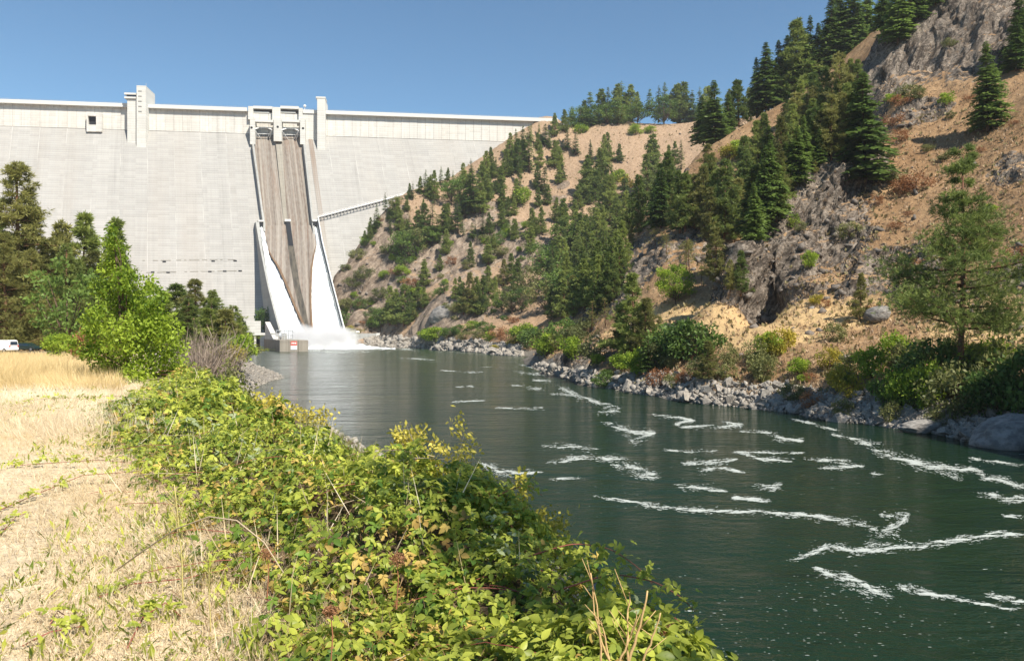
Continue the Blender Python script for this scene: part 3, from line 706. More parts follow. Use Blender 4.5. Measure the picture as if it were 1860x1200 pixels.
# rocky areas: picture position, distance, radius in metres
ROCK = [(1400, 500, 168, 12), (1430, 440, 174, 13), (1460, 380, 180, 13), (1490, 320, 186, 12), (1500, 440, 170, 10), (1540, 300, 190, 9), (1620, 510, 150, 9), (1580, 530, 150, 6), (1840, 520, 128, 10), (1760, 560, 130, 6), (1850, 470, 134, 5),
        (1660, 130, 236, 16), (1700, 60, 240, 20), (1760, 20, 236, 20), (1640, 80, 248, 14), (1820, 60, 222, 14), (1780, 110, 216, 9), (1670, 215, 208, 6), (1850, 330, 160, 5), (1600, 480, 156, 4),
        (960, 650, 250, 12), (985, 655, 220, 12), (1020, 660, 190, 12), (1060, 665, 170, 9), (1110, 470, 265, 12), (1150, 480, 245, 12), (1180, 470, 238, 10), (1240, 460, 235, 10), (1300, 460, 220, 8), (1210, 355, 303, 6), (1230, 335, 306, 5),
        (640, 480, 572, 22), (680, 500, 560, 26), (650, 540, 550, 24), (700, 540, 545, 24), (620, 570, 540, 16), (760, 580, 500, 12), (830, 570, 480, 22), (810, 560, 490, 16), (880, 440, 560, 20), (930, 430, 560, 18), (800, 470, 560, 22), (860, 480, 545, 20), (940, 460, 545, 18), (980, 450, 540, 14), (890, 380, 590, 12), (1010, 370, 600, 6), (700, 430, 585, 14), (1080, 340, 610, 6), (1020, 330, 620, 6), (860, 410, 580, 8)]
RK = np.array([(*P(x, y, d)[:2], r) for (x, y, d, r) in ROCK])
def rock_mask(X, Y):
    sh = np.shape(X); x = np.ravel(X); y = np.ravel(Y); m = np.zeros(len(x))
    wx = x + 5 * fbm(x * .05, y * .05, 3.3); wy = y + 5 * fbm(x * .05, y * .05, 8.3)
    for (a, b, r) in RK:
        m = np.maximum(m, 1 - sstep(0.6, 1.3, np.hypot(wx - a, wy - b) / r / (1.22 if b < 280 else 1.05)))
    return m.reshape(sh)
na = 560
ang = np.concatenate([np.linspace(-0.42, -0.24, 24, endpoint=False), np.linspace(-0.24, 0.68, na, endpoint=False), np.linspace(0.68, 1.6, 50)])
dep = np.concatenate([np.geomspace(46, 125, 120, endpoint=False), np.geomspace(125, 275, 400, endpoint=False), np.geomspace(275, 420, 110, endpoint=False), np.geomspace(420, 720, 230, endpoint=False), np.geomspace(720, 1100, 30)]); nd = len(dep)
AA, DD = np.meshgrid(ang, dep)
X = AA * DD; Y = DD
Zb = base_h(X, Y)
RMASK0 = rock_mask(X, Y); far = sstep(200, 500, Y); hi = sstep(0.3, 4.5, Zb); s_ = 1 + 1.5 * far
Zb = Zb + hi * ((1.0 + 2.4 * far) * fbm(X / (17 * s_), Y / (17 * s_), 1.7, 3) + 0.30 * s_ * fbm(X / 2.6, Y / 2.6, 4.1, 3))
B3 = np.stack([X, Y, Zb], -1)
def gridn(B):
    tu = np.gradient(B, axis=1); tv = np.gradient(B, axis=0); n = np.cross(tu, tv); return n / np.linalg.norm(n, axis=-1, keepdims=True)
NN = gridn(B3)
# dipping strata: long along S1, thin across S2
S1 = np.array([0.60, 0.10, 0.79]); S2 = np.array([0.79, 0.05, -0.61])
q1 = B3 @ S1; q2 = B3 @ S2; q3 = Y
r1 = ridged(q2 / (7.5 * s_), q3 / (10 * s_), q1 / (26 * s_), 5, 0.55)
r2 = fbm(q2 / (1.9 * s_), q3 / (3.2 * s_), q1 / (5.5 * s_), 4, 0.6)
st = fbm(q2 / (4.5 * s_), q3 / (9 * s_), q1 / (14 * s_), 3); st = np.round(st * 5) / 5
steep = 1 - sstep(0.55, 0.85, NN[..., 2])
BENCH = np.zeros(X.shape)
for (a_, b_, d_, r_) in [(1210, 570, 188, 14), (1290, 565, 176, 13), (1370, 565, 165, 12), (1450, 570, 155, 11), (1530, 580, 146, 9), (1130, 600, 200, 12), (1330, 600, 150, 10), (1860, 578, 122, 9), (1780, 580, 125, 8), (1400, 620, 138, 9), (1250, 620, 155, 8)]:
    q_ = P(a_, b_, d_); BENCH = np.maximum(BENCH, 1 - sstep(.7, 1.25, np.hypot(X - q_.x, Y - q_.y) / r_))
BENCH = BENCH * (1 - sstep(15.5, 19.0, Zb))
rk = np.clip(RMASK0 * (.55 + .45 * steep) * (1 - BENCH), 0, 1)
disp = hi * (rk * ((3.7 + 1.5 * far) * r1 + (1.3 + .6 * far) * r2 + (4.2 + 1.2 * far) * st) + (1 - rk) * .35 * s_ * r2)
B3 = B3 + NN * disp[..., None]
Vt = B3.reshape(-1, 3); na_ = len(ang); X = B3[..., 0]; Y = B3[..., 1]; Zr = B3[..., 2]
i, j = np.meshgrid(np.arange(na_ - 1), np.arange(nd - 1)); a = (j * na_ + i).ravel()
Fc = np.stack([a, a + 1, a + na_ + 1, a + na_], -1)
me = mesh_np('hillside', Vt, Fc, True)
set_attr(me, 'qa', q1.ravel() / s_.ravel() ** .5); set_attr(me, 'qb', q2.ravel() / s_.ravel() ** .5); set_attr(me, 'qc', q3.ravel() / s_.ravel() ** .5); set_attr(me, 'crag', disp.ravel() / s_.ravel())
# slope from the gridded surface
gz = np.empty(len(Vt) * 3, dtype=np.float32); me.vertices.foreach_get('normal', gz); nz = gz.reshape(-1, 3)[:, 2]
RMASK = RMASK0 * (1 - BENCH)
rock = np.clip(RMASK.ravel() * (0.42 + 0.9 * (1 - sstep(0.55, 0.88, nz))) + (1 - sstep(0.42, 0.62, nz)) * 0.8, 0, 1)
set_attr(me, 'rock', rock)
gold = BENCH.ravel().copy()
set_attr(me, 'faraway', sstep(330, 480, Vt[:, 1]))
set_attr(me, 'gold', gold * (1 - rock)); set_attr(me, 'bank', 1 - sstep(2.2, 3.6, Zr.ravel() + fbm(X.ravel() * .2, Y.ravel() * .2) * 1.2))
# bare rock stays where the attribute says so
def m_land(name, grass_a, grass_b, soil, rock_a, rock_b, sc=1.0, usebank=True):
    t = NT(name); co = t.coord()
    n1 = t.noise(co, 0.06 * sc, 6, 0.6); n2 = t.noise(co, 0.7 * sc, 6, 0.7); n3 = t.noise(co, 4.0 * sc, 4, 0.7)
    c = t.mix(t.ramp(n1, [(0.35, 0), (0.65, 1)]), grass_a, grass_b)
    c = t.mix(t.ramp(n2, [(0.50, 0.0), (0.66, 0.6)]), c, soil)
    c = t.mix(t.ramp(n3, [(0.33, 0.35), (0.55, 0.0)]), c, [x * 0.55 for x in soil])
    if usebank: c = t.mix(t.math('MULTIPLY', t.attr('faraway'), .8), c, t.mix(t.ramp(n2, [(.35, 0), (.65, 1)]), (0.22, 0.150, 0.095), (0.39, 0.285, 0.20)))
    if usebank: c = t.mix(t.math('MULTIPLY', t.attr('gold'), .85), c, t.mix(n2, (0.44, 0.29, 0.13), (0.62, 0.46, 0.25)))
    # rock with slanting strata and lichen
    sm = t.comb(t.attr('qb'), t.math('MULTIPLY', t.attr('qc'), .45), t.math('MULTIPLY', t.attr('qa'), .22)) if usebank else t.mapping(co, (0.55, 0.2, 0.9), (0.35, 0.75, 0.4))
    r1 = t.noise(sm, 0.8 * sc, 7, 0.72, 0.6); r2 = t.noise(co, 1.8 * sc, 6, 0.75); r3 = t.noise(sm, 0.30 * sc, 5, 0.6, .8)
    rc = t.mix(t.ramp(r1, [(0.34, 0), (0.62, 1)]), rock_a, rock_b)
    rc = t.mix(t.ramp(r2, [(0.42, 0.7), (0.58, 0.0)]), rc, [x * 0.35 for x in rock_a])
    rc = t.mix(t.ramp(r3, [(0.46, 0.0), (0.5, 0.85), (0.54, 0.0)]), rc, [x * 0.25 for x in rock_a])
    rc = t.mix(t.ramp(n2, [(0.58, 0.0), (0.7, 0.6)]), rc, grass_a)
    if usebank: rc = t.mix(t.math('MULTIPLY', t.attr('faraway'), .6), rc, t.mix(t.ramp(r1, [(.35, 0), (.62, 1)]), (0.12, 0.085, 0.06), (0.36, 0.28, 0.21)))
    f = t.math('ADD', t.attr('rock'), t.math('MULTIPLY', t.math('SUBTRACT', n2, 0.5), 0.9))
    f = t.ramp(f, [(0.42, 0), (0.58, 1)])
    c = t.mix(f, c, rc)
    if usebank:
        bk = t.mix(t.ramp(r2, [(0.4, 0), (0.6, 1)]), (0.07, 0.065, 0.055), (0.22, 0.21, 0.19))
        c = t.mix(t.math('MULTIPLY', t.attr('bank'), 0.9), c, bk)
        z = t.sep(co)[2]
        c = t.mix(t.ramp(t.math('ADD', t.math('MULTIPLY', z, 0.5), 0.5), [(0.45, 0.7), (0.62, 0)]), c, (0.03, 0.03, 0.022))
    h = t.math('ADD', t.math('MULTIPLY', n2, 0.6), t.math('MULTIPLY', r1, 0.8)); h = t.math('ADD', h, t.math('MULTIPLY', n3, 0.15))
    return t.set(c, 0.95, t.bump(h, 1.0, 0.8), 0.1)
M_HILL = m_land('dry_hillside', (0.25, 0.150, 0.075), (0.37, 0.245, 0.135), (0.165, 0.098, 0.058), (0.095, 0.074, 0.058), (0.34, 0.285, 0.23))
hill = tag(link('hillside', me, M_HILL), kind='structure')
_vc = np.ascontiguousarray(B3[::2, ::2]); _nr, _nc = _vc.shape[:2]
i, j = np.meshgrid(np.arange(_nc - 1), np.arange(_nr - 1)); a = (j * _nc + i).ravel()
BV = BVHTree.FromPolygons(_vc.reshape(-1, 3).tolist(), np.stack([a, a + 1, a + _nc + 1, a + _nc], -1).tolist())
def hit(px, py, maxd=2000):
    d = Vector(((px - 930) / F, 1.0, -(py - 600) / F)).normalized()
    loc, nrm, idx, dist = BV.ray_cast(CAM, d, maxd)
    return loc
def groundz(x, y, bv=None):
    loc, nrm, idx, dist = (bv or BV).ray_cast(Vector((x, y, 600)), Vector((0, 0, -1)), 2000)
    return loc.z if loc is not None else 0.0

# ------------------------------------------------------------------ left bank
LS = np.array([(-60, 12), (-20, 9), (5, 8), (15, 6.5), (26, 3.5), (53, -4), (80, -24), (105, -36), (118, -39), (132, -43), (150, -49), (170, -52.5), (184, -53), (196, -57), (215, -68), (240, -85), (289, -110), (400, -140), (470, -152), (620, -240)], float)
LE = np.array([(-60, 5), (-20, 2.5), (3.9, 0.5), (10, -1.9), (17, -5.3), (29, -10.8), (60, -26), (100, -45), (130, -58), (180, -70), (220, -90), (289, -125), (400, -160), (470, -175), (620, -270)], float)
def left_h(X, Y):
    xs = np.interp(Y, LS[:, 0], LS[:, 1]); xe = np.interp(Y, LE[:, 0], LE[:, 1])
    zp = np.interp(Y, [-60, 8, 17, 30, 60, 100, 135, 700], [9.5, 9.4, 9.2, 8.9, 8.2, 7.4, 7.1, 7.1])
    t = (X - xe) / np.maximum(xs - xe, 0.5)
    z = np.where(t < 0, zp, zp * (1 - np.clip(t, 0, 3)) )
    z = np.where((t > 0) & (t < 1), zp * (1 - t ** 1.25), z)
    z = np.maximum(z, -4.0)
    s = (Y - 146) * 0.45 + (-X - 84) * 0.75
    s = np.maximum(s, 0); hill_ = 12 * (1 - np.exp(-s * 0.8 / 12))
    z = z + np.where(t < 0, hill_ * sstep(0, 10, (xe - X)), 0)
    z = z + np.where(Y > 12, 0.25, 0.05) * fbm(X / 3.0, Y / 3.0, 2.2, 4) * sstep(-3, 1, z) + np.where(s > 0, 1.0, 0) * fbm(X / 9., Y / 9., 5.0, 4) * sstep(0, 6, s) * 1.4
    return z
ang = np.linspace(-2.2, 1.6, 420); dep = np.concatenate([np.linspace(-40, 1.0, 24, endpoint=False), np.exp(np.linspace(math.log(1.0), math.log(640), 380))])
# a plain grid whose lateral spacing grows with distance
AA, DD = np.meshgrid(ang, dep); WD = np.maximum(np.abs(DD), 14.0)
Xl = np.where(AA < 0, AA * WD * 0.75, AA * 14.0); Yl = DD + 0 * AA
xs = np.interp(Yl, LS[:, 0], LS[:, 1]); Xl = np.where(AA >= 0, np.maximum(xs, 0) * 0 + AA / 1.6 * 16.0 + np.minimum(xs - 8, 0), np.minimum(xs - 8, 0) + AA * WD * 0.75)
Zl = left_h(Xl, Yl)
Vl = np.stack([Xl.ravel(), Yl.ravel(), Zl.ravel()], -1); nl = len(ang)
i, j = np.meshgrid(np.arange(nl - 1), np.arange(len(dep) - 1)); a = (j * nl + i).ravel()
Fl = np.stack([a, a + 1, a + nl + 1, a + nl], -1)
me = mesh_np('river_bank', Vl, Fl, True)
g3 = np.empty(len(Vl) * 3, dtype=np.float32); me.vertices.foreach_get('normal', g3)
xs = np.interp(Vl[:, 1], LS[:, 0], LS[:, 1]); xe = np.interp(Vl[:, 1], LE[:, 0], LE[:, 1])
gravel = sstep(112, 125, Vl[:, 1]) * sstep(0.02, 0.3, (Vl[:, 0] - xe) / (xs - xe))
set_attr(me, 'rock', gravel); set_attr(me, 'bank', gravel)
xb = np.interp(Vl[:, 1], [1.2, 2.6, 4.5, 6.4, 10, 16.5, 23, 32, 60, 100], [-.6, -.8, -1.6, -2.6, -4.8, -8.4, -10.8, -13.5, -28, -46])
set_attr(me, 'dirt', sstep(.05, .6, -Vl[:, 0] - .52 * Vl[:, 1] + .5 * fbm(Vl[:, 0] * 1.2, Vl[:, 1] * 1.2, 5.5)) * (1 - sstep(7, 12, Vl[:, 1])) * sstep(1.5, 3, Vl[:, 1]))
set_attr(me, 'litter', sstep(0, .35, Vl[:, 0] - xb + .3 * fbm(Vl[:, 0] * 2, Vl[:, 1] * 2)) * (1 - gravel))
def m_left():
    t = NT('straw_ground'); co = t.coord()
    n1 = t.noise(co, 0.22, 5, 0.6); n2 = t.noise(co, 2.2, 6, 0.7); n3 = t.noise(co, 14, 4, 0.7)
    c = t.mix(t.ramp(n1, [(0.35, 0), (0.65, 1)]), (0.60, 0.46, 0.27), (0.70, 0.58, 0.40))
    c = t.mix(t.ramp(n2, [(0.5, 0), (0.66, 0.7)]), c, (0.34, 0.25, 0.15))
    c = t.mix(t.ramp(n3, [(0.35, 0.5), (0.6, 0)]), c, (0.22, 0.16, 0.09))
    y = t.sep(co)[1]
    c = t.mix(t.ramp(t.math('DIVIDE', y, 200.0), [(0.66, 0), (0.72, 1)]), c, t.mix(n2, (0.20, 0.12, 0.07), (0.33, 0.2, 0.11)))
    c = t.mix(t.math('MULTIPLY', t.attr('dirt'), .25), c, t.mix(n3, (0.30, 0.26, 0.21), (0.50, 0.46, 0.40)))
    c = t.mix(t.attr('litter'), c, t.mix(n3, (0.045, 0.032, 0.02), (0.17, 0.12, 0.075)))
    bk = t.mix(n2, (0.13, 0.12, 0.11), (0.3, 0.28, 0.25))
    c = t.mix(t.attr('bank'), c, bk)
    return t.set(c, 0.95, t.bump(t.math('ADD', n2, t.math('MULTIPLY', n3, .4)), 0.8, 0.08), 0.1)
M_LEFT = m_left()
left = tag(link('river_bank', me, M_LEFT), kind='structure')
BL = BVHTree.FromPolygons([tuple(v) for v in Vl], [tuple(f) for f in Fl])
def hitl(px, py, maxd=900):
    d = Vector(((px - 930) / F, 1.0, -(py - 600) / F)).normalized()
    return BL.ray_cast(CAM, d, maxd)[0]
# ground sheet out to the horizon
mb = MB(); mb.add([(-9000, -9000, -9), (9000, -9000, -9), (9000, 9000, -9), (-9000, 9000, -9)], [(0, 1, 2, 3)])
tag(mb.build('ground', m_plain('far_ground', (0.22, 0.16, 0.1), 0.95, 0.2, 0.01)), kind='structure')
# road with its edge on the left bank
rp = [(-190, 118), (-120, 126), (-84, 131), (-66, 139), (-58, 150), (-60, 170), (-74, 200), (-110, 250)]
mb = MB(); vs_ = []
for k, (x, y) in enumerate(rp):
    a = Vector(rp[max(k - 1, 0)]); b = Vector(rp[min(k + 1, len(rp) - 1)]); d = (b - a).normalized(); nn = Vector((-d.y, d.x)) * 3.6
    for s in (1, -1):
        q = Vector((x, y)) + nn * s; vs_.append((q.x, q.y, 7.45))
mb.add(vs_, [(2 * k, 2 * k + 1, 2 * k + 3, 2 * k + 2) for k in range(len(rp) - 1)])
tag(mb.build('road', m_plain('asphalt', (0.06, 0.06, 0.06), 0.9, 0.2, 2.0)), kind='structure')

# ------------------------------------------------------------------ river
def m_water():
    t = NT('river_water'); co = t.coord(); z = t.sep(co)
    w1 = t.noise(t.mapping(co, (0.55, 1.0, 1)), 0.35, 5, 0.6, 0.3)
    w2 = t.noise(t.mapping(co, (0.5, 1.0, 1), (0, 0, 0.2)), 1.7, 4, 0.6, 0.2)
    w3 = t.noise(t.mapping(co, (0.6, 1.0, 1), (0, 0, -0.15)), 6.5, 3, 0.6)
    w0 = t.noise(t.mapping(co, (0.3, 1.0, 1), (0, 0, .1)), 0.11, 4, 0.6, 0.4)
    cal = t.ramp(t.noise(co, 0.035, 3), [(0.35, 0.45), (0.65, 1.0)])
    h = t.math('ADD', t.math('MULTIPLY', w1, 0.9), t.math('MULTIPLY', w2, 0.5)); h = t.math('ADD', h, t.math('MULTIPLY', w3, 0.07)); h = t.math('MULTIPLY', h, cal); h = t.math('ADD', h, t.math('MULTIPLY', w0, 1.6))
    # foam: whitecaps upstream, thin streaks drifting with the current
    far = t.ramp(t.math('DIVIDE', z[1], 500.0), [(0.2, 0.0), (0.85, 1.0)])
    f1 = t.noise(t.mapping(co, (0.22, 1.0, 1), (0, 0, 0.12)), 0.22, 6, 0.72, 0.8)
    thr = t.math('SUBTRACT', 0.70, t.math('MULTIPLY', far, 0.075))
    fo = t.math('MULTIPLY', t.math('GREATER_THAN', f1, thr), 0.8)
    col = t.mix(t.noise(co, 0.02, 3), (0.004, 0.017, 0.011), (0.012, 0.026, 0.010))
    col = t.mix(t.math('MULTIPLY', far, 0.7), col, (0.030, 0.050, 0.032))
    c = t.mix(fo, col, (0.62, 0.66, 0.64))
    r = t.math('ADD', 0.07, t.math('MULTIPLY', fo, 0.6)); r = t.math('ADD', r, t.math('MULTIPLY', far, 0.12))
    t.b.inputs['IOR'].default_value = 1.33
    return t.set(c, r, t.bump(h, 0.8, 0.5), 0.24)
M_WATER = m_water()
mb = MB(); mb.add([(-330, -80, 0), (140, -80, 0), (140, 600, 0), (-330, 600, 0)], [(0, 1, 2, 3)])
river = tag(mb.build('river_water', M_WATER), kind='structure')
# ------------------------------------------------------------------ vegetation
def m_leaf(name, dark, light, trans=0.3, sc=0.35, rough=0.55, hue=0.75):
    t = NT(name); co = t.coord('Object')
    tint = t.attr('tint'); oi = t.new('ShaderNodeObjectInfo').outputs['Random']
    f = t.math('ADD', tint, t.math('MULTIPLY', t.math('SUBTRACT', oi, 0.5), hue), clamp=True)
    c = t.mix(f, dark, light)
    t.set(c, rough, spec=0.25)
    tr = t.new('ShaderNodeBsdfTranslucent'); t.l.new(c, tr.inputs['Color'])
    mx = t.new('ShaderNodeMixShader'); mx.inputs[0].default_value = trans
    t.l.new(t.b.outputs[0], mx.inputs[1]); t.l.new(tr.outputs[0], mx.inputs[2]); t.l.new(mx.outputs[0], t.out.inputs['Surface'])
    return t.m
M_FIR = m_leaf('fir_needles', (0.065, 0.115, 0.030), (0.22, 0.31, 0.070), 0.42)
M_PINE = m_leaf('pine_needles', (0.095, 0.145, 0.038), (0.33, 0.38, 0.095), 0.42)
M_PINE_L = m_leaf('pine_needles_olive', (0.110, 0.120, 0.036), (0.33, 0.32, 0.095), 0.4)
M_GREEN = m_leaf('broadleaf_green', (0.055, 0.105, 0.024), (0.170, 0.255, 0.050), 0.38)
M_OLIVE = m_leaf('broadleaf_olive', (0.10, 0.120, 0.042), (0.25, 0.250, 0.085), 0.35)
M_LIME = m_leaf('broadleaf_lime', (0.100, 0.185, 0.018), (0.42, 0.53, 0.060), 0.48, hue=.15)
M_YELL = m_leaf('broadleaf_yellow', (0.220, 0.220, 0.030), (0.520, 0.420, 0.060), 0.4)
M_RUSTL = m_leaf('rusty_leaves', (0.20, 0.085, 0.035), (0.36, 0.18, 0.08), 0.3)
M_TWIG = m_leaf('grey_twigs', (0.17, 0.13, 0.10), (0.34, 0.27, 0.21), 0.0)
M_STRAW = m_leaf('straw', (0.42, 0.29, 0.12), (0.72, 0.54, 0.30), 0.35)
M_BARK = m_plain('bark_brown', (0.10, 0.065, 0.045), 0.95, 0.35, 4.0)
M_BARKR = m_plain('bark_red_brown', (0.15, 0.075, 0.045), 0.95, 0.35, 3.0)

def unit(v):
    return v / np.maximum(np.linalg.norm(v, axis=-1, keepdims=True), 1e-9)
def kites(base, axis, side, L, Wd, tint, fold=0.0):
    """leaf quads: base -> tip along axis, width along side"""
    L = np.asarray(L)[:, None]; Wd = np.asarray(Wd)[:, None]
    n = len(base); V = np.empty((n, 4, 3), dtype=np.float32)
    V[:, 0] = base; V[:, 1] = base + axis * L * 0.5 + side * Wd * 0.5; V[:, 2] = base + axis * L; V[:, 3] = base + axis * L * 0.5 - side * Wd * 0.5
    if fold:
        nn = np.cross(axis, side); V[:, 2] -= nn * L * fold
    Fc = np.arange(n * 4, dtype=np.int32).reshape(n, 4)
    return V.reshape(-1, 3), Fc, np.repeat(tint, 4)
def foliage_mesh(name, parts):
    V = np.concatenate([p[0] for p in parts]); T = np.concatenate([p[2] for p in parts]); o = 0; Fs = []
    for p in parts: Fs.append(p[1] + o); o += len(p[0])
    me = mesh_np(name, V, np.concatenate(Fs)); set_attr(me, 'tint', np.clip(T, 0, 1)); return me

def make_fir(seed, nb=110, npt=5, wid=0.20, z0=0.06, prof=0.8, droop=0.25):
    r = np.random.default_rng(seed)
    z = z0 + (0.985 - z0) * np.sort(r.random(nb)) ** 0.9
    az = np.arange(nb) * 2.399 + r.normal(0, .5, nb)
    L = wid * ((1 - z) / (1 - z0)) ** prof * r.uniform(0.6, 1.15, nb) * (1 - 0.35 * np.exp(-((z - z0) / 0.05))) + 0.012
    gap = (np.sin(az * 1.0 + seed) * 0.12 + 1); L = L * gap
    d = np.stack([np.cos(az), np.sin(az), np.zeros(nb)], -1)
    side = np.stack([-np.sin(az), np.cos(az), np.zeros(nb)], -1)
    bt = r.random(nb); parts = []
    for k in range(npt):
        t = (k + 0.6) / npt * np.ones(nb) + r.uniform(-.06, .06, nb)
        pos = d * (L * t)[:, None]; pos[:, 2] = z + L * (0.10 * t - droop * t * t)
        for s in (1, -1):
            l = L * (0.50 * (1 - t * 0.55)) * r.uniform(0.7, 1.3, nb) + 0.006
            ax = unit(d * 0.75 + side * s * r.uniform(0.5, 1.1, nb)[:, None] + np.array([0, 0, -0.22]) + r.normal(0, .14, (nb, 3)))
            sd = unit(np.cross(ax, np.array([0, 0, 1.0]) + r.normal(0, .35, (nb, 3))))
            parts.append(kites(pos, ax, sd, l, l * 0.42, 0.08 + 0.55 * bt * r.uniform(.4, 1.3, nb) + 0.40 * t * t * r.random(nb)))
    tip = np.array([[0, 0, .965]]); parts.append(kites(tip, np.array([[0, 0, 1.0]]), np.array([[1.0, 0, 0]]), [0.035], [0.012], np.array([.5])))
    return foliage_mesh('crown', parts)
def trunk_mesh(r0=0.012, top=0.95, limbs=(), n=6, bend=0.0):
    mb = MB(); mb.tube([(bend * math.sin(k * 1.1), bend * math.cos(k), -0.04 + (top + .04) * k / 6) for k in range(7)], r0 * 1.25, r0 * 0.25, n)
    for (a, b, c, ra) in limbs: mb.tube([a, b, c], ra, ra * .3, 4)
    return mb.mesh('trunk', True)
def pine_profile(z, kind=0):
    if kind == 3: return 0.19 * np.clip(1 - z, 0, 1) ** 0.92 * np.clip((z - 0.02) / 0.12, 0, 1) ** 0.5
    if kind == 0: return 0.17 * np.clip((1 - z) / 0.75, 0, 1) ** 0.65 * np.clip((z - 0.05) / 0.18, 0, 1) ** 0.5
    if kind == 1: return np.interp(z, [0, .1, .17, .27, .4, .52, .61, .69, .8, .9, 1], [0, .05, .09, .16, .21, .20, .13, .075, .055, .035, .01])
    return np.interp(z, [0, .15, .3, .5, .75, 1], [0, 0.02, .16, .19, .12, .01])
def make_pine(seed, nb=70, tufts=4, blades=7, bl=0.035, kind=0, z0=0.12, bw=0.22, wid=1.0, up_=0.25, spread=0.05):
    r = np.random.default_rng(seed)
    z = z0 + (0.98 - z0) * np.sort(r.random(nb)) ; az = np.arange(nb) * 2.399 + r.normal(0, .6, nb)
    L = pine_profile(z, kind) * r.uniform(0.5, 1.2, nb) * (1 + .28 * np.sin(az * 2 + z * 17 + seed)) * (1 + .22 * np.sin(z * 31 + seed * 1.7)) * wid + 0.015
    d = np.stack([np.cos(az), np.sin(az), np.zeros(nb)], -1)
    limbs = []; C = []; CT = []; AX = []
    for k in range(nb):
        tip = d[k] * L[k]; rise = L[k] * up_ * r.uniform(-0.6, 1.3)
        limbs.append((Vector((0, 0, z[k])), Vector((*(tip[:2] * .5), z[k] + rise * .2)), Vector((*tip[:2], z[k] + rise)), 0.0034 * (0.3 + L[k] * 5)))
        m = max(1, int(round(tufts * (0.35 + L[k] / (0.17 * wid)))))
        bt = r.random() ** 1.3
        for q in range(m):
            t = r.uniform(0.35, 1.0) ** 0.6
            p = np.array([tip[0] * t, tip[1] * t, z[k] + rise * t * t]) + r.normal(0, spread * min(1, L[k] * 6), 3) * np.array([1, 1, .55])
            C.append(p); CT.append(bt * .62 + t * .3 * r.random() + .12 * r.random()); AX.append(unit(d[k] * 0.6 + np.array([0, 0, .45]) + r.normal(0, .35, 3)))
    C = np.array(C); CT = np.array(CT); AX = np.array(AX); n = len(C); parts = []
    for b in range(blades):
        ax = unit(AX + r.normal(0, 0.75, (n, 3))); sd = unit(np.cross(ax, r.normal(0, 1, (n, 3))))
        l = bl * r.uniform(.6, 1.25, n)
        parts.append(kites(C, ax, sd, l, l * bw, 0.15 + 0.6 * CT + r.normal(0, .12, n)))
    return foliage_mesh('crown', parts), limbs
def make_broad(seed, K=26, leaves=60, ls=0.055, rx=0.36, rz=0.40, cz=0.56, clump=0.13, aspect=0.55, low=False):
    r = np.random.default_rng(seed)
    u = unit(r.normal(0, 1, (K, 3))); rad = r.uniform(0.45, 1.0, K) ** 0.6
    C = u * rad[:, None] * np.array([rx, rx, rz]) + np.array([0, 0, cz])
    if low: C[:, 2] = np.abs(C[:, 2] - 0.02) + 0.02
    sz = clump * r.uniform(.6, 1.35, K)
    parts = []; ct = r.random(K)
    for k in range(K):
        m = int(leaves * r.uniform(.6, 1.3)); g = unit(r.normal(0, 1, (m, 3))) * (r.random(m) ** 0.4)[:, None]
        p = C[k] + g * sz[k] * np.array([1, 1, .75]); p[:, 2] = np.maximum(p[:, 2], 0.0)
        out = unit(p - np.array([0, 0, cz * .6])); ax = unit(out * .6 + r.normal(0, .8, (m, 3)) + np.array([0, 0, -.1]))
        sd = unit(np.cross(ax, r.normal(0, 1, (m, 3)))); l = ls * r.uniform(.6, 1.3, m)
        parts.append(kites(p, ax, sd, l, l * aspect, 0.5 * ct[k] + 0.5 * r.random(m), 0.15))
    limbs = [(Vector((0, 0, 0.02 if low else 0.12)), Vector((*(C[k][:2] * .4), C[k][2] * .5)), Vector(C[k]), 0.009) for k in range(0, K, 2)]
    return foliage_mesh('crown', parts), limbs
def make_brush(seed, n=260, h=1.0, spread=0.55, leafy=0.0):
    """bare or straw-like brush: thin stems from the ground"""
    r = np.random.default_rng(seed); az = r.random(n) * 6.283; rr = np.sqrt(r.random(n)) * spread * .5
    b = np.stack([np.cos(az) * rr, np.sin(az) * rr, np.zeros(n)], -1)
    ax = unit(np.stack([np.cos(az) * rr * 1.5, np.sin(az) * rr * 1.5, np.ones(n) * .8], -1) + r.normal(0, .22, (n, 3)))
    l = h * r.uniform(.4, 1.0, n); parts = [kites(b, ax, unit(np.cross(ax, r.normal(0, 1, (n, 3)))), l, 0.012 + l * 0.006, r.random(n))]
    for q in range(3):
        t = r.uniform(.3, .9, n)[:, None]; p = b + ax * l[:, None] * t; a2 = unit(ax + r.normal(0, .5, (n, 3))); l2 = l * .35
        parts.append(kites(p, a2, unit(np.cross(a2, r.normal(0, 1, (n, 3)))), l2, 0.010 + 0 * l2, r.random(n)))
    return foliage_mesh('stems', parts)

PR = {}
def addproto(key, crowns, mat, bark): PR[key] = dict(c=crowns, mat=mat, bark=bark)
def finish(me, mat):
    me.materials.append(mat); return me
T_PLAIN = finish(trunk_mesh(), M_BARK)
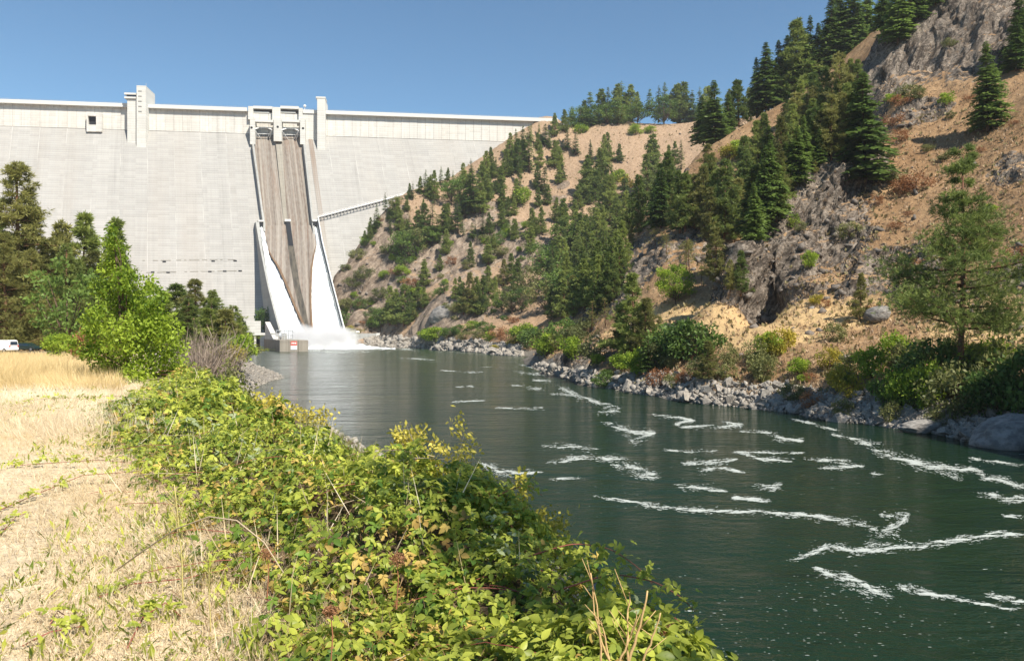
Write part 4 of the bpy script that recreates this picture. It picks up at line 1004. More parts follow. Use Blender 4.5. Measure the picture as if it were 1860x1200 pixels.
# far firs and pines (a few dozen pixels), mid and near ones
PR['fir_far'] = [(finish(make_fir(10 + s, 120, 5, 0.15 + .03 * (s % 3)), M_FIR), T_PLAIN) for s in range(5)]
PR['fir_near'] = [(finish(make_fir(30 + s, 230, 9, 0.21 + .03 * s, 0.05, 0.78, .34), M_FIR), T_PLAIN) for s in range(3)]
def pinepair(seed, mat, bark=M_BARKR, r0=0.013, **kw):
    c, limbs = make_pine(seed, **kw); return (finish(c, mat), finish(trunk_mesh(r0, 0.95, limbs, bend=.004), bark))
PR['pine_far'] = [pinepair(50 + s, M_PINE, nb=120, tufts=8, blades=7, bl=0.045, bw=.30, kind=3, z0=.05, spread=.03) for s in range(5)]
PR['pine_mid'] = [pinepair(60 + s, M_PINE, nb=120, tufts=12, blades=10, bl=0.045, bw=.17, kind=3, z0=.07, wid=1.12, spread=.028) for s in range(4)]
PR['pine_olive'] = [pinepair(70 + s, M_PINE_L, nb=95, tufts=11, blades=10, bl=0.046, bw=.17, kind=(3, 0, 3)[s], z0=.08, wid=1.15, spread=.028) for s in range(3)]
PR['pine_open'] = [pinepair(80 + s, M_PINE_L, nb=34, tufts=6, blades=9, bl=0.04, bw=.16, kind=2, z0=.25) for s in range(2)]
PR['pine_big'] = [pinepair(90 + s, (M_PINE, M_PINE_L)[s], nb=210, tufts=17, blades=11, bl=0.025, bw=.13, wid=1.2, spread=.025, kind=3, z0=.06) for s in range(2)]
PR['pine_hero'] = [pinepair(99, M_PINE, r0=0.011, nb=84, tufts=56, blades=14, bl=0.0195, bw=.11, kind=1, z0=.08, spread=.042, up_=.30)]
def broadpair(seed, mat, bark=M_BARK, r0=0.02, **kw):
    c, limbs = make_broad(seed, **kw); return (finish(c, mat), finish(trunk_mesh(r0, 0.55, limbs), bark))
PR['broad_green'] = [broadpair(110 + s, M_GREEN, K=34, leaves=55, ls=.05) for s in range(3)]
PR['broad_olive'] = [broadpair(120 + s, M_OLIVE, K=30, leaves=55, ls=.05) for s in range(3)]
PR['broad_lime'] = [broadpair(130, M_LIME, K=60, leaves=90, ls=.045, rx=.46, rz=.4, cz=.55, clump=.12)]
PR['shrub_green'] = [broadpair(140 + s, M_GREEN, K=22, leaves=90, ls=.10, rx=.62, rz=.42, cz=.42, clump=.26, low=True) for s in range(3)]
PR['shrub_olive'] = [broadpair(150 + s, M_OLIVE, K=22, leaves=85, ls=.09, rx=.62, rz=.42, cz=.40, clump=.26, low=True) for s in range(3)]
PR['shrub_yellow'] = [broadpair(160 + s, M_YELL, K=20, leaves=85, ls=.10, rx=.55, rz=.40, cz=.45, clump=.26, low=True) for s in range(2)]
PR['shrub_lime'] = [broadpair(165 + s, M_LIME, K=20, leaves=85, ls=.10, rx=.55, rz=.40, cz=.45, clump=.26, low=True) for s in range(2)]
PR['shrub_rust'] = [broadpair(170 + s, M_RUSTL, K=16, leaves=60, ls=.09, rx=.6, rz=.36, cz=.38, clump=.26, low=True) for s in range(2)]
PR['brush_grey'] = [(finish(make_brush(180 + s), M_TWIG), None) for s in range(2)]
NAMES = {'fir': ('fir_tree', 'fir', 'crown'), 'pine': ('pine_tree', 'pine', 'crown'), 'broad': ('broadleaf_tree', 'tree', 'crown'), 'shrub': ('shrub', 'shrub', 'foliage'), 'brush': ('dry_shrub', 'shrub', 'stems')}
PLANTS = []
def plant(key, px, yt, yb, w=1.0, region='', depth=None, left_=False, label=None, lookfrac=None, seed=None):
    p = None
    if depth is None:
        p = hitl(px, yb) if left_ else hit(px, yb)
        if p is None: return None
        depth = p.y
    if p is None: p = P(px, yb, depth)
    H = (yb - yt) / F * depth
    if H <= 0: return None
    fam = key.split('_')[0]; nm, cat, cn = NAMES[fam]
    v = PR[key][rnd.randrange(len(PR[key]))] if seed is None else PR[key][seed % len(PR[key])]
    o = empty(nm, p, rnd.random() * 6.28, (H * w, H * w, H)); o.rotation_euler[0] = rnd.gauss(0, .025); o.rotation_euler[1] = rnd.gauss(0, .025)
    c = link(cn, v[0], None, o); 
    if v[1] is not None: link('trunk' if fam in ('fir', 'pine', 'broad') else 'branches', v[1], None, o)
    o['category'] = cat
    PLANTS.append(dict(o=o, px=px, key=key, region=region, label=label, H=H, fam=fam, w=w))
    return o

# far hillside, conifers: (x, top, base, kind)
FAR = [(961, 238, 313), (940, 259, 313), (919, 276, 322), (951, 258, 305), (977, 245, 273), (989, 228, 265), (998, 239, 271), (1008, 211, 248), (1025, 204, 240), (1030, 228, 273), (1045, 242, 282), (1008, 261, 305), (981, 265, 305), (1018, 273, 305),
       (1073, 259, 302), (1097, 251, 299), (900, 288, 316), (910, 307, 347), (895, 299, 324), (876, 302, 361), (862, 312, 390), (872, 339, 390), (886, 322, 367), (909, 310, 347), (977, 305, 344), (988, 306, 353), (1015, 302, 334), (938, 330, 373), (914, 347, 384),
       (923, 361, 392), (934, 364, 392), (1067, 296, 361), (1082, 316, 364), (1011, 364, 404), (1023, 368, 404), (982, 381, 426), (968, 384, 432), (933, 401, 429), (876, 392, 432), (863, 401, 426), (889, 390, 426), (912, 373, 415), (770, 313, 353), (762, 324, 351), (783, 322, 350),
       (789, 316, 364), (801, 305, 336), (812, 309, 339), (744, 336, 361), (700, 353, 384), (685, 375, 415), (673, 398, 424), (693, 375, 388), (715, 373, 398), (739, 361, 384), (662, 422, 448), (722, 364, 400), (770, 364, 384), (815, 375, 421), (832, 361, 424), (841, 395, 429), (807, 378, 424),
       (784, 375, 446), (770, 378, 443), (795, 395, 443), (855, 443, 477), (887, 436, 480), (798, 466, 492), (770, 477, 520), (1103, 247, 295), (1074, 258, 298), (1125, 265, 295), (1067, 292, 361), (1093, 278, 350), (1184, 258, 350), (1196, 268, 340), (1176, 290, 364), (1215, 270, 320), (1237, 260, 308), (1226, 262, 300),
       (845, 330, 395), (852, 322, 380), (902, 330, 352), (947, 300, 325), (930, 268, 318), (1052, 330, 360), (1110, 300, 350), (1135, 320, 372), (757, 388, 440), (744, 392, 430), (705, 380, 400), (680, 390, 420)]
FAR += [(x_, b_ - rnd.uniform(24, 44), b_) for (x_, b_) in [(rnd.uniform(690, 1180), rnd.uniform(270, 470)) for _ in range(130)] if b_ > np.interp(x_, [690, 760, 870, 950, 1000, 1180], [400, 365, 325, 280, 262, 262]) and rnd.random() < .42]
FAR += [(x_, np.interp(x_, [660, 700, 745, 800, 870, 950, 1000], [445, 395, 358, 352, 325, 262, 232]) + 6 - h_, np.interp(x_, [660, 700, 745, 800, 870, 950, 1000], [445, 395, 358, 352, 325, 262, 232]) + 6) for (x_, h_) in [(672, 26), (681, 24), (708, 28), (750, 30), (778, 34), (822, 36), (842, 40), (856, 44), (882, 42), (893, 40), (926, 40), (938, 40), (950, 36), (964, 32), (978, 26)]]
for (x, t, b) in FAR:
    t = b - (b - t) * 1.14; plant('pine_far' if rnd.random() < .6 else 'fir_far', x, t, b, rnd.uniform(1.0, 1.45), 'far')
SKYL = [(1071, 170, 229), (1091, 168, 226), (1129, 156, 226), (1119, 160, 222), (1146, 163, 205), (1158, 176, 200), (1180, 172, 200), (1208, 157, 205), (1223, 163, 205), (1242, 153, 221), (1256, 163, 221), (1269, 166, 221), (1104, 168, 224), (1060, 192, 232), (1040, 206, 236), (1196, 168, 212), (1232, 166, 215), (1285, 165, 218), (1325, 175, 215), (1360, 165, 210), (1137, 172, 220)]
for (x, t, b) in SKYL: plant('fir_far' if rnd.random() < .35 else 'pine_far', x, t - rnd.uniform(2, 14), b + 8, rnd.uniform(1.2, 1.7), 'skyline', depth=rnd.uniform(694, 712))
for (x, t, b, k) in [(1206, 174, 226, 'broad_green'), (1158, 185, 224, 'broad_green'), (1052, 190, 228, 'broad_green'), (1104, 188, 226, 'broad_green'), (1122, 183, 227, 'broad_green'), (1074, 188, 228, 'broad_green'), (1036, 208, 240, 'broad_green')]: plant(k, x, t, b + 3, 1.35, 'skyline_leafy', depth=692)
for (x, t, b, k) in [(728, 415, 471, 'broad_green'), (758, 412, 462, 'broad_olive'), (742, 420, 474, 'broad_green'), (775, 405, 450, 'broad_green'), (820, 322, 372, 'broad_green'), (834, 315, 350, 'broad_green'), (674, 559, 601, 'broad_green'), (691, 556, 601, 'broad_green'), (807, 508, 533, 'broad_green'), (948, 519, 567, 'broad_green'), (980, 437, 488, 'broad_green'), (1005, 447, 520, 'broad_green'), (1010, 480, 560, 'broad_green'), (962, 480, 540, 'broad_olive'), (990, 505, 570, 'broad_olive'), (1030, 490, 560, 'broad_green'), (912, 528, 568, 'broad_green'), (930, 515, 570, 'broad_olive'), (1020, 400, 460, 'broad_green'), (1050, 395, 450, 'broad_green'), (1075, 375, 430, 'broad_olive')]:
    plant(k, x, t, b, rnd.uniform(1.0, 1.3), 'far_leafy')
for (x, t, b) in [(708, 519, 590), (733, 516, 593), (745, 530, 588), (720, 525, 592), (770, 477, 516), (759, 513, 559), (772, 520, 560), (835, 502, 539), (852, 494, 572), (863, 502, 570), (877, 500, 566), (887, 482, 533), (900, 502, 545), (929, 460, 513), (915, 470, 520), (940, 470, 530), (1059, 448, 539), (1082, 437, 533), (1042, 499, 573), (1020, 495, 575), (1001, 520, 580), (1062, 470, 560), (870, 520, 573), (842, 512, 570), (826, 505, 545)]:
    plant('pine_far' if rnd.random() < .7 else 'pine_olive', x, t, b, rnd.uniform(1.0, 1.4), 'foot')
# dense wood in the gulch between the two spurs
GUL = []
for k in range(78):
    x = rnd.uniform(1000, 1185); yb = rnd.uniform(400, 585)
    lo = np.interp(x, [1000, 1060, 1100, 1150, 1185], [480, 400, 380, 345, 345]); hi_ = np.interp(x, [1000, 1060, 1100, 1130, 1185], [590, 585, 560, 500, 400])
    if lo < yb < hi_ + 10: GUL.append((x, yb))
for (x, yb) in sorted(GUL, key=lambda q: q[1]):
    h_ = rnd.uniform(55, 95); plant(rnd.choice(['pine_far', 'pine_far', 'fir_far', 'pine_mid']), x, yb - h_, yb, rnd.uniform(.95, 1.35), 'gulch')
# middle spur: big firs on and behind the ridge line
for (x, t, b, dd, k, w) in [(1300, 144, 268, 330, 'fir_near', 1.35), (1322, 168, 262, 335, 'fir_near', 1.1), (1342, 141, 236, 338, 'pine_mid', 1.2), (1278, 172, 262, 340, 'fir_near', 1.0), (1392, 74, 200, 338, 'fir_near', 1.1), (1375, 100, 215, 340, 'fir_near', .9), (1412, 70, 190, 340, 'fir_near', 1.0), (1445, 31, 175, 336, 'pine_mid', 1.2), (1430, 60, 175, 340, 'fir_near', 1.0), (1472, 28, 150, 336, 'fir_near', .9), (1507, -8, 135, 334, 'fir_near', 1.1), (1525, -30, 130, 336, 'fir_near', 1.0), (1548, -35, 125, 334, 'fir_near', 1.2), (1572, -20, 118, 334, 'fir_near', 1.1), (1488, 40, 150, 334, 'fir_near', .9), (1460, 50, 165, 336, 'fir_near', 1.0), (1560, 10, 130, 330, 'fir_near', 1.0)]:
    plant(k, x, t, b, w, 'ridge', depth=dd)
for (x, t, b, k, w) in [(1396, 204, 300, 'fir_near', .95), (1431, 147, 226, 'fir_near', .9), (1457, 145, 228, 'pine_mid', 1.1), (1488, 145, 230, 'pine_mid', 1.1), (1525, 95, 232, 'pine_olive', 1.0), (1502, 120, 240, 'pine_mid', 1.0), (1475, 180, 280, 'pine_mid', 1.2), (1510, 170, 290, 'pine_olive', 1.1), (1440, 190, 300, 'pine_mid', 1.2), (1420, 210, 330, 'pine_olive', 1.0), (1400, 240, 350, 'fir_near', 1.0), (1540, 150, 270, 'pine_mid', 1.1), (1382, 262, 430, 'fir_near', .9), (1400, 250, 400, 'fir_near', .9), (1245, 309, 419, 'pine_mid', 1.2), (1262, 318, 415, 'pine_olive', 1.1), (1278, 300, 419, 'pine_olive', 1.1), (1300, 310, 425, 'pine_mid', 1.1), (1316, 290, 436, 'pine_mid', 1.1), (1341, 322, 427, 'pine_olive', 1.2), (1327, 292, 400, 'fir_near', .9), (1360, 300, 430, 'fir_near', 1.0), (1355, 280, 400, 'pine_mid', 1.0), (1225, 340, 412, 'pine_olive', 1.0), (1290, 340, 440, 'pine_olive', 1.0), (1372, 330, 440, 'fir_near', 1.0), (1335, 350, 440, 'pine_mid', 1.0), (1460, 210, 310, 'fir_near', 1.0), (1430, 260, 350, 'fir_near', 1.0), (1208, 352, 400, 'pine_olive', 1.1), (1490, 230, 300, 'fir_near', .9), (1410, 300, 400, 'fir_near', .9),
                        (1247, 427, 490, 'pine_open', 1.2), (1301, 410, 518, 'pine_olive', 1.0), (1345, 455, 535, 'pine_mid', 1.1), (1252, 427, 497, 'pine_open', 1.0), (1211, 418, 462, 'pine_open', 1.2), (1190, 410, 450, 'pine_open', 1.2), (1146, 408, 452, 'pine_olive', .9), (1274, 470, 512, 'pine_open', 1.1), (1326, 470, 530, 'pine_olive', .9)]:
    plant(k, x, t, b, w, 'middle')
for q_ in range(46):
    x = rnd.uniform(1195, 1560); lo = np.interp(x, [1195, 1250, 1330, 1400, 1480, 1560], [375, 330, 330, 240, 180, 150]); hi2 = np.interp(x, [1195, 1300, 1370, 1420, 1480, 1560], [420, 436, 440, 370, 300, 285])
    b = rnd.uniform(lo + 20, hi2); h_ = rnd.uniform(70, 115); plant(rnd.choice(['pine_mid', 'pine_olive', 'fir_near', 'pine_mid']), x, b - h_, b, rnd.uniform(.95, 1.25), 'middle')
for (x, t, b, k, w) in [(1572, 125, 338, 'fir_near', 1.15), (1632, -60, 80, 'fir_near', 1.2), (1605, -50, 60, 'fir_near', 1.0), (1665, -70, 40, 'fir_near', 1.1), (1795, 72, 240, 'fir_near', 1.1), (1855, -20, 110, 'fir_near', 1.2), (1845, 30, 130, 'fir_near', 1.0), (1548, 150, 275, 'fir_near', 1.0), (1480, 290, 315, 'pine_olive', 1.4), (1562, 495, 582, 'pine_olive', 1.0), (1700, -60, 10, 'fir_near', 1.0)]:
    plant(k, x, t, b, w, 'crag')
# bench and river bank on the near right
for (x, t, b, k, w, lab) in [(1227, 478, 553, 'broad_lime', 1.05, 'round bright yellow-green tree standing alone on the grassy bench'),
        (1150, 497, 645, 'pine_mid', 1.35, 'bushy pine on the bank between the yellow round tree and the river'), (1172, 540, 650, 'pine_olive', 1.2, None), (1128, 560, 640, 'pine_olive', 1.1, None),
        (1100, 540, 592, 'pine_open', 1.2, None), (1075, 545, 600, 'pine_open', 1.2, None), (1178, 600, 682, 'fir_far', 1.5, None), (1287, 618, 692, 'pine_olive', 1.6, 'small dense pine leaning over the riprap below the bench'), (1085, 480, 560, 'pine_mid', 1.0, None), (1115, 470, 545, 'pine_mid', 1.0, None)]:
    plant(k, x, t, b, w, 'bench', label=lab)
hero = plant('pine_hero', 1745, 255, 728, 1.0, 'bench', depth=91, label='tall open pine with a red-brown trunk at the right, rising above the river bank shrubs', seed=0)
for (x, t, b, k, w) in [(1240, 572, 648, 'shrub_green', .95), (1262, 590, 640, 'shrub_olive', .9), (1220, 600, 650, 'shrub_green', .8), (1126, 640, 674, 'shrub_lime', 1.1), (1405, 598, 650, 'shrub_yellow', .75), (1378, 610, 660, 'shrub_olive', .8), (1390, 640, 690, 'shrub_olive', .7), (1325, 620, 660, 'shrub_olive', .7), (1515, 583, 620, 'shrub_olive', .8), (1507, 625, 672, 'shrub_yellow', .7), (1535, 655, 722, 'shrub_yellow', .7), (1545, 630, 680, 'shrub_olive', .8), (1585, 625, 690, 'shrub_lime', .8), (1482, 533, 553, 'shrub_yellow', 1.0), (1470, 385 + 68, 488, 'shrub_lime', .7), (1500, 540, 556, 'shrub_rust', 1.2), (1590, 548, 572, 'shrub_rust', 1.2), (1625, 600, 665, 'shrub_lime', .8), (1655, 610, 680, 'shrub_olive', .8), (1690, 620, 700, 'shrub_olive', .8), (1640, 660, 740, 'shrub_lime', .8), (1700, 600, 720, 'shrub_green', .8), (1740, 650, 752, 'shrub_olive', .8), (1800, 610, 710, 'shrub_lime', .8), (1850, 595, 720, 'shrub_olive', .8), (1800, 660, 755, 'shrub_green', .8), (1765, 620, 690, 'shrub_yellow', .8), (1880, 620, 760, 'shrub_green', .7), (1620, 660, 735, 'shrub_green', .7), (1690, 650, 745, 'shrub_lime', .6), (1660, 690, 745, 'shrub_green', .7), (1345, 250, 285, 'shrub_lime', 1.2), (1325, 262, 290, 'shrub_yellow', 1.2), (1640, 320, 352, 'shrub_rust', 1.2), (1665, 305, 345, 'shrub_rust', 1.2), (1590, 350, 372, 'shrub_rust', 1.1), (1610, 300, 330, 'shrub_olive', 1.1), (1650, 150, 180, 'shrub_olive', 1.1), (1725, 68, 85, 'shrub_olive', 1.1), (1670, 155, 178, 'shrub_olive', 1.1), (1720, 165, 190, 'shrub_lime', 1.0), (1545, 400, 432, 'shrub_olive', 1.0), (1440, 385, 412, 'shrub_lime', .9), (1455, 400, 418, 'shrub_olive', .9), (1400, 385, 400, 'shrub_yellow', .9), (1850, 440, 470, 'shrub_rust', 1.2), (1015, 600, 632, 'shrub_olive', 1.0), (1040, 590, 622, 'shrub_olive', 1.1), (1000, 600, 640, 'shrub_lime', .9), (1060, 575, 612, 'shrub_olive', 1.1), (1020, 575, 620, 'shrub_green', 1.0), (985, 608, 645, 'shrub_lime', .9), (1085, 640, 662, 'shrub_lime', .9), (1200, 660, 700, 'shrub_rust', 1.0), (1222, 675, 705, 'shrub_olive', .9), (1245, 668, 698, 'shrub_rust', 1.0), (1475, 700, 740, 'shrub_rust', .8), (1440, 690, 725, 'shrub_olive', .9), (1530, 720, 755, 'shrub_olive', .8), (1620, 725, 765, 'shrub_olive', .7), (1700, 735, 775, 'shrub_olive', .8)]:
    plant(k, x, t, b, w, 'bank_shrub')
for (x, t, b, k, w) in [(793, 590, 618, 'shrub_lime', 1.4), (775, 596, 620, 'shrub_lime', 1.3), (815, 592, 612, 'shrub_green', 1.3), (835, 588, 606, 'shrub_green', 1.3), (858, 580, 598, 'shrub_lime', 1.3), (882, 582, 602, 'shrub_green', 1.2), (905, 590, 612, 'shrub_rust', 1.3), (870, 596, 614, 'shrub_olive', 1.3), (845, 600, 616, 'shrub_olive', 1.3), (890, 600, 618, 'shrub_lime', 1.2), (920, 595, 618, 'shrub_rust', 1.2), (940, 590, 620, 'shrub_olive', 1.1), (955, 585, 622, 'shrub_lime', 1.1), (970, 590, 630, 'shrub_green', 1.0), (930, 615, 628, 'shrub_yellow', 1.6), (900, 625, 634, 'shrub_yellow', 2.0), (1054, 223, 243, 'shrub_lime', 1.2), (1182, 228, 241, 'shrub_lime', 1.6), (1155, 224, 245, 'shrub_lime', 1.1), (610, 455, 475, 'shrub_green', 1.5), (625, 462, 476, 'shrub_green', 1.3), (615, 560, 600, 'shrub_green', 1.0), (628, 540, 560, 'shrub_olive', 1.2), (640, 500, 520, 'shrub_olive', 1.2), (660, 480, 505, 'shrub_olive', 1.1), (640, 590, 606, 'shrub_yellow', 1.6), (730, 480, 500, 'shrub_lime', 1.3), (700, 490, 505, 'shrub_lime', 1.4), (735, 462, 480, 'shrub_green', 1.4), (1110, 350, 372, 'shrub_lime', 1.2), (1126, 305, 330, 'shrub_lime', 1.0), (1140, 318, 340, 'shrub_yellow', 1.1), (950, 338, 372, 'shrub_lime', .8), (800, 520, 535, 'shrub_green', 1.4), (780, 530, 545, 'shrub_olive', 1.3), (655, 540, 560, 'shrub_green', 1.2), (650, 450, 470, 'shrub_olive', 1.2), (705, 440, 460, 'shrub_olive', 1.2), (720, 355, 372, 'shrub_olive', 1.2), (910, 445, 462, 'shrub_olive', 1.2), (745, 500, 520, 'shrub_rust', 1.2), (850, 470, 488, 'shrub_olive', 1.2), (690, 520, 540, 'shrub_olive', 1.2), (480, 552, 600, 'shrub_green', .5)]:
    plant(k, x, t, b, w, 'far_shrub', depth=(540 if x == 480 else None))

for q_ in range(70):
    x, y = rnd.uniform(620, 960), rnd.uniform(400, 600); plant(rnd.choice(['shrub_olive', 'shrub_green', 'shrub_olive', 'shrub_lime', 'shrub_rust']), x, y - rnd.uniform(8, 18), y, rnd.uniform(.9, 1.4), 'far_shrub')
for q_ in range(24):
    x, y = rnd.uniform(1560, 1850), rnd.uniform(180, 500); plant(rnd.choice(['shrub_olive', 'shrub_rust', 'shrub_rust', 'shrub_olive', 'shrub_lime']), x, y - rnd.uniform(10, 26), y, rnd.uniform(1.0, 1.5), 'bank_shrub')
for q_ in range(12):
    x, y = rnd.uniform(1080, 1560), rnd.uniform(665, 705); plant(rnd.choice(['shrub_olive', 'shrub_green', 'shrub_olive', 'shrub_lime', 'shrub_rust']), x, y - rnd.uniform(14, 38), y, rnd.uniform(.8, 1.2), 'bank_shrub')
for (x, t, b, k, w) in [(1215, 585, 655, 'shrub_green', .9), (1265, 575, 650, 'shrub_green', .9), (1190, 610, 672, 'shrub_olive', .9), (1160, 630, 680, 'shrub_lime', .8), (1398, 600, 652, 'shrub_lime', .9), (1420, 590, 640, 'shrub_yellow', .8), (1080, 600, 650, 'shrub_olive', .9), (1035, 605, 650, 'shrub_lime', .8)]: plant(k, x, t, b, w, 'bank_shrub')
# left bank trees
for (x, t, b, dd, k, w, lab) in [(28, 292, 648, 150, 'pine_big', 1.05, 'tallest dense pine at the left edge, towering over the parked van'), (70, 372, 645, 156, 'pine_big', 1.0, None), (-25, 330, 650, 148, 'pine_big', 1.1, None), (100, 398, 642, 152, 'pine_olive', .8, None), (148, 387, 640, 158, 'pine_mid', .9, None), (120, 440, 645, 148, 'pine_big', .9, None), (200, 398, 640, 165, 'pine_mid', .8, None), (172, 455, 640, 155, 'pine_olive', 1.0, None), (225, 470, 645, 162, 'pine_mid', 1.0, None), (50, 450, 650, 143, 'pine_big', .9, None),
        (324, 516, 655, 165, 'pine_mid', 1.3, None), (357, 505, 655, 160, 'pine_big', 1.1, None), (392, 525, 655, 158, 'pine_big', 1.2, None), (424, 553, 655, 156, 'pine_big', 1.3, None), (340, 540, 655, 150, 'pine_big', 1.2, None), (408, 560, 660, 148, 'pine_olive', 1.4, None), (376, 560, 662, 148, 'pine_mid', 1.3, None), (255, 520, 650, 160, 'pine_mid', 1.1, None), (300, 560, 655, 160, 'pine_olive', 1.2, None)]:
    plant(k, x, t, b, w * (1.45 if x > 280 else 1.2), 'left', depth=dd, label=lab)
for (x, t, b, dd, k, w) in [(10, 420, 648, 140, 'pine_big', 1.0), (85, 430, 645, 150, 'pine_big', 1.1), (140, 470, 645, 152, 'pine_big', 1.0), (188, 480, 645, 158, 'pine_big', 1.0), (260, 540, 655, 155, 'pine_big', 1.1), (290, 530, 655, 158, 'pine_mid', 1.1), (320, 560, 660, 150, 'pine_big', 1.1), (436, 575, 655, 160, 'pine_big', 1.1), (385, 545, 660, 155, 'pine_big', 1.1), (215, 440, 645, 168, 'pine_big', .9)]:
    plant(k, x, t, b, w * (1.5 if x > 280 else 1.25), 'left', depth=dd)
plant('broad_green', 122, 470, 640, 1.0, 'left', depth=120, label='dark leafy green tree between the left pines and the lime tree')
for (x, t, b, dd, k, w, lab) in [(138, 598, 650, 75, 'shrub_lime', .7, 'yellow-green shrub beside the dark parked car'), (165, 585, 655, 70, 'shrub_rust', .7, 'reddish shrub left of the lime-green tree'), (105, 600, 645, 90, 'shrub_lime', .9, 'low lime shrub right behind the dark car'), (432, 600, 655, 140, 'shrub_lime', 1.0, 'lime shrub at the foot of the left pines beside the gravel spit'), (415, 620, 665, 135, 'shrub_yellow', 1.0, 'yellowish shrub on top of the gravel spit')]:
    plant(k, x, t, b, w, 'left_shrub', depth=dd, label=lab)
for (x, t, b, dd, w, lab) in [(385, 590, 715, 58, .8, 'bare grey-brown shrub right of the lime-green tree'), (350, 600, 720, 52, .7, 'smaller bare twiggy shrub tucked behind the lime-green tree')]:
    plant('brush_grey', x, t, b, w, 'left_shrub', depth=dd, label=lab)

ORD = ['', 'second', 'third', 'fourth', 'fifth', 'sixth', 'seventh', 'eighth', 'ninth', 'tenth', 'eleventh', 'twelfth', 'thirteenth', 'fourteenth', 'fifteenth', 'sixteenth', 'seventeenth', 'eighteenth', 'nineteenth']
TENS = {2: 'twent', 3: 'thirt', 4: 'fort', 5: 'fift', 6: 'sixt', 7: 'sevent', 8: 'eight', 9: 'ninet'}
ONES = ['', 'first', 'second', 'third', 'fourth', 'fifth', 'sixth', 'seventh', 'eighth', 'ninth']
def ordinal(i, n):
    if i == 0: return 'leftmost'
    if i == n - 1: return 'rightmost'
    k = i + 1
    if k < 20: return ORD[k - 1] + ' from the left'
    if k >= 100: return 'one hundred and ' + (ONES[k - 100] if 0 < k - 100 < 10 else 'tenth') + ' from the left'
    if k % 10 == 0: return TENS[k // 10] + 'ieth from the left'
    return TENS[k // 10] + 'y-' + ONES[k % 10] + ' from the left'
WHERE = {'far': 'on the far hillside beside the dam', 'skyline': 'on the far skyline ridge', 'skyline_leafy': 'along the skyline ridge', 'far_leafy': 'on the far hillside', 'foot': 'at the foot of the far hill', 'gulch': 'in the gully between the hills', 'ridge': 'on the near ridge against the sky', 'middle': 'on the middle spur', 'crag': 'by the crags at upper right', 'bench': 'on the near right river bench', 'bank_shrub': 'on the near right bank', 'far_shrub': 'on the far bank and hill', 'left': 'on the left bank before the dam', 'left_shrub': 'on the left bank'}
LOOK = {'fir_far': 'dark green fir', 'fir_near': 'dark green fir', 'pine_far': 'narrow green pine', 'pine_mid': 'bushy green pine', 'pine_olive': 'olive-green pine', 'pine_open': 'thin open pine', 'pine_big': 'dense full pine', 'pine_hero': 'tall pine', 'broad_green': 'leafy green tree', 'broad_olive': 'leafy olive tree', 'broad_lime': 'lime tree', 'shrub_green': 'green shrub', 'shrub_olive': 'olive shrub', 'shrub_yellow': 'yellow shrub', 'shrub_lime': 'lime-green shrub', 'shrub_rust': 'rusty brown shrub', 'brush_grey': 'bare grey shrub'}
GRP = {'far': 'conifers on the far hillside', 'skyline': 'conifers on the skyline ridge', 'skyline_leafy': 'leafy trees on the skyline', 'far_leafy': 'leafy trees on the far hill', 'foot': 'pines at the foot of the far hill', 'gulch': 'conifers in the gully', 'ridge': 'big firs on the ridge', 'middle': 'conifers on the middle spur', 'crag': 'firs by the crags', 'bench': 'trees on the near right bench', 'bank_shrub': 'shrubs on the near right bank', 'far_shrub': 'shrubs on the far bank', 'left': 'trees on the left bank', 'left_shrub': 'shrubs on the left bank'}
def label_plants():
    from collections import defaultdict
    g = defaultdict(list)
    for p in PLANTS:
        p['o']['group'] = GRP[p['region']]
        if p['label']: p['o']['label'] = p['label']
        else: g[(p['region'], LOOK[p['key']])].append(p)
    for (reg, look), ps in g.items():
        ps.sort(key=lambda q: q['px'])
        for i, p in enumerate(ps):
            p['o']['label'] = look + ' ' + WHERE[reg] + ('' if len(ps) == 1 else ', ' + ordinal(i, len(ps)))
label_plants()
# ------------------------------------------------------------------ rocks
def rock_mesh(seed, n=13, flat=0.62):
    r = np.random.default_rng(seed); bm = bmesh.new()
    p = unit(r.normal(0, 1, (n, 3))) * np.array([1.0, r.uniform(.6, .9), flat]) * r.uniform(.8, 1.1, (n, 1))
    vs_ = [bm.verts.new(q) for q in p]; bmesh.ops.convex_hull(bm, input=vs_)
    for v in [v for v in bm.verts if not v.link_faces]: bm.verts.remove(v)
    bmesh.ops.triangulate(bm, faces=bm.faces); me = bpy.data.meshes.new('rock'); bm.to_mesh(me); bm.free(); return me
def m_rock(name, a, b, sc=1.0):
    t = NT(name); co = t.coord(); oi = t.new('ShaderNodeObjectInfo').outputs['Random']
    n = t.noise(co, 1.4 * sc, 6, 0.7); n2 = t.noise(co, 6 * sc, 4, .7); tn = t.attr('tint')
    c = t.mix(t.ramp(n, [(.3, 0), (.7, 1)]), a, b); c = t.mix(t.ramp(n2, [(.4, .5), (.55, 0)]), c, [x * .45 for x in a])
    k = t.math('ADD', .78, t.math('MULTIPLY', t.math('ADD', oi, tn), .3)); c = t.mix(1.0, c, t.comb(k, k, k), 'MULTIPLY')
    return t.set(c, .9, t.bump(t.math('ADD', n, t.math('MULTIPLY', n2, .4)), .7, .12), .2)
M_ROCK = m_rock('riprap_rock', (0.20, 0.18, 0.155), (0.42, 0.385, 0.335), 1.5)
M_BOULDER = m_rock('boulder_rock', (0.17, 0.16, 0.15), (0.36, 0.34, 0.31), .8)
M_STONE = m_rock('slope_stone', (0.10, 0.085, 0.075), (0.26, 0.225, 0.19), 1.0)
RM = [rock_mesh(s, 8 + s % 4, .55 + .06 * (s % 5)) for s in range(10)]
for m_ in RM: m_.materials.append(M_ROCK)
RV = []
for m_ in RM:
    v = np.array([tuple(q.co) for q in m_.vertices]); f = np.array([tuple(q.vertices) for q in m_.polygons]); RV.append((v, f))
